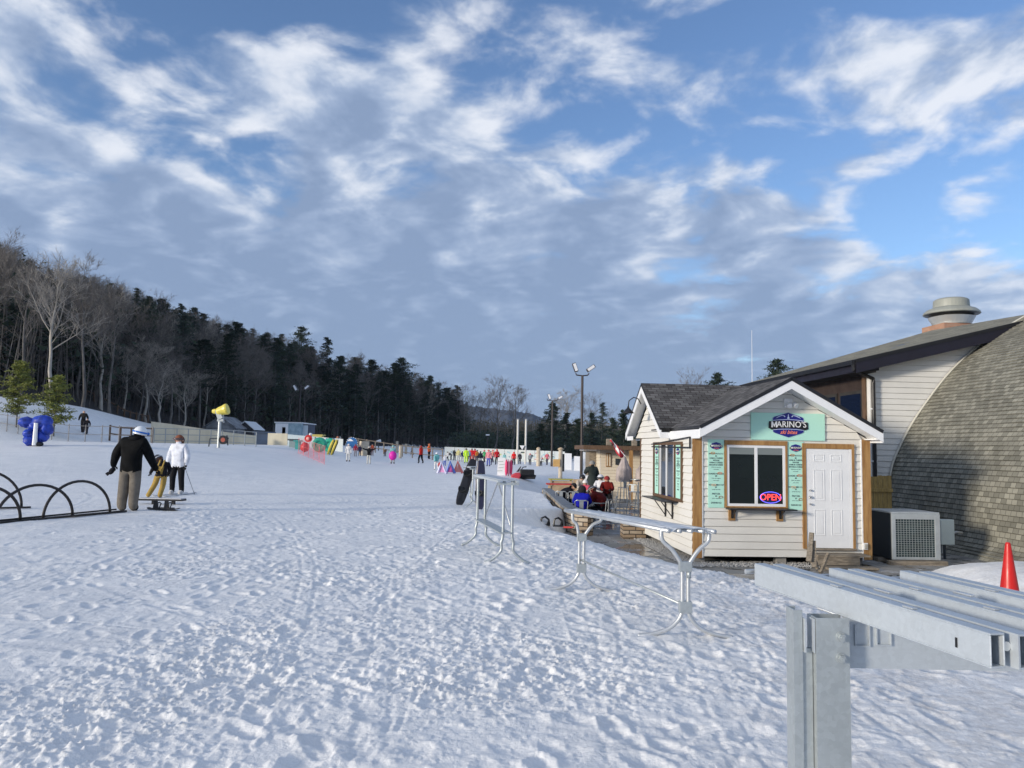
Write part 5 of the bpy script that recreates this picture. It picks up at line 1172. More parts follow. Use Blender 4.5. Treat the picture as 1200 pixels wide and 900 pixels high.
capz0 = -.06
cpts = [PZ(640,572,capz0), PZ(644.5,575,capz0), PZ(651,580,capz0), PZ(659,587,capz0), PZ(668,593.5,capz0), PZ(677,597,capz0), PZ(686,598.5,capz0), PZ(692,599,capz0)]
cp2 = bez([(p.x, p.y, 0) for p in cpts], 4)
strip_wall('retaining_wall', 'curved low stacked stone wall with smooth grey cap beside the plaza tables', cp2, [capz0-.07]*len(cp2), .34, FZ, m_stone, m_cap, wid=.24, capz=.07, capover=.05)
# stone piers and benches on the plaza
def stone_block(label, px0, px1, pyt, pyb, dep=.5, cap=True, name='stone_pier', ybase=None):
    Y = None; g = PZ((px0+px1)/2, pyb, FZ); Y = g.y; a = P(px0, pyb, Y); b_ = P(px1, pyb, Y); zt = P((px0+px1)/2, pyt, Y).z
    t = thing(name, label, 'stone pier', (a.x, Y, FZ)); w = b_.x-a.x; m_ = MB(); h = zt-FZ
    for p, q_, l in (((0,0),(w,0),w),((w,0),(w,dep),dep),((w,dep),(0,dep),w),((0,dep),(0,0),dep)): uvquad(m_, [(p[0],p[1],-.05),(q_[0],q_[1],-.05),(q_[0],q_[1],h),(p[0],p[1],h)])
    m_.add([(0,0,h),(w,0,h),(w,dep,h),(0,dep,h)], [(0,1,2,3)]); m_.build('stone_face', m_stone, t)
    if cap: c = MB(); c.box(-.04,-.04,h+.002,w+.04,dep+.04,h+.06); c.build('cap', m_cap, t, bevel=.01)
    return t
stone_block('square brown stacked stone block at the back corner of the hut', 730.5, 757, 613.5, 632, dep=.6, cap=False)
stone_block('stone fire pit block between the seated crowd and the shed', 703, 717, 562, 577, dep=.9)

# ------------------------------------------------------------------ plaza furniture
m_chair = mat('brushed_grey_chair', (.38,.41,.43), .4, metal=.6, var=.15)
def chair(loc_, yaw, label, group='grey metal cafe chairs', stool=False):
    t = thing('bar_stool' if stool else 'cafe_chair', label, 'bar stool' if stool else 'chair', loc_, yaw, group); sh_ = .76 if stool else .45; top = 1.05 if stool else .84
    m_ = MB(); m_.box(-.19,-.19,sh_-.02,.19,.19,sh_); m_.build('seat', m_chair, t, bevel=.01)
    for sx_ in (-1,1):
        for sy_ in (-1,1): m_ = MB(); m_.tube([(sx_*.17,sy_*.17,sh_-.02),(sx_*.23,sy_*.22,0)], .018, 6); m_.build('leg', m_chair, t)
        m_ = MB(); m_.tube([(sx_*.17,-.18,sh_),(sx_*.19,-.23,top-.05),(sx_*.12,-.24,top)], .015, 6); m_.build('back_post', m_chair, t)
    m_ = MB(); m_.box(-.13,-.25,top-.03,.13,-.225,top); m_.box(-.06,-.235,sh_+.02,.06,-.225,top-.03); m_.build('backrest', m_chair, t)
    if stool: 
        m_ = MB()
        for z in (.25,): m_.box(-.22,-.215,z,.22,-.195,z+.02); m_.box(-.22,.195,z,.22,.215,z+.02)
        m_.build('foot_rail', m_chair, t)
    return t
def atp(px, py): return PZ(px, py, FZ+.004)
def table(loc_, label, r=.42, h=.74, col=m_chair, square=False):
    t = thing('cafe_table', label, 'table', loc_, .3); m_ = MB()
    if square: m_.box(-r,-r,h-.03,r,r,h)
    else: m_.lathe([(0,h-.03),(r,h-.03),(r,h),(0,h)], 24)
    m_.build('tabletop', col, t); m_ = MB(); m_.tube([(0,0,0),(0,0,h-.03)], .035, 8); m_.build('pedestal', m_chair, t)
    m_ = MB(); m_.lathe([(0,.03),(.24,.015),(.25,0),(0,0)], 20); m_.build('base', m_chair, t)
    return t
kt = atp(697, 617); table(kt, 'small pale round cafe table between blue jacket and maroon jacket')
kc = atp(681.5, 619); chair(kc, R(-8), 'grey metal chair under the person in bright blue')
kc2 = atp(705, 618); chair(kc2, R(60), 'grey metal chair under the person in maroon')
chair(atp(714, 612), R(75), 'grey metal chair empty on the right side of the maroon jacket')
chair(atp(658, 603), R(-10), 'grey metal chair under the person in black leaning over')
chair(atp(645, 602), R(-80), 'empty grey metal chair left of the black leaning person, behind the stone wall')
table(atp(667, 600), 'grey square cafe table in front of the black leaning person', square=True)
chair(atp(671, 605), R(170), 'grey chair between the leaning person and the blue jacket')
chair(atp(730.5, 593), R(10), 'dark backed grey bar stool, left one near the closed umbrella', 'grey bar stools', True)
chair(atp(743, 600), R(-25), 'grey bar stool nearest to the hut back corner, left of the dark one', 'grey bar stools', True)
chair(atp(753, 600), R(20), 'darker grey bar stool half hidden by the hut corner', 'grey bar stools', True)
tb = table(atp(748, 589), 'tall grey bar table behind the stools by the hut corner', .38, 1.04)
# seated and standing people on the plaza
SIT = dict(pelvis=(0,-.02,.30), waist=(0,.0,.39), chest=(0,.03,.50), neck=(0,.05,.60), head=(0,.07,.66), crown=(0,.075,.725), shL=(-.105,.04,.565), shR=(.105,.04,.565), elL=(-.14,.10,.44), elR=(.14,.10,.44), wrL=(-.08,.22,.43), wrR=(.08,.22,.43), haL=(-.06,.26,.44), haR=(.06,.26,.44),
  hiL=(-.055,.0,.285), hiR=(.055,.0,.285), knL=(-.08,.24,.29), knR=(.08,.24,.29), anL=(-.08,.22,.055), anR=(.08,.22,.055), toL=(-.085,.30,.025), toR=(.085,.30,.025))
LEAN = dict(SIT); LEAN.update(chest=(.04,.10,.47), neck=(.06,.19,.54), head=(.07,.24,.585), crown=(.08,.28,.64), shL=(-.06,.13,.525), shR=(.15,.12,.52), elR=(.23,.22,.42), wrR=(.24,.34,.44), haR=(.24,.38,.44))
person('person in bright blue jacket with long dark hair seated with back to camera', kc, 1.66, R(-8), jacket=(.015,.02,.42), pants=(.02,.02,.03), pose=SIT, hair=(.012,.01,.01), hat=(.012,.01,.012), group='people on the plaza', rad=dict(chest=.11, waist=.11))
person('person in maroon jacket and dark goggles cap seated facing left', kc2, 1.82, R(48), jacket=(.12,.012,.010), pants=(.012,.012,.014), pose=LEAN, hat=(.04,.04,.045), goggles=(.3,.32,.35), face=True, group='people on the plaza', rad=dict(chest=.11, waist=.11))
person('person in black jacket leaning forward over a cafe table', atp(658, 603), 1.66, R(-62), jacket=(.010,.010,.014), pants=(.012,.012,.02), pose=LEAN, hat=(.01,.01,.012), group='people on the plaza', rad=dict(chest=.12, waist=.11))
def plazaY(px, py, Y): p = P(px, py, Y); return Vector((p.x, Y, FZ))
person('person in long dark green coat standing behind the seated crowd', plazaY(694, 560, 33.5), 1.88, R(20), jacket=(.035,.045,.042), pants=(.03,.035,.035), pose=dict(elL=(-.16,.06,.68), wrL=(-.09,.13,.78), haL=(-.06,.14,.83)), hat=(.25,.24,.22), skirt=(.035,.045,.042), group='people on the plaza')
person('person in white jacket with black mask sitting behind the fire pit', plazaY(704.5, 565, 31.5), 1.75, R(160), jacket=(.70,.71,.74), pants=(.03,.02,.02), pose=SIT, helmet=(.65,.66,.7), goggles=(.02,.02,.02), group='people on the plaza', rad=dict(chest=.12, waist=.12))
person('person in dark red and black sitting right of the white jacket', plazaY(711.5, 566, 31.0), 1.7, R(170), jacket=(.16,.015,.012), pants=(.015,.012,.012), pose=SIT, hat=(.25,.02,.02), group='people on the plaza')
person('person in pale beige jacket sitting left of the green coat', plazaY(681, 566, 32.2), 1.7, R(200), jacket=(.48,.42,.36), pants=(.03,.04,.07), pose=SIT, helmet=(.02,.02,.02), group='people on the plaza')
person('person in pink and white jacket sitting before the green coat', plazaY(686.5, 569, 30.6), 1.5, R(160), jacket=(.62,.10,.16), pants=(.5,.45,.47), pose=SIT, hat=(.7,.68,.66), group='people on the plaza')
for k_, (px_, Y_, l_) in enumerate(((681,32.2,'beige'),(686.5,30.6,'pink'),(704.5,31.5,'white'),(711.5,31,'dark red'))): chair(plazaY(px_, 560, Y_), R(160), 'grey chair under the person in %s jacket by the fire pit' % l_)
# pallet table in warm wood
pt = atp(692, 583); lg = thing('wooden_bench', 'pale wooden slatted bench behind the maroon jacket', 'bench', pt)
m_pal = mat('pale_timber', (.50,.38,.25), .7, var=.25, vscale=4)
for (x0,y0,z0,x1,y1,z1,n) in ((-.85,-.2,.42,.6,.2,.46,'seat'),(-.85,.2,.42,.6,.24,.86,'backrest'),(-.8,-.15,0,-.72,.15,.42,'leg'),(.45,-.15,0,.53,.15,.42,'leg')): m_ = MB(); m_.box(x0,y0,z0,x1,y1,z1); m_.build(n, m_pal, lg, bevel=.01)
m_ = MB(); m_.ell((.1,.05,1.0), .42, .25, .16, 12, 8, jit=.12); o = m_.build('snow_cushion', m_frost, None, loc=tuple(pt+Vector((-.1,0,-.08))), smooth=True); tag(o, 'heap of white blankets or snow on the pale wooden bench', 'blanket')
# counter: long red edged and yellow topped tables
for (x0,x1,py_,c,lab,zt) in ((640,681,566.5,(.50,.06,.05),'long table with faded red top behind the leaning person',.72),(643,672,561,(.42,.40,.10),'long table with yellow green top farther back than the red one',.80)):
    g_ = PZ((x0+x1)/2, py_, FZ+zt); a = P(x0, py_, g_.y).x; b_ = P(x1, py_, g_.y).x; t_ = thing('picnic_table', lab, 'table', ((a+b_)/2, g_.y, FZ)); w_ = (b_-a)/2
    m_ = MB(); m_.box(-w_,-.35,zt-.06,w_,.35,zt); m_.build('tabletop', mat('painted_top%.2f'%c[0], c, .5, var=.1), t_, bevel=.01)
    for s_ in (-1,1): m_ = MB(); m_.box(s_*w_*.8-.04,-.3,0,s_*w_*.8+.04,.3,zt-.061); m_.build('leg', m_pal, t_)
    m_ = MB(); m_.box(-w_*.9,-.25,.1,w_*.9,-.20,zt-.1); m_.build('apron', m_stone if False else m_pal, t_)
# closed umbrellas
def umbrella(px, pyb, pyt, lab):
    g_ = atp(px, pyb); h = P(px, pyt, g_.y).z-FZ; t_ = thing('closed_umbrella', lab, 'umbrella', g_)
    m_ = MB(); m_.tube([(0,0,0),(0,0,h)], .03, 8); m_.build('pole', m_chair, t_); 
    m_ = MB(); prof = [(.30,.9),(.33,1.0),(.29,1.5),(.22,h-.5),(.08,h-.12),(.02,h-.04)]; n = 24; vs = []
    for r_, z in prof: vs += [(r_*(1+.16*math.cos(8*2*math.pi*j/n))*math.cos(2*math.pi*j/n), r_*(1+.16*math.cos(8*2*math.pi*j/n))*math.sin(2*math.pi*j/n), z) for j in range(n)]
    m_.add(vs, [(i*n+j, i*n+(j+1)%n, (i+1)*n+(j+1)%n, (i+1)*n+j) for i in range(len(prof)-1) for j in range(n)]); m_.build('folded_canopy', mat('dusty_beige_canvas', (.42,.36,.34), .9, var=.15), t_, smooth=True)
    m_ = MB(); m_.box(-.3,-.3,0,.3,.3,.08); m_.build('base', m_concrete, t_)
umbrella(731, 588, 533.5, 'closed beige umbrella in front of the cream shed beside the red and white flag')
umbrella(754, 589, 536.5, 'closed beige umbrella half hidden by the back corner of the hut')
# red bin by the shed
g_ = atp(720, 572); t_ = thing('red_bucket', 'bright red bucket on the ground before the cream shed', 'bucket', g_); m_ = MB(); m_.lathe([(0,0),(.2,0),(.25,.55),(.22,.55),(.2,.5)], 16); m_.build('bucket_body', m_red, t_); m_ = MB(); m_.tube([(-.24,0,.5),(0,.05,.7),(.24,0,.5)], .015, 6); m_.build('handle', m_black, t_)

# ------------------------------------------------------------------ cream shed behind the plaza
YS = 37.0; sx0 = P(703.5, 540, YS).x; sx1 = sx0+9.5; sb_ = FZ; stp = P(730, 527.5, YS).z
shed = thing('cream_shed', 'low cream sided shed with brown beam roof edge at the back of the plaza', 'shed', (sx0, YS, FZ))
m_ = MB(); siding(m_, (0,0,-FZ), (1,0,0), (0,-1,0), FZ, stp, lambda z: 0, lambda z: 9.5, course=.15); siding(m_, (0,0,-FZ), (0,1,0), (-1,0,0), FZ, stp, lambda z: 0.02, lambda z: 4.0, course=.15); m_.add([(9.5,0,0),(9.5,4,0),(9.5,4,stp-FZ),(9.5,0,stp-FZ)],[(0,1,2,3)]); m_.build('wall', m_cream, shed)
m_ = MB(); m_.box(-.9,-.9,stp-FZ,9.6,4.2,stp-FZ+.20); m_.build('roof', m_woodd, shed)
for i in range(7): m_ = MB(); m_.box(.2+i*1.2,-.75,stp-FZ+.201,.45+i*1.2,-.5,stp-FZ+.52); m_.build('roof_block', m_weath, shed, bevel=.03)
xw0, xw1 = P(710,540,YS).x-sx0, P(716,540,YS).x-sx0; zw0, zw1 = P(713,547,YS).z-FZ, P(713,531,YS).z-FZ
m_ = MB(); m_.box(xw0,-.05,zw0,xw1,-.0,zw1); wn = m_.build('window', m_wood, shed)
for k_ in range(2): m_ = MB(); hw_ = (xw1-xw0)/2; m_.box(xw0+k_*hw_+.03,-.062,zw0+.04,xw0+(k_+1)*hw_-.03,-.051,zw1-.04); m_.build('pane', m_cream, wn)
for px_ in (739.5, 756.5):
    xx = P(px_, 540, YS-.8).x-sx0; m_ = MB(); m_.box(xx-.08,-.88,0,xx+.08,-.72,stp-FZ-.003); m_.build('porch_post', m_wood, shed)
m_ = MB(); xm = P(723.5, 540, YS).x-sx0; zm = P(723, 541, YS).z-FZ; m_.box(xm-.1,-.12,zm-.15,xm+.1,-.02,zm+.15); m_.build('meter_box', m_acb, shed)
# weathered side structure to the left of the shed
sgx = P(692,540,38).x; t_ = thing('stone_lean_to', 'weathered grey board lean to joining the left end of the cream shed', 'shed', (sgx, 38.6, FZ)); m_ = MB(); hh2 = P(697,528.5,38.6).z-FZ; uvquad(m_, [(0,0,0),(P(703,540,38.6).x-sgx,0,0),(P(703,540,38.6).x-sgx,0,hh2),(0,0,hh2)]); uvquad(m_, [(0,2,0),(0,0,0),(0,0,hh2),(0,2,hh2)]); m_.build('wall', m_weath, t_); m_ = MB(); m_.box(-.3,-.3,hh2,1.2,2.2,hh2+.1); m_.build('roof', m_trim, t_)
# flag: red with white emblem
fl0 = P(733, 532, 33.0); ftop = P(715.5, 514.5, 33.0); t_ = thing('flag', 'red and white flag hanging from a slanted white pole above the plaza', 'flag', (fl0.x, 33.0, fl0.z))
o_ = Vector(t_.location); m_ = MB(); m_.tube([(0,0,-.1), ftop-o_], .018, 6); m_.build('flag_pole', m_whitep, t_)
n_ = 10; d_ = ftop-o_; vs = []; 
for i in range(n_+1):
    f = .10+.9*i/n_
    for k_ in range(5): g_ = k_/4; vs.append(d_*f+Vector((-.03*g_+.02*math.sin(i*1.3+g_*3), .06*math.sin(i*1.1+g_*2), -.36*g_*(0.6+.4*math.sin(i*.5)))))
for mi_, nm_, mt_ in ((0,'flag_cloth',mat('red_flag_cloth',(.55,.03,.05),.8)),(1,'flag_emblem',m_whitep)):
    fs = [(i*5+k_, i*5+k_+1, (i+1)*5+k_+1, (i+1)*5+k_) for i in range(n_) for k_ in range(4) if (mi_ == 1) == (3 <= i <= 6 and 1 <= k_ <= 2)]
    m_ = MB(); m_.add(vs, fs); fo = m_.build(nm_, mt_, t_, smooth=True); fo.modifiers.new('t','SOLIDIFY').thickness = .008
# deck fence / white panels and the far banner wall
YB = 92.0
def wall_px(name, label, x0, x1, Y0, Y1, yt0, yt1, m, thick=.15, cat='wall', group=None, sub=None, zb0=None):
    a = P(x0, yt0, Y0); b_ = P(x1, yt1, Y1); ga, gb = G(a.x, Y0)-.2, G(b_.x, Y1)-.2
    if zb0 is not None: ga = gb = zb0
    d = Vector((b_.x-a.x, Y1-Y0, 0)).normalized(); n_ = Vector((d.y,-d.x,0))*-thick; o = Vector((a.x, Y0, ga)); mb = MB()
    mb.prism([Vector((a.x,Y0,ga))-o, Vector((b_.x,Y1,gb))-o, Vector((b_.x,Y1,b_.z))-o, Vector((a.x,Y0,a.z))-o], n_)
    ob = mb.build(name, m, None, loc=tuple(o)); tag(ob, label, cat, group); return ob
m_banner = mat('mural_panel', (.70,.76,.74), .6, col2=(.80,.80,.72), vscale=.35)
t_ = thing('mural_wall', 'long low white painted board wall with faint mural marks behind the skiers', 'wall', (P(521,530,YB).x, YB, 0))
o_ = Vector(t_.location); segs = 12; xs = np.linspace(521, 662, segs+1)
for i in range(segs):
    y0_ = 523.6+(xs[i]-521)*.040; y1_ = 523.6+(xs[i+1]-521)*.040; a = P(xs[i]+.15,y0_,YB); b_ = P(xs[i+1]-.15,y1_,YB); m_ = MB(); m_.prism([Vector((a.x,YB,-.3))-o_,Vector((b_.x,YB,-.3))-o_,b_-o_,a-o_],(0,.1,0)); m_.build('panel', m_banner, t_)
rs = random.Random(5)
for i in range(95):   # strokes and blobs of the mural
    px_ = rs.uniform(523, 658); py_ = rs.uniform(528, 542)+(px_-521)*.02; c = P(px_, py_, YB)-o_; s_ = rs.uniform(.06,.28)
    colr = rs.choice([(.05,.07,.07),(.10,.12,.10),(.45,.66,.68),(.70,.30,.28),(.62,.66,.30),(.35,.45,.5)]); m_ = MB(); an = rs.uniform(0,3.14); d = Vector((math.cos(an),0,math.sin(an)*.6))*s_; m_.bar(c-d+Vector((0,-.005,0)), c+d+Vector((0,-.005,0)), .004, rs.uniform(.07,.2), up=(0,.02,1)); m_.build('mural_stroke', mat('mural_ink%.2f%.2f' % colr[:2], colr, .7), t_)
wall_px('white_board', 'tall plain white panel right of the black figure, near the dark lamp post', 662, 670, 60, 60, 531, 531.5, m_trim, cat='board')
wall_px('white_board', 'small white panel between dark lamp post and lean to', 673, 682, 58, 58, 534.5, 535, m_trim, cat='board')
wall_px('white_board', 'white bank behind the dark lamp post joining the lean to', 681, 694, 56, 56, 529, 531, m_frost, cat='board', thick=.4)
for (px_, Y_, pt_, lb_) in ((657, 48, 526, 'tall timber post carrying an orange sign board in the plaza'), (631, 70, 525.2, 'short pale post top behind the mural wall')):
    b0_ = P(px_, pt_, Y_); gz_ = G(b0_.x, Y_); t_ = thing('timber_post', lb_, 'post', (b0_.x, Y_, gz_)); m_ = MB(); m_.tube([(0,0,-.3),(0,0,b0_.z-gz_)], .13 if px_ > 640 else .18, 10); m_.build('post_shaft', mat('pale_log', (.55,.47,.36), .8, var=.2), t_); m_ = MB(); m_.lathe([(0,.1),(.12,.06),(.18,0),(.18,-.05),(0,-.05)], 10, 0, (0,0,b0_.z-gz_)); m_.build('post_cap', m_pal, t_)
    if px_ > 640:
        q0 = P(648, 538, Y_-.1)-Vector(t_.location); q1 = P(656, 547, Y_-.1)-Vector(t_.location); m_ = MB(); m_.box(q0.x, -.2, q1.z, q1.x, -.14, q0.z); m_.build('sign_panel', mat('orange_board', (.62,.38,.14), .6, var=.2), t_)
wall_px('dark_banner', 'thin dark banner strip beside the timber post', 659, 661.5, 55, 55, 532, 532, m_black, cat='banner')
# two tall pale poles
for (px_, lb_) in ((607, 'left one of the two tall pale poles behind the mural wall'), (616.5, 'right one of the two tall pale poles behind the mural wall')):
    Y_ = 78; b0_ = P(px_, 491.5, Y_); t_ = thing('tall_pole', lb_, 'pole', (b0_.x, Y_, G(b0_.x, Y_)), 0, 'pair of pale lift poles'); m_ = MB(); m_.tube([(0,0,-.3),(0,0,b0_.z-t_.location.z)], .10, 8); m_.build('pole_shaft', mat('pale_pole', (.62,.60,.55), .6), t_)
    m_ = MB(); m_.box(-.13,-.13,b0_.z-t_.location.z,.13,.13,b0_.z-t_.location.z+.06); m_.build('pole_cap', m_chair, t_)
m_ = MB(); a = P(609, 522, 77.8); m_.prism([(0,0,0),(.5,0,0),(.26,0,-.45)], (0,.06,0)); o = m_.build('triangle_flag', m_whitep, None, loc=tuple(a)); tag(o, 'small white triangular flag between the two pale poles', 'flag')

# ------------------------------------------------------------------ lamp posts
m_pole = mat('dark_bronze_pole', (.05,.042,.04), .5, metal=.5)
def lamp_post(px, pyb, pyt, Y, label, heads, arm, r=.07):
    b0_ = P(px, pyt, Y); gz_ = G(b0_.x, Y) if not (pxy_in(b0_.x, Y)) else FZ; h = b0_.z-gz_
    t_ = thing('lamp_post', label, 'lamp post', (b0_.x, Y, gz_)); m_ = MB(); m_.tube([(0,0,-.2),(0,0,h)], [r*1.25, r], 8); m_.build('pole_shaft', m_pole, t_)
    if arm: m_ = MB(); m_.tube([(-arm,0,h+arm*.35),(-arm*.9,0,h+.02),(0,0,h-.02),(arm*.8,0,h+.02),(arm,0,h+arm*.35)], .04, 6); m_.build('arm', m_pole, t_)
    for (dx_, dz_, tilt, s_) in heads:
        hd = MB(); mt_ = Matrix.Translation((dx_,0,h+dz_)) @ Matrix.Rotation(R(tilt), 4, 'Y'); hd.box(-.26*s_,-.2*s_,-.10*s_,.26*s_,.2*s_,.10*s_, 0, mt_); ho_ = hd.build('lamp_head', m_pole, t_, bevel=.02)
        hd = MB(); hd.box(-.22*s_,-.215*s_,-.08*s_,.22*s_,-.201*s_,.08*s_, 0, mt_); hd.build('lens', mat('lamp_lens', (.75,.76,.78), .2), ho_)
def pxy_in(x, y): return float(plaza_sd(np.array([x]), np.array([y]))[0]) > .3
lamp_post(682.5, 545, 440, 44, 'tall dark double headed lamp post rising beside the lean to', [(-.42,.45,70,1.0),(.48,.42,-35,1.0)], .38)
lamp_post(647.5, 545, 469.5, 70, 'second double headed lamp post in front of the dark spruce', [(-.3,.35,70,1.0),(.7,.3,-30,.9)], .5, r=.08)
lamp_post(352, 512, 452, 100, 'dark floodlight pole in front of the wood near the pale blue shack', [(-.6,-.3,60,1.6),(.9,-.2,-40,1.4)], .7, r=.13)
lamp_post(571.5, 525, 510.5, 110, 'tiny distant lamp post before the brown wood', [(0,.1,0,1.2)], 0, r=.09)
# antenna mast behind the roofs
b0_ = P(881, 387, 60); m_ = MB(); m_.tube([(0,0,0),(0,0,b0_.z-1)], [.045,.018], 6); o = m_.build('antenna_mast', mat('thin_white_mast', (.6,.62,.65), .4), None, loc=(b0_.x, 60, 1)); tag(o, 'very thin white antenna mast above the hut roof', 'antenna')

# ------------------------------------------------------------------ snow making gun, sheds, bins, walls on the left
# cream long wall
m_panel = mat('cream_board_panel', (.60,.55,.42), .7, var=.18, vscale=.6, stretch=(1,1,.2))
t_ = thing('board_wall', 'long cream board wall running down the left slope behind the skiers', 'wall', (P(178,520,66).x, 66, 1.2)); o_ = Vector(t_.location)
top_ = [(177,494),(205,497.5),(235,502),(262,506),(285,509),(300,510.5)]; Ys = [66,67,68,69,70,71]
for i in range(5):
    a = P(top_[i][0]+.2, top_[i][1], Ys[i]); b_ = P(top_[i+1][0], top_[i+1][1], Ys[i+1]); ga = G(a.x,a.y)-.3; gb = G(b_.x,b_.y)-.3
    m_ = MB(); m_.prism([Vector((a.x,a.y,ga))-o_, Vector((b_.x,b_.y,gb))-o_, b_-o_, a-o_], (0,.12,0)); m_.build('panel', m_panel, t_)
t_ = thing('board_wall', 'pale board wall section in front of the blue white shack', 'wall', (P(314,520,72).x, 72, 1.2)); o_ = Vector(t_.location)
for i, (x0,x1,y0,y1,mm) in enumerate(((314,337,507.5,508,m_panel),(337.2,372,509,512,mat('bluish_panel',(.50,.58,.60),.6)),(372.2,402,512,514.5,m_banner))):
    a = P(x0,y0,72); b_ = P(x1,y1,72); m_ = MB(); m_.prism([Vector((a.x,72,.4))-o_, Vector((b_.x,72,.4))-o_, b_-o_, a-o_], (0,.12,0)); m_.build('panel', mm, t_)
def hut_px(name, label, cat, x0, x1, yt, Y, dep, mw, roof=None, rh=0, door_=None, zb=None, group=None, rlean=0, win_=None):
    a = P(x0, yt, Y); b_ = P(x1, yt, Y); g_ = min(G(a.x, Y), G(b_.x, Y))-.2 if zb is None else zb; w = b_.x-a.x; h = a.z-g_
    t_ = thing(name, label, cat, (a.x, Y, g_), 0, group); m_ = MB(); m_.box(0,0,0,w,dep,h); m_.build('wall', mw, t_)
    if roof:
        m_ = MB()
        if rh > 0:
            m_.prism([(-.15,-.15,h),(w+.15,-.15,h),(w/2,-.15,h+rh)], (0,dep+.3,0)); m_.build('gable', mw, t_); 
            m_ = MB(); m_.prism([(-.3,-.3,h-.05),(w/2,-.3,h+rh+.02),(w/2,-.3,h+rh+.14),(-.3,-.3,h+.07)], (0,dep+.6,0)); m_.prism([(w+.3,-.3,h-.05),(w/2+.001,-.3,h+rh+.021),(w/2+.001,-.3,h+rh+.141),(w+.3,-.3,h+.07)], (0,dep+.6,0))
        else: m_.box(-.12,-.12,h+.002,w+.12,dep+.12,h+.12)
        m_.build('roof', roof, t_)
    for k_, (dx0,dx1,dz0_,dz1_,mm,nm) in enumerate(door_ or []):
        m_ = MB(); m_.box(w*dx0,-.04,h*dz0_,w*dx1,-.003,h*dz1_); m_.build(nm, mm, t_)
    return t_
m_shack = mat('peeling_pale_blue_paint', (.42,.55,.60), .7, col2=(.22,.32,.38), vscale=1.5)
m_greyroof = mat('snowy_grey_roof', (.36,.38,.40), .7, col2=(.16,.16,.17), vscale=.9)
hut_px('lift_shack', 'small shack with white left end and peeling pale blue boards before the wood', 'shack', 323, 353, 495.5, 92, 3, m_shack, m_trim, 0, [(0,.5,.02,.98,m_trim,'white_panel'),(.27,.40,.35,.82,m_dark,'doorway')])
hut_px('side_cabin', 'dark low cabin with white window joined to the right of the pale blue shack', 'cabin', 353.5, 362, 497, 93, 3, mat('dark_cabin_boards', (.08,.09,.12), .8), m_trim, 0, [(.1,.9,.45,.95,mat('pale_window', (.6,.66,.7), .3),'window')])
hut_px('pump_house', 'low grey gabled house behind the yellow snow gun', 'shed', 241, 275, 501, 100, 5, m_greyroof, m_greyroof, 1.4)
hut_px('striped_container', 'pale striped container partly hidden behind the snow gun', 'container', 236, 253, 486, 108, 3, mat('striped_pale_boards', (.55,.60,.63), .7, col2=(.2,.22,.25), vscale=2, stretch=(.2,.2,4)), m_trim, 0)
hut_px('maintenance_shed', 'dark shed with white roof between pump house and shack', 'shed', 278, 296, 503, 104, 4, mat('dark_boards', (.05,.05,.055), .8), mat('white_roof_snow', (.75,.78,.8), .6), 1.0)
hut_px('utility_cabin', 'dark blue bulky machine cabin behind the end of the cream wall', 'cabin', 298, 314, 507, 74, 2, mat('dark_blue_tarp', (.03,.06,.12), .5, var=.4, vscale=1), mat('dark_blue_tarp', (.03,.06,.12)), 0)
hut_px('grey_bin', 'grey box shaped bin in front of the bluish panel', 'bin', 339, 346, 516, 66, .8, mat('grey_green_plastic', (.20,.27,.28), .6), m_acb, 0)
hut_px('teal_bin', 'tall teal bin left of the red inflatable', 'bin', 346, 351, 517.5, 63, .6, mat('teal_plastic', (.08,.42,.36), .5), mat('teal_plastic', (.08,.42,.36)), 0)
hut_px('yellow_canopy', 'thin yellow awning roof behind the green tubs', 'awning', 366, 377, 510.5, 76, 1, mat('pale_yellow', (.6,.5,.15), .6), mat('pale_yellow', (.6,.5,.15)), 0)
m_gtub = mat('green_tub', (.03,.38,.25), .4)
for px_, lb_ in ((374, 'left one of two large round green snow tubs'), (386, 'right one of two large round green snow tubs')):
    g_ = gp(px_, 530); b_ = MB(); rr_ = .42; c0 = Vector((0,0,.62)); b_.tube([c0+Vector((math.cos(q)*.42,0.0,math.sin(q)*.42)) for q in np.linspace(0,2*math.pi,20)], .2, 8, cap=False); b_.ell(c0, .4, .1, .4)
    o = b_.build('snow_tube', m_gtub, None, loc=tuple(g_), smooth=True); tag(o, lb_, 'snow tube', 'round green snow tubes')
# yellow fan gun on tower
g_ = gp(256, 524.5); Hg = lambda px,py: P(px,py,g_.y)-g_
sg = thing('snow_gun', 'yellow snow making fan gun on a grey tower with cart wheel', 'snow gun', g_); m_yel = mat('yellow_enamel', (.72,.60,.10), .4); 
m_ = MB(); m_.tube([(0,0,0), Hg(258,489)], .10, 8); m_.tube([Hg(260,495)+Vector((0,.3,0)), Hg(261,485)], .06, 6); m_.build('tower', mat('galv_tower', (.45,.48,.48), .5, metal=.4), sg)
m_ = MB(); a = Hg(257,483); m_.bar(Hg(255,480), Hg(259,491), .3, .3); m_.bar(Hg(255,492.5), Hg(262,492.5), .2, .15); m_.build('yoke', mat('galv_tower', (.45,.48,.48)), sg)
m_ = MB(); c0 = Hg(257,482); c1 = Hg(267,479); d = (c1-c0).normalized(); m_.tube([c0-d*.15, c0, c0+d*.3, c1-d*.1, c1], [.20,.27,.31,.36,.34], 16); m_.build('barrel', m_yel, sg, smooth=False)
m_ = MB(); m_.tube([Hg(249,482), Hg(253,482)], [.12,.17], 12); m_.build('motor', m_yel, sg)
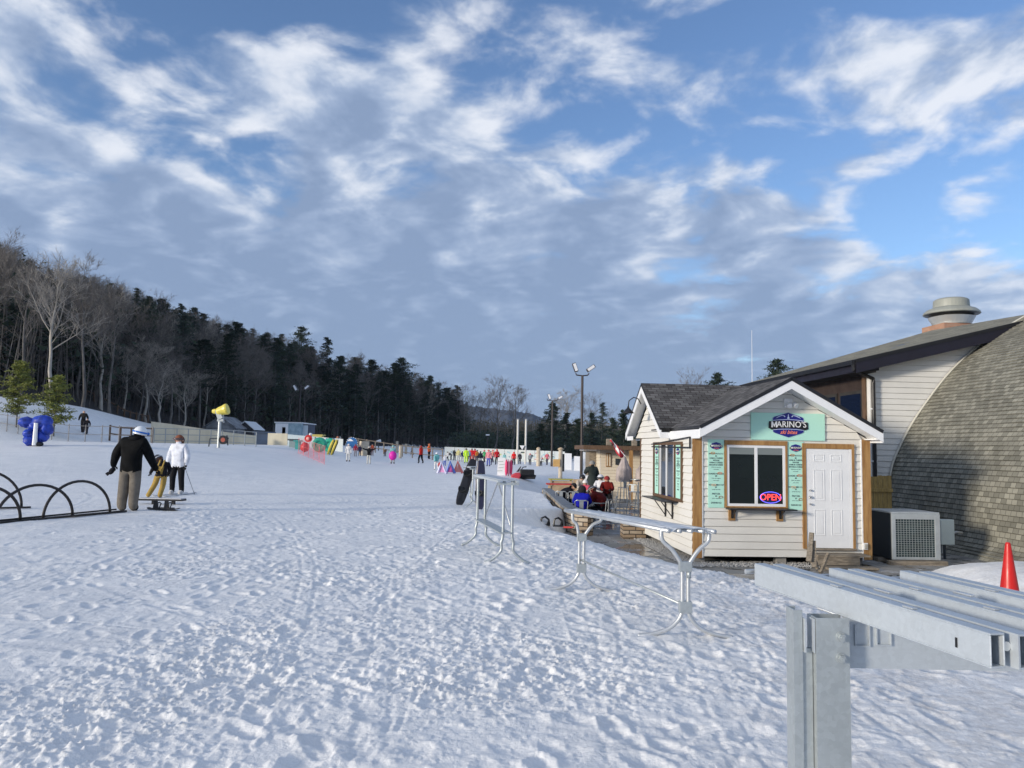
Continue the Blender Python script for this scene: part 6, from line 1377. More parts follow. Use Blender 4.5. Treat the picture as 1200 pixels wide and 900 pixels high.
m_ = MB(); m_.tube([Hg(262,515.5)+Vector((0,-.1,0)), Hg(262,515.5)+Vector((0,.1,0))], .28, 18); w_o = m_.build('wheel', m_black, sg); m_ = MB(); m_.tube([Hg(262,515.5)+Vector((0,-.12,0)), Hg(262,515.5)+Vector((0,-.101,0))], .14, 14); m_.build('rim', mat('red_rim', (.35,.08,.05), .5), w_o)
m_ = MB(); m_.bar(Hg(246,514), Hg(268,513.5), .08, .08); m_.bar(Hg(246,514), Hg(244.5,524), .06, .06); m_.bar(Hg(266,510), Hg(267,522), .06, .06); m_.build('cart_frame', m_acb, sg)
# rails/fences on the left slope
m_post = mat('grey_fence_post', (.30,.28,.26), .8, var=.3)
def rail_fence(label, pts, Ys, n, h, rails, m=m_post, r=.035, net=None, name='rail_fence', postm=None):
    t_ = thing(name, label, 'fence', tuple(drop(pts[0][0], pts[0][1], Ys[0]))); o_ = Vector(t_.location); P_ = []
    for i in range(n+1):
        f = i/n*(len(pts)-1); k_ = min(int(f), len(pts)-2); f -= k_; px_ = pts[k_][0]*(1-f)+pts[k_+1][0]*f; Y_ = Ys[k_]*(1-f)+Ys[k_+1]*f; q = P(px_, 520, Y_); P_.append(Vector((q.x, Y_, G(q.x, Y_)))-o_)
    for p in P_: m_ = MB(); m_.tube([p-Vector((0,0,.2)), p+Vector((0,0,h))], r, 6); m_.build('post', postm or m, t_)
    for z in rails:
        m_ = MB(); m_.tube([p+Vector((0,0,z)) for p in P_], r*.7, 5); m_.build('rail', m, t_)
    if net:
        m_ = MB()
        for a, b_ in zip(P_[:-1], P_[1:]):
            k2 = max(2, int((b_-a).length/.34))
            for j in range(k2):
                q = a.lerp(b_, j/k2); q2 = a.lerp(b_, min(1,(j+2)/k2)); m_.tube([q+Vector((0,0,.05)), q2+Vector((0,0,h*.95))], net[0], 3, cap=False); m_.tube([q2+Vector((0,0,.05)), q+Vector((0,0,h*.95))], net[0], 3, cap=False)
        m_.build('netting', net[1], t_)
    return t_
rail_fence('thin wire fence on short posts along the foot of the left slope', [(-20,510),(60,512),(178,518)], [50,50,52], 12, 1.15, (.5,1.05), r=.028)
rail_fence('dark timber rail fence on the snowy slope above the wire fence', [(128,510),(178,508)], [58,60], 4, 1.2, (.55,1.1), m=m_woodd, r=.07)
rail_fence('grey metal rail fence in front of the cream board wall', [(180,512),(240,518),(300,525)], [56,57,58], 9, 1.1, (.2,.65,1.08), m=mat('grey_rail',(.3,.33,.34),.5,metal=.3), r=.035)
rail_fence('dark log rail fence along the top edge of the left snow slope', [(97,480),(140,490),(172,498)], [76,80,84], 9, .9, (.75,), m=m_woodd, r=.09)
rail_fence('brown timber rail fence at the far end of the slope left of the mural wall', [(410,530),(460,530),(519,532)], [84,84,84], 10, 1.3, (.5,1.2), m=mat('pale_brown_rail', (.22,.18,.14), .8), r=.07)
m_net = mat('pink_red_netting', (.75,.16,.18), .7)
rail_fence('pink red safety netting in front of the red inflatable', [(350,538),(381,545)], [56,47], 5, 1.15, (1.12,.6,.06), m=m_net, r=.012, net=(.007, m_net), name='safety_net')
# log posts of the middle ground
for px_, pt_, pb_, lb_ in ((465,517,531,'short pale log post left of the red jacket'),(469,522.5,537,'lower pale log post just left of the red jacket'),(475.5,520,532,'pale log post behind the red jacket'),(426.5,517,534,'wide pale board post behind the jumping black jacket')):
    g_ = gp(px_, pb_); h_ = P(px_, pt_, g_.y).z-g_.z; w_ = .16 if px_ > 430 else .45; m_ = MB(); m_.tube([(0,0,-.1),(0,0,h_)], w_, 8 if w_ < .3 else 4); o = m_.build('log_post', mat('pale_log', (.55,.47,.36)), None, loc=tuple(g_)); tag(o, lb_, 'post', 'pale posts on the far snow')
# snow cannon light stand
g_ = gp(443.5, 528); t_ = thing('snow_lance', 'small thin stand with white head on the far snow behind the black jacket', 'snow gun', g_); h_ = P(443.5,518,g_.y).z-g_.z; m_ = MB(); m_.tube([(0,0,0),(0,0,h_)], .06, 6); m_.build('stand', m_acb, t_); m_ = MB(); m_.tube([(-.3,0,h_+.05),(.25,0,h_+.18)], [.1,.18], 8); m_.build('head', m_whitep, t_)

# blue padding
g_ = gp(43, 522.5); t_ = thing('padded_snow_gun', 'bulky bright blue padding wrapped round a white lift post on the left slope', 'padding', g_); k_ = g_.y/900; m_blue = mat('bright_blue_vinyl', (.012,.05,.42), .5, var=.5, vscale=3, bump=.6, bscale=6)
q = lambda px, py, dy=0: P(px, py, g_.y)-g_+Vector((0,dy,0))
for (cx,cy,rx,rz,dy_) in ((31.5,495,9.5,6.5,.1),(51,494.5,11.5,8,0),(40.5,499,8,7,.15),(36.5,508,6.5,6,0),(37,516.5,7,6,.0),(56,502,5.5,8.5,.05),(52,511,3.6,7,.1),(44,513,4,9,.25)):
    m_ = MB(); m_.ell((0,0,0), 1, 1, 1, 26, 18); c_ = q(cx,cy,dy_-.1); nv_ = []
    for p in m_.v:
        p = Vector(p); f = 1+.20*mnoise.noise(p*2.1+Vector((cx,cy,0)))+.13*(abs(mnoise.noise(p*4.3+Vector((cy,cx,1))))-.3); nv_.append(tuple(c_+Vector((p.x*rx*k_, p.y*.36, p.z*rz*k_))*f))
    m_.v = nv_; m_.build('blue_pad', m_blue, t_, smooth=True)
m_ = MB(); m_.tube([q(47,522,-.45), q(49,496,-.45)], [.11,.09], 8); m_.build('post', m_whitep, t_); m_ = MB(); m_.ell(q(50,520.5,-.3), .22,.2,.12, 8, 6); m_.build('boot', m_black, t_)

# snow bank clumps above left slope are part of the terrain; red inflatable, yellow raft, blue wheel, toys
g_ = gp(358, 531); q = lambda px, py, dy=0: P(px, py, g_.y)-g_+Vector((0,dy,0)); k_ = g_.y/900
t_ = thing('red_inflatable', 'red inflatable figure with round red disc next to the pink netting', 'inflatable', g_)
m_ = MB(); m_.ell(q(357,524,0), 5.2*k_, .4, 5.5*k_, 12, 8, jit=.25); m_.build('lower_body', m_red, t_, smooth=True); m_ = MB(); m_.tube([q(362,514,-.25), q(362,514,-.05)], 4.2*k_, 18); m_.build('disc', m_red, t_); m_ = MB(); m_.ell(q(362,514,-.3), 2*k_, .06, 2*k_, 10, 6); m_.build('disc_centre', mat('pale_pink',(.8,.35,.3),.5), t_); m_ = MB(); m_.ell(q(364,509,0), 2*k_, .15, 1.6*k_); m_.build('top_knob', m_whitep, t_)
g_ = gp(390, 533.5); q = lambda px, py, dy=0: P(px, py, g_.y)-g_+Vector((0,dy,0)); k_ = g_.y/900
t_ = thing('yellow_raft', 'yellow inflatable raft with black stripes carried upright by a person', 'raft', g_); m_yl = mat('yellow_vinyl', (.80,.62,.08), .4)
for dx_, mm_, nm_ in ((-2.4,m_yl,'air_tube'),(0,m_black,'stripe'),(2.2,m_yl,'air_tube'),(4.2,m_black,'stripe')):
    m_ = MB(); m_.tube([q(386+dx_*.9,533), q(388.5+dx_,526), q(391.5+dx_,519), q(393+dx_*.8,515)], [1.0*k_,1.5*k_,1.5*k_,.9*k_] if nm_ == 'air_tube' else [.4*k_,.6*k_,.6*k_,.4*k_], 8); m_.build(nm_, mm_, t_, smooth=True)
g_ = gp(411, 532); q = lambda px, py, dy=0: P(px, py, g_.y)-g_+Vector((0,dy,0)); k_ = g_.y/900; m_bl = mat('mid_blue_board', (.02,.13,.35), .5)
t_ = thing('blue_wheel_board', 'blue cut out board with white knobbed wheel behind the white jacket', 'board', g_)
m_ = MB(); m_.box(q(402,0).x, -.1, 0, q(412,0).x, .0, q(408,514).z); m_.build('board_panel', m_bl, t_); m_ = MB(); m_.tube([q(413,519,-.25), q(413,519,-.12)], 6.2*k_, 24); wo_ = m_.build('wheel_disc', m_bl, t_)
for a_ in np.linspace(R(-40), R(170), 10): m_ = MB(); m_.ell(q(413,519,-.2)+Vector((math.cos(a_)*6.4*k_,0,math.sin(a_)*6.4*k_)), .045, .04, .045, 8, 6); m_.build('knob', m_whitep, wo_)
m_ = MB(); m_.prism([q(407.5,517,-.28), q(415,517,-.28), q(412,514.3,-.28), q(410,514.3,-.28)], (0,.02,0)); m_.build('white_emblem', m_whitep, t_)
# A-frame kids gates
for (px_, c1, c2, lb_) in ((518,(.55,.55,.75),(.65,.3,.5),'lilac and pink A shaped play gate, left of three'),(528,(.12,.2,.6),(.6,.12,.35),'blue A shaped play gate with magenta foot, middle of three'),(537,(.75,.22,.18),(.78,.35,.3),'salmon A shaped play gate, right of three')):
    g_ = gp(px_, 555); q = lambda px, py, dy=0: P(px, py, g_.y)-g_+Vector((0,dy,0)); t_ = thing('play_gate', lb_, 'play gate', g_, 0, 'coloured A shaped play gates')
    m_ = MB(); m_.tube([q(px_-5,554.5), q(px_-.5,541), q(px_+5,554.5)], .09, 6); m_.build('frame', mat('gate_%.2f' % c1[0], c1, .5), t_); m_ = MB(); m_.prism([q(px_-4,553.5), q(px_+4,553.5), q(px_,544)], (0,.05,0)); m_.build('cloth_panel', mat('gatep_%.2f%.2f' % c2[:2], tuple(min(1,x*1.1) for x in c2), .7), t_)
# sandwich board, pink sled stack, white bins
g_ = gp(587.5, 557); q = lambda px, py, dy=0: P(px, py, g_.y)-g_+Vector((0,dy,0)); t_ = thing('sandwich_board', 'tall white notice board with faint marks beside the pink sleds', 'notice board', g_); m_ = MB(); m_.prism([q(582.5,557), q(591.5,557), q(592.5,536.5), q(583.5,536)], (0,.08,0)); m_.build('board_panel', m_trim, t_)
for i in range(4): m_ = MB(); c0 = q(587+rs.uniform(-2,2), 541+i*3.6, -.012); m_.bar(c0-Vector((.15,0,0)), c0+Vector((.15,0,.02)), .004, .05); m_.build('faint_mark', mat('pale_mark', (.5,.55,.52), .6), t_)
g_ = gp(598, 558); q = lambda px, py, dy=0: P(px, py, g_.y)-g_+Vector((0,dy,0)); k_ = g_.y/900; m_pk = mat('hot_pink_plastic', (.75,.05,.16), .45); t_ = thing('sled_stack', 'upright stack of pink sleds beside the white notice board', 'sled stack', g_)
for i, dx_ in enumerate((-3,-.8,1.6)): m_ = MB(); m_.ell(q(597+dx_*1.2,548,.1*i), 1.9*k_, .16, 9.5*k_, 10, 8, jit=.1); m_.build('sled', m_pk if i != 1 else mat('pale_pink2', (.80,.35,.42), .5), t_, smooth=True)
# snowmobile
g_ = gp(614, 562); q = lambda px, py, dy=0: P(px, py, g_.y)-g_+Vector((0,dy,0)); sm = thing('snowmobile', 'red and black snowmobile parked on the far snow left of the plaza', 'snowmobile', g_)
m_ = MB(); m_.prism([q(598,558.5),q(601,561),q(609,561),q(611,556.5),q(609,553.5),q(604,554),q(600,556)], (0,.5,0)); m_.v = [(x,y-.25,z) for x,y,z in m_.v]; m_.build('hood', mat('red_plastic_dull', (.50,.05,.07), .35), sm, bevel=.06)
m_ = MB(); a = q(609,556); m_.box(a.x, -.22, .22, q(626,556).x, .22, .56); m_.build('seat', m_black, sm, bevel=.06)
m_ = MB(); m_.prism([q(606,561.5),q(627,561.5),q(628.5,557),q(624,555.5),q(608,556)], (0,.3,0)); m_.build('track', mat('track_rubber', (.015,.015,.018), .6), sm, bevel=.03)
m_ = MB(); m_.tube([q(609,553), q(613,547.5), q(617,547)], .03, 6); m_.tube([q(613,547.5,-.3), q(613,547.5,.3)], .025, 6); m_.build('handlebar', m_black, sm)
m_ = MB(); m_.prism([q(605,553),q(610,546.5),q(611,546.8),q(608,553)], (0,.3,0)); m_.build('windscreen', mat('smoke_screen', (.04,.03,.04), .1), sm)
for s_ in (-.3,.3): m_ = MB(); m_.bar(q(599,561.5,s_), q(609,561.5,s_), .12, .03); m_.build('ski', m_red, sm)
# small boards pile in front (black scraps on the slope)
g_ = gp(643, 616); t_ = thing('ski_bindings_pile', 'pair of black snowboard bindings half buried in snow against the stone wall', 'bindings', g_)
for i in range(2):
    m_ = MB(); o_ = Vector((i*.34-.1, -.25*i, .04)); m_.box(o_.x-.14,o_.y-.1,o_.z-.03,o_.x+.14,o_.y+.1,o_.z); m_.tube([o_+Vector((-.12,-.08,0)), o_+Vector((-.1,-.05,.16)), o_+Vector((0,.0,.2)), o_+Vector((.1,.05,.12)), o_+Vector((.12,.08,0))], .028, 6); m_.tube([o_+Vector((.05,-.1,0)), o_+Vector((.1,-.03,.12)), o_+Vector((.12,.08,0))], .022, 6); m_.build('binding', m_black, t_)
m_ = MB(); m_.bar((.38,-.5,.02),(.62,-.62,.03), .09, .04); m_.build('red_strap', m_red, t_)
# ------------------------------------------------------------------ far skiers
def far_person(px, pyf, pyt, label, yaw=0, **kw):
    g_ = gp(px, pyf)
    if px > 514 and g_.y > 84: g_ = drop(px, pyf, 84+(px*7%5))
    Ht = (P(px, pyt, g_.y).z-g_.z)
    return person(label, g_, Ht, R(yaw), group='skiers out on the snow', **kw)
WALK = dict(knL=(-.06,.10,.28), anL=(-.06,.08,.06), toL=(-.06,.16,.03), knR=(.06,-.02,.28), anR=(.07,-.12,.06), toR=(.07,-.04,.025), elL=(-.15,-.06,.64), wrL=(-.14,-.05,.50), haL=(-.14,-.04,.45), elR=(.15,.06,.65), wrR=(.13,.15,.56), haR=(.12,.19,.53))
ARMS = dict(elL=(-.22,0,.80), wrL=(-.33,0,.86), haL=(-.38,0,.88), elR=(.22,0,.80), wrR=(.33,0,.86), haR=(.38,0,.88))
BEND = dict(pelvis=(0,-.05,.50), chest=(0,.10,.66), neck=(0,.19,.71), head=(0,.24,.74), crown=(0,.28,.79), shL=(-.10,.14,.70), shR=(.10,.14,.70), elL=(-.13,.22,.58), wrL=(-.12,.3,.5), haL=(-.12,.32,.47), elR=(.13,.22,.58), wrR=(.12,.3,.5), haR=(.12,.32,.47))
WH=(.68,.68,.68); BK=(.012,.012,.015)
far_person(408, 541, 519.5, 'person in long white jacket with black boots before the blue wheel board', 180, jacket=WH, pants=(.6,.6,.58), boots=BK, hat=(.6,.6,.6), coat=.06)
far_person(432, 544, 522.5, 'person in black jacket and white trousers with both arms stretched out', 10, jacket=BK, pants=(.66,.64,.58), pose=ARMS, hat=(.5,.45,.4))
far_person(460, 543.5, 521.5, 'person with teal hood holding a round magenta tube', 190, jacket=(.25,.45,.45), pants=(.4,.42,.42), hat=(.2,.45,.42))
g_ = gp(460, 543.5); m_ = MB(); k_ = g_.y/900; m_.ell((0,0,0), 4.6*k_, .25, 5.4*k_, 16, 10); o = m_.build('magenta_tube', mat('magenta_vinyl', (.62,.01,.36), .5), None, loc=tuple(P(460.3, 534, g_.y-.35)), smooth=True); tag(o, 'round magenta snow tube held in front of a skier', 'snow tube')
far_person(493, 543, 521.8, 'person in red jacket and black trousers alone on the middle snow', 60, jacket=(.60,.03,.02), pants=BK, hat=(.45,.03,.02), pose=WALK)
far_person(502.5, 538, 519.5, 'person in orange jacket and black trousers right of the red jacket', 250, jacket=(.80,.16,.04), pants=BK, hat=(.6,.2,.08))
far_person(511.5, 551, 529.5, 'person in light teal jacket and white trousers next to the play gates', 30, jacket=(.20,.52,.52), pants=WH, pose=WALK, helmet=(.7,.72,.75))
far_person(521, 546, 533, 'small child in white with blue trousers behind the left play gate', 0, jacket=(.66,.68,.74), pants=(.1,.15,.5), helmet=(.6,.5,.45))
far_person(528.5, 540, 528, 'person in dark grey bending down in front of the mural wall', 70, jacket=(.06,.06,.07), pants=(.08,.08,.09), pose=BEND)
far_person(532.5, 539, 527, 'person in black standing left of the navy child at the mural', 0, jacket=(.03,.03,.035), pants=(.05,.05,.06), helmet=(.1,.1,.1))
far_person(537, 541, 525.5, 'person in pale yellow jacket before the mural wall', 0, jacket=(.66,.60,.28), pants=(.5,.5,.5))
far_person(541.5, 541, 528.5, 'child in navy jacket between yellow and neon jackets', 0, jacket=(.015,.02,.12), pants=(.4,.42,.46), helmet=(.03,.03,.04))
far_person(546, 543, 524.8, 'person in neon yellow green suit near the mural', 180, jacket=(.52,.80,.04), pants=(.5,.75,.05), helmet=(.05,.06,.05))
far_person(552.8, 540.5, 525.2, 'person in red jacket, left one of the red pair touching shoulders', 0, jacket=(.62,.03,.03), pants=(.5,.05,.05), hat=(.1,.05,.05))
far_person(556.3, 540, 525.5, 'person in red jacket, right one of the red pair touching shoulders', 0, jacket=(.60,.02,.03), pants=(.2,.04,.05), hat=(.2,.03,.03))
far_person(562.8, 545, 528.3, 'person in black bulky coat just above the leaning snowboards', 0, jacket=(.02,.022,.035), pants=(.35,.36,.4), hat=(.02,.02,.03), rad=dict(chest=.14, waist=.15, pelvis=.13))
far_person(572.3, 546.5, 526.5, 'person in pink jacket with blue lower clothes facing the mural', 170, jacket=(.72,.25,.30), pants=(.12,.15,.45), hat=(.65,.1,.1))
far_person(582.2, 544.5, 526, 'person in red jacket and black trousers standing left of the notice board', 20, jacket=(.60,.02,.03), pants=BK, hat=(.5,.04,.04))
far_person(602, 545, 529, 'person in bright red coat with black trousers behind the pink sleds', 0, jacket=(.75,.02,.02), pants=BK, hat=(.75,.03,.02))
far_person(591, 543, 531, 'person in turquoise jacket just above the notice board', 0, jacket=(.25,.55,.55), pants=(.3,.35,.35), hat=(.1,.15,.15))
far_person(575.8, 545, 533, 'small child in dark clothes with ski poles right of the pink jacket', 90, jacket=(.05,.05,.08), pants=(.12,.12,.2), pose=BEND)
far_person(416.3, 535, 520, 'child in crimson jacket right of the white long jacket', 0, jacket=(.35,.03,.06), pants=(.4,.35,.35), helmet=(.2,.05,.08))
far_person(421.5, 534.5, 521.5, 'child in dark navy jacket beside the pale board post', 0, jacket=(.02,.02,.08), pants=(.03,.03,.08), helmet=(.05,.05,.1))
far_person(436, 534, 520, 'person in orange red jacket partly behind the black jacket', 0, jacket=(.55,.12,.06), pants=(.2,.1,.1))
far_person(369, 527.5, 512, 'person in white jacket and black trousers between red inflatable and green tubs', 200, jacket=(.62,.64,.66), pants=BK, pose=WALK, helmet=(.1,.1,.1))
far_person(379, 528, 513.5, 'person in white suit with green helmet between the green tubs', 160, jacket=(.62,.63,.6), pants=(.6,.6,.56), helmet=(.15,.35,.25), pose=WALK)
far_person(395, 528.5, 511, 'person in grey jacket with orange helmet behind the yellow raft', 200, jacket=(.40,.42,.46), pants=(.25,.27,.3), helmet=(.55,.2,.1), pose=dict(elL=(-.2,.02,.85), wrL=(-.16,.04,.96), haL=(-.13,.05,.99)))
far_person(399, 526.5, 513.5, 'person in dark clothes behind and right of the yellow raft', 180, jacket=(.05,.05,.06), pants=(.04,.04,.05), helmet=(.45,.1,.1))
for (px_, pf, pt_, lb_, c_) in ((97, 506, 489, 'left figure of the dark pair standing on the rail path above the wire fence', (.025,.022,.02)), (101.5, 506, 489.5, 'right figure of the dark pair standing on the rail path above the wire fence', (.02,.018,.02))):
    Y_ = 57; d_ = drop(px_, pf, Y_); hh = P(px_, pt_, Y_).z-d_.z
    if hh < 1.3 or hh > 2.1: hh = 1.72; 
    d_.z = P(px_, pf, Y_).z if abs(P(px_, pf, Y_).z-d_.z) < .0 else d_.z
    person(lb_, d_, P(px_, pt_, Y_).z-d_.z if 1.2 < P(px_, pt_, Y_).z-d_.z < 2.2 else 1.72, R(190), jacket=c_, pants=(.02,.02,.025), pose=WALK, group='skiers out on the snow')

for px_, pf, pt_, lb_, c_, p_ in ((515,553,541,'small child in red with white helmet at the left play gate',(.55,.05,.05),(.1,.1,.12)),(524.5,540,529,'person in white jacket far back left of the navy child',(.6,.6,.62),(.05,.05,.06)),(549.5,541,527,'person in pale blue jacket between neon suit and the red pair',(.3,.45,.6),(.06,.06,.08)),(559,541,527,'person in orange jacket just right of the red pair',(.7,.25,.05),(.08,.08,.1)),(567.5,542,527,'person in green jacket left of the pink jacket',(.06,.3,.12),(.04,.04,.05)),(577.5,542,526.5,'person in salmon jacket behind the small child with poles',(.6,.25,.2),(.1,.1,.15)),(609,544,530,'person in dark clothing behind the snowmobile handlebar',(.03,.03,.04),(.03,.03,.04)),(641,545,530,'person in pink red jacket next to the orange sign board',(.55,.12,.16),(.1,.1,.12)),(634,546,534,'child in white and black clothes at the foot of the mural wall',(.6,.6,.6),(.03,.03,.03)),(621,545,531,'person in grey jacket at the mural wall right of the snowmobile',(.3,.32,.34),(.05,.05,.06)),(451,535,523,'small figure in brown at the far timber fence',(.2,.12,.07),(.05,.04,.04)),(483,533,521,'small figure in blue at the far timber fence left of the red jacket',(.05,.12,.35),(.04,.04,.05))):
    far_person(px_, pf, pt_, lb_, random.uniform(0,360), jacket=c_, pants=p_, pose=random.choice([WALK, None, BEND, WALK]), helmet=random.choice([(.5,.5,.5),(.03,.03,.03),(.6,.1,.1)]))
# ------------------------------------------------------------------ distant ridge
def ridge_mesh(name, prof, Y, depth, m, jag=0):
    mb = MB(); pr = []
    for i in range(len(prof)-1):
        (x0,y0),(x1,y1) = prof[i], prof[i+1]
        for k_ in range(12): f = k_/12; pr.append((x0+(x1-x0)*f, y0+(y1-y0)*f+random.uniform(-jag,jag)))
    pr.append(prof[-1]); n = len(pr); rows = 9; vs = []
    for r_ in range(rows):
        f = r_/(rows-1); g_ = 1-(1-f)**1.6
        for (px_, py_) in pr:
            t = P(px_, py_, Y); vs.append((t.x, Y-depth*(1-f), (t.z+2)*g_*(1+random.uniform(-.03,.03)*(f > .1)*(f < 1))-2))
    back = [(x, y+depth, -2) for x, y, z in vs[-n:]]; vs += back; rows += 1
    mb.add(vs, [(r_*n+i, r_*n+i+1, (r_+1)*n+i+1, (r_+1)*n+i) for r_ in range(rows-1) for i in range(n-1)]); o = mb.build(name, m, smooth=True); o['kind'] = 'structure'; return o
m_ridge = mat('wooded_ridge', (.035,.042,.045), .95, col2=(.10,.11,.12), vscale=.012, bump=.0)
ridge_mesh('distant_ridge', [(420,486),(480,474),(530,471),(552,476),(575,478.5),(598,481),(622,485),(645,494),(690,500),(760,498),(900,490),(1300,480)], 1700, 500, m_ridge, .5)

# ------------------------------------------------------------------ trees
def twig_cards(): pass
def bare_tree(seed, H=16, spread=.42, dense=1.0, levels=4, trunkr=.19, lean=0.0, fork=.45, fan=False):
    rs = random.Random(seed); tr = MB(); cw = MB(); pts = []; n = 8; x = y = 0
    for i in range(n+1):
        f = i/n; x += rs.gauss(0, .012)*H+lean*H/n; y += rs.gauss(0, .010)*H; pts.append(Vector((x if i else 0, y if i else 0, f*H*.86)))
    rad = [trunkr*(1-.88*i/n)*(1.25 if i == 0 else 1) for i in range(n+1)]; tr.tube(pts, rad, 6, cap=False)
    def grow(mb, p, d, L_, r, lv):
        k_ = 3 if lv > 1 else 2; q = [p]; dd = d.copy()
        for i in range(k_): dd = (dd+Vector((rs.gauss(0,.16),rs.gauss(0,.16),rs.gauss(.06,.08)))).normalized(); q.append(q[-1]+dd*L_/k_)
        rr = [r*(1-.62*i/k_) for i in range(k_+1)]; mb.tube(q, rr, 3 if lv < 3 else 4, cap=False)
        if lv <= 0: return
        nb = max(2, int((5 if lv > 1 else 5)*dense)); 
        for b in range(nb):
            f = rs.uniform(.25, 1.0); k2 = min(int(f*k_), k_-1); bp_ = q[k2].lerp(q[k2+1], f*k_-k2); a = rs.uniform(0, 6.28); s_ = dd.orthogonal().normalized(); s_.rotate(__import__('mathutils').Quaternion(dd, a))
            nd = (dd*rs.uniform(.6,1.0)+s_*rs.uniform(.45,.85)+Vector((0,0,.18))).normalized(); grow(mb, bp_, nd, L_*rs.uniform(.42,.66), max(r*.5, .012), lv-1)
    nl = int(13*dense)
    for i in range(nl):
        f = fork+(1-fork)*(i+rs.random())/nl; f = min(f, .97); k_ = min(int(f*n), n-1); p = pts[k_].lerp(pts[k_+1], f*n-k_); a = rs.uniform(0, 6.28)
        nd = Vector((math.cos(a)*spread*1.5, math.sin(a)*spread*1.5, .85 if not fan else .6)).normalized(); grow(cw, p, nd, H*(.36*(1.15-f*.75))*rs.uniform(.7,1.1), trunkr*.42*(1.2-f), levels-1)
    return tr, cw
def pine_tree(seed, H=17, w=.20, base=.30, clumps=7, droop=0.0, rounded=False, csz=.5, nb=70):
    rs = random.Random(seed); tr = MB(); tr.tube([(0,0,0),(rs.gauss(0,.1),rs.gauss(0,.1),H*.5),(0,0,H*.98)], [.012*H,.008*H,.002*H], 6, cap=False); fo = MB()
    for i in range(nb):
        f = base+(1-base)*((i+rs.random())/nb); z = f*H; g_ = (f-base)/(1-base)
        prof_ = (1-g_)**.75*(.55+.45*min(1, g_*5)) if not rounded else math.sin(math.pi*min(1,(g_*.82+.18)))**.8
        L_ = H*w*prof_*rs.uniform(.55,1.15)+.25; a = rs.uniform(0, 6.28); d = Vector((math.cos(a), math.sin(a), rs.uniform(-.05,.35)-droop)).normalized(); p0 = Vector((0,0,z))
        tr.tube([p0, p0+d*L_*.8], [.03,.012], 3, cap=False)
        for c in range(clumps):
            q = p0+d*L_*((c+rs.random()*1.0+.6)/clumps)+Vector((rs.gauss(0,.14),rs.gauss(0,.14),rs.gauss(0,.08)))*L_*.5
            for k_ in range(7):
                s_ = csz*rs.uniform(.5,1.0); e1 = Vector((rs.gauss(0,1),rs.gauss(0,1),rs.gauss(.2,.45))).normalized(); e2 = e1.orthogonal().normalized(); o_ = Vector((rs.gauss(0,.35),rs.gauss(0,.35),rs.gauss(0,.16)))*csz
                fo.add([q+o_, q+o_+e1*s_+e2*s_*.22, q+o_+e1*s_*1.0-e2*s_*.22], [(0,1,2)])
    return tr, fo
m_bark = mat('grey_bark', (.13,.12,.11), .9, var=.35, vscale=1.5)
m_barkp = mat('pale_bark', (.40,.37,.32), .85, var=.25, vscale=1.2)
m_twig = mat('grey_brown_twigs', (.15,.135,.12), .9, var=.25, vscale=.5)
m_twigp = mat('pale_twigs', (.33,.30,.26), .9, var=.2, vscale=.5)
m_pine = mat('pine_needles', (.012,.024,.016), .8, col2=(.032,.052,.024), vscale=.6)
m_pineb = mat('young_pine_needles', (.27,.27,.05), .8, col2=(.10,.13,.03), vscale=1.6)
m_brownleaf = mat('tan_crown', (.15,.12,.075), .9, col2=(.09,.085,.06), vscale=.3)
hid = bpy.data.collections.new('src')
def mk(kind, name, tm, cm, pair):
    tr, cw = pair; a = tr.build('trunk', tm, None, smooth=True); b_ = cw.build('crown', cm, None); 
    return (a.data, b_.data, a, b_)
SRC = {'bare': [mk(0,'',m_bark,m_twig,bare_tree(s, H=17, dense=1.0, levels=4)) for s in (1,2,3,4)],
       'pale': [mk(0,'',m_barkp,m_twigp,bare_tree(s, H=17, dense=1.15, levels=4, spread=.42, trunkr=.20, fork=.34)) for s in (11,12)],
       'pine': [mk(0,'',m_bark,m_pine,pine_tree(s, H=17, w=.19, base=.2, clumps=9, csz=.36, nb=85)) for s in (21,22)]+[mk(0,'',m_bark,m_pine,pine_tree(23, H=17, w=.18, base=.5, rounded=True, csz=.42, clumps=9, nb=80))],
       'spruce': [mk(0,'',m_bark,m_pine,pine_tree(31, H=14, w=.24, base=.06, nb=90, csz=.5, droop=.15)), mk(0,'',m_bark,m_pine,pine_tree(32, H=14, w=.30, base=.08, nb=90, csz=.6))]}
for l in SRC.values():
    for s in l:
        for o in s[2:]: bpy.data.objects.remove(o)
def plant(kind, x, y, z, H, label, group=None, idx=None, name=None, rz=None, sx=1.0):
    l = SRC[kind]; s = l[random.randrange(len(l)) if idx is None else idx]; base = 14 if kind == 'spruce' else 17
    t_ = thing(name or {'bare':'bare_tree','pale':'pale_bare_tree','pine':'pine_tree','spruce':'spruce_tree'}[kind], label, 'tree', (x, y, z-.3), random.uniform(0, 6.28) if rz is None else rz, group); k_ = H/base; t_.scale = (k_*sx, k_*sx, k_)
    for me, nm in ((s[0],'trunk'),(s[1],'crown')):
        o = bpy.data.objects.new(nm, me); COL.objects.link(o); o.parent = t_
    return t_
def tree_px(kind, px, pyt, Y, label, **kw):
    b_ = P(px, pyt, Y); g_ = G(b_.x, Y); return plant(kind, b_.x, Y, g_, b_.z-g_+.3, label, **kw)
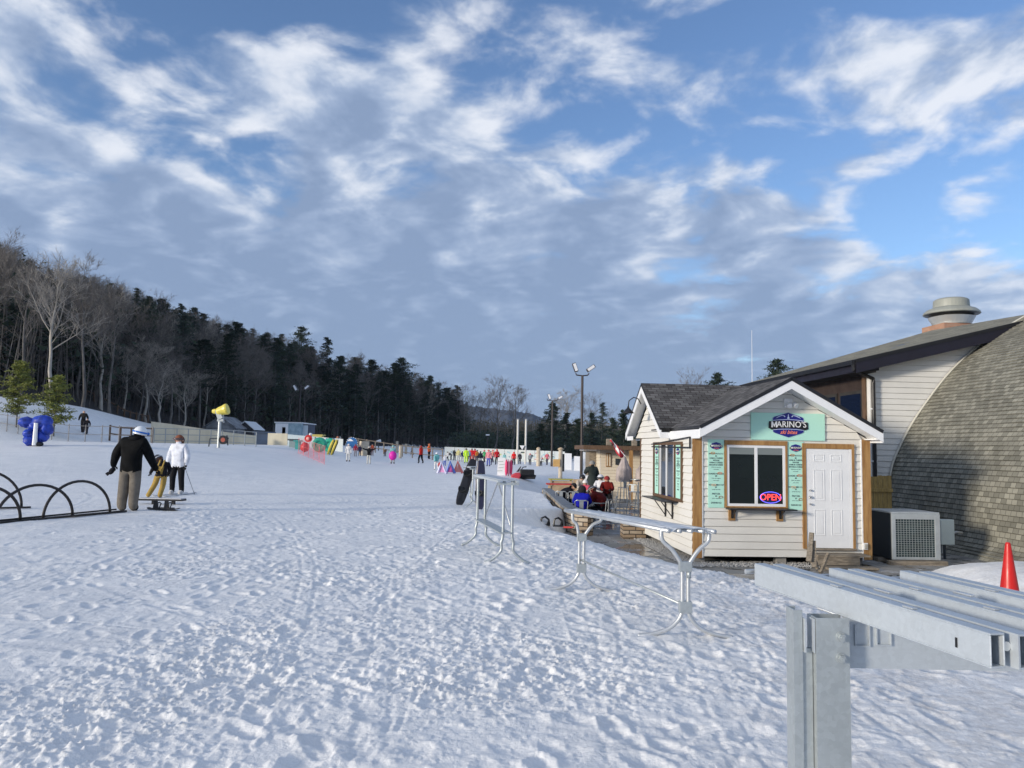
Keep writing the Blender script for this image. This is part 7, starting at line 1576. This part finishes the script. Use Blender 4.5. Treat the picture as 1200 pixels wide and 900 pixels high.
# individually recognisable trees
tree_px('pale', 72, 290, 66, 'tall pale forked bare tree standing bright in front of the left wood', idx=0, rz=1.0, sx=1.1)
tree_px('bare', 108, 303, 71, 'slender grey tree right of the tallest pale one')
tree_px('bare', 138, 332, 74, 'bare tree with fan of branches leaning right on the slope', idx=3, rz=2.2)
tree_px('bare', 8, 272, 70, 'grey bare tree topping the wood at the left edge of the picture')
tree_px('bare', 35, 308, 68, 'thin pale bare tree between the left edge and the forked tree')
for px_, pt_, Y_, lb_ in ((150,400,82,'low tangled grey bare tree behind the man in black'),(178,395,84,'broad tangled grey thicket tree above the child'),(205,405,86,'low tangled bare tree behind the woman in white'),(128,430,80,'small tangled bare tree above the rail fence'),(165,425,80,'small bushy bare tree just above the white goggles helmet'),(192,420,82,'bushy bare tree left of the striped container'),(222,430,88,'small bare tree behind the striped container')):
    tree_px('bare' if px_ % 2 else 'pale', px_, pt_, Y_, lb_, sx=1.55)
tree_px('pine', 354, 384, 150, 'tallest round topped white pine on the skyline above the floodlight pole', idx=2)
tree_px('pine', 384, 396, 152, 'dark pine right of the tallest round topped pine', idx=0)
tree_px('pine', 330, 392, 148, 'dark pine left of the tallest round topped pine', idx=1)
tree_px('pine', 472, 420, 190, 'broad layered pine standing out at the right end of the skyline', idx=2, sx=1.25)
tree_px('pine', 462, 426, 188, 'pine touching the broad layered one on its left', idx=2)
tree_px('pine', 505, 441, 200, 'flat topped pine on the descending skyline', idx=2)
tree_px('pine', 536, 452, 205, 'last dark pine at the right end of the left wood', idx=0, sx=1.2)
tree_px('pine', 526, 455, 200, 'dark pine next to the last one of the left wood', idx=1)
tree_px('spruce', 648, 473, 110, 'large dark spruce behind the second lamp post', idx=1, sx=1.2)
tree_px('spruce', 664, 484, 118, 'dark spruce right of the large one', idx=0, sx=1.3)
tree_px('pine', 706, 472, 112, 'tall slim green pine right of the tall lamp post', idx=0, sx=1.2)
tree_px('spruce', 694, 484, 108, 'dark spruce just right of the tall lamp post', idx=0, sx=1.3)
tree_px('spruce', 731, 482, 105, 'dark spruce beside the left gable of the hut', idx=1, sx=1.1)
tree_px('spruce', 718, 490, 100, 'shorter dark spruce left of the hut gable', idx=0, sx=1.3)
tree_px('spruce', 677, 492, 105, 'low dark spruce behind the tall lamp post', idx=1, sx=1.2)
tree_px('spruce', 634, 497, 108, 'low dark spruce left of the large spruce', idx=0, sx=1.3)
tree_px('spruce', 745, 490, 98, 'dark spruce partly hidden by the hut', idx=0, sx=1.4)
for px_, pt_, Y_, lb_, kd in ((579,443,130,'tall bare tree left of the two pale poles, left one of two','bare'),(603,450,128,'wide bare tree directly behind the two pale poles','bare'),(664,452,125,'wide bare tree rising above the dark spruces','pale'),(690,461,120,'bare tree behind the tall lamp post head','bare'),(549,452,180,'small bare tree just right of the last pine','bare'),(566,462,170,'faint bare tree over the distant ridge','bare')):
    tree_px(kd, px_, pt_, Y_, lb_, sx=1.3)
tree_px('bare', 813, 436, 70, 'thin bare tree tip above the hut roof')
tree_px('pine', 842, 438, 62, 'tan green tree top poking over the hut ridge', idx=2)
tree_px('pine', 911, 422, 64, 'sparse tree top poking over the lodge roof', idx=2)
# young bright pines, near
for px_, pt_, pb_, lb_, s_ in ((19, 425, 501, 'bright yellow green young pine left one of two', 41), (63, 441, 507, 'bright yellow green young pine right of the first, above blue padding', 42)):
    g_ = drop(px_, pb_, 52); zt_ = P(px_, pt_, 52).z; zb2 = min(g_.z, P(px_, pb_, 52).z); Hh_ = zt_-g_.z; tr, fo = pine_tree(s_, H=Hh_, w=.30, base=.2, clumps=8, csz=.20, nb=90)
    t_ = thing('young_pine', lb_, 'tree', g_, 0, 'young pines on the left slope'); tr.build('trunk', m_bark, t_, smooth=True); fo.build('crown', m_pineb, t_)
# ski lift tower / cannon on left
g_ = drop(41, 470, 75); zt_ = P(41, 403, 75).z; t_ = thing('snow_tower', 'grey white tower post with cross arm and lamp boxes before the left wood', 'tower', g_); h_ = zt_-g_.z; m_ = MB(); m_.tube([(0,0,0),(0.1,0,h_)], .13, 8); m_.build('mast', mat('galv_tower', (.45,.48,.48)), t_)
m_ = MB(); m_.bar((-.6,0,h_*.86),(.5,0,h_*.86), .15, .2); m_.build('cross_arm', m_whitep, t_)
for dx_, dz_ in ((.62,.78),(.5,.70),(-.1,.62)): m_ = MB(); m_.box(dx_-.2,-.2,h_*dz_-.15,dx_+.22,.2,h_*dz_+.15); m_.build('lamp_box', m_whitep, t_, bevel=.03)
# the wood on the hillside
cnt = 0; rng = random.Random(99)
F_LAB = {'bare':('grey bare tree standing among the others in the left hillside wood','bare trees of the hillside wood'), 'pine':('dark pine standing among the others in the left hillside wood','pines of the hillside wood'), 'pale':('pale barked bare tree among the others in the left hillside wood','pale bare trees of the hillside wood')}
def wood_at(px, off):
    ed = float(np.interp(px, ED_PX, ED_Y)); Y = ed+off; x = (px-600)/900*Y; return x, Y
cells = []
for row, (off, n) in enumerate(((3, 46), (11, 44), (20, 42), (31, 40), (44, 38), (60, 34), (78, 30), (98, 24))):
    for i in range(n):
        px = -70+(620*(i+rng.random())/n); 
        if px > 548: continue
        cells.append((px, off+rng.uniform(-3,3), row))
for px, off, row in cells:
    if row < 2 and px < 175 and rng.random() < .6: continue
    x, Y = wood_at(px, off); g_ = G(x, Y)
    pp = .12 if px < 150 else (.45 if px < 320 else .68); 
    if row >= 5: pp *= .55
    kd = 'pine' if rng.random() < pp else ('pale' if rng.random() < (.22 if px < 260 else .12) else 'bare')
    hgt = rng.uniform(13, 17.5) if kd != 'pine' else rng.uniform(12.5, 17); 
    if px < 260 and row < 3: hgt *= .8
    lim = np.interp(px, [-70,0,50,100,170,250,300,355,400,440,480,510,540,560], [285,288,318,322,345,372,388,402,408,418,436,448,460,480])
    zl = P(px, float(lim)+rng.uniform(-5,9), Y).z; hgt = min(hgt, max(6.0, zl-g_))
    plant(kd, x, Y, g_, hgt, *F_LAB[kd], sx=1.15 if kd != 'pine' else 1.25)
# dense understorey of the wood: one merged mass of saplings and brush
us = MB()
for i in range(5200):
    px = rng.uniform(-80, 552); off = rng.expovariate(1/38.0)+1.5; x, Y = wood_at(px, off); g_ = G(x, Y); h = rng.uniform(2.5, 9.5); lx, ly = rng.gauss(0,.6), rng.gauss(0,.6)
    us.tube([(x,Y,g_-.2),(x+lx*.5,Y+ly*.5,g_+h*.5),(x+lx,Y+ly,g_+h)], [.07,.05,.015], 3, cap=False)
    for k_ in range(5):
        f = rng.uniform(.25,.95); a = rng.uniform(0,6.28); l_ = rng.uniform(.5,1.8); p0 = Vector((x+lx*f,Y+ly*f,g_+h*f)); p1 = p0+Vector((math.cos(a)*l_,math.sin(a)*l_,l_*.7)); us.tube([p0,p1], [.025,.01], 3, cap=False)
uo = us.build('forest_understorey', m_bark); uo['kind'] = 'stuff'; uo['label'] = 'dense dark undergrowth filling the hillside wood'; uo['category'] = 'undergrowth'
# evergreen fill deep in the wood
ug = MB()
for i in range(2600):
    px = rng.uniform(-60, 550); off = 4+rng.expovariate(1/45.0); x, Y = wood_at(px, off)
    g_ = G(x, Y); zc_ = g_+rng.uniform(.5, 9 if px > 200 else 5)
    for k_ in range(26):
        s_ = rng.uniform(.5,1.1); e1 = Vector((rng.gauss(0,1),rng.gauss(0,1),rng.gauss(0,.5))).normalized()*s_; e2 = e1.orthogonal().normalized()*s_*.3; o_ = Vector((rng.gauss(0,1.3),rng.gauss(0,1.3),rng.gauss(0,1.1)))+Vector((x,Y,zc_)); ug.add([o_, o_+e1+e2, o_+e1-e2], [(0,1,2)])
uo = ug.build('evergreen_undergrowth', m_pine); uo['kind'] = 'stuff'; uo['label'] = 'dark evergreen boughs massed inside the hillside wood'; uo['category'] = 'undergrowth'
# far brown treeline below the ridge
fb_ = MB()
for i in range(520):
    px = rng.uniform(535, 760); Y = rng.uniform(240, 330); p = P(px, 520, Y); g_ = -1.0; top = P(px, rng.uniform(489, 505), Y).z; h = top-g_
    fb_.tube([(p.x,Y,g_),(p.x,Y,top-1)], [.18,.05], 3, cap=False)
    for k_ in range(46):
        s_ = rng.uniform(.5,1.3); e1 = Vector((rng.gauss(0,1),rng.gauss(0,1),rng.gauss(.3,.6))).normalized()*s_; e2 = e1.orthogonal().normalized()*s_*.18; o_ = Vector((p.x+rng.gauss(0,1.7), Y+rng.gauss(0,1.7), g_+h*(.35+.6*rng.random()))); fb_.add([o_, o_+e1+e2, o_+e1-e2], [(0,1,2)])
fo_ = fb_.build('far_treeline', m_brownleaf); fo_['kind'] = 'stuff'; fo_['label'] = 'far off tan winter wood in front of the distant ridge'; fo_['category'] = 'wood'
fd = MB()
for i in range(260):
    px = rng.uniform(535, 770); Y = rng.uniform(150, 210); p = P(px, 520, Y); g_ = -.5; top = P(px, rng.uniform(505, 515), Y).z
    for k_ in range(60):
        s_ = rng.uniform(.4,1.0); e1 = Vector((rng.gauss(0,1),rng.gauss(0,1),rng.gauss(0,.6))).normalized()*s_; e2 = e1.orthogonal().normalized()*s_*.3; o_ = Vector((p.x+rng.gauss(0,1.5), Y+rng.gauss(0,1.5), g_+(top-g_)*rng.random())); fd.add([o_, o_+e1+e2, o_+e1-e2], [(0,1,2)])
fo_ = fd.build('dark_hedge_wood', m_pine); fo_['kind'] = 'stuff'; fo_['label'] = 'low dark band of evergreens behind the mural wall'; fo_['category'] = 'wood'

# ------------------------------------------------------------------ the cold air itself
hz_ = bpy.data.materials.new('cold_air'); hz_.use_nodes = True; t = hz_.node_tree; t.nodes.clear()
o_ = t.nodes.new('ShaderNodeOutputMaterial'); v_ = t.nodes.new('ShaderNodeVolumePrincipled'); v_.inputs['Color'].default_value = (.45,.62,1,1); v_.inputs['Density'].default_value = 0.00008; v_.inputs['Anisotropy'].default_value = 0.0
LK(t, v_.outputs[0], o_.inputs['Volume'])
m_ = MB(); m_.box(-2600, -2600, -4.5, 2600, 2600, 150); o = m_.build('haze', hz_); o['kind'] = 'stuff'; o['label'] = 'thin cold air over the whole ski ground'; o['category'] = 'haze'
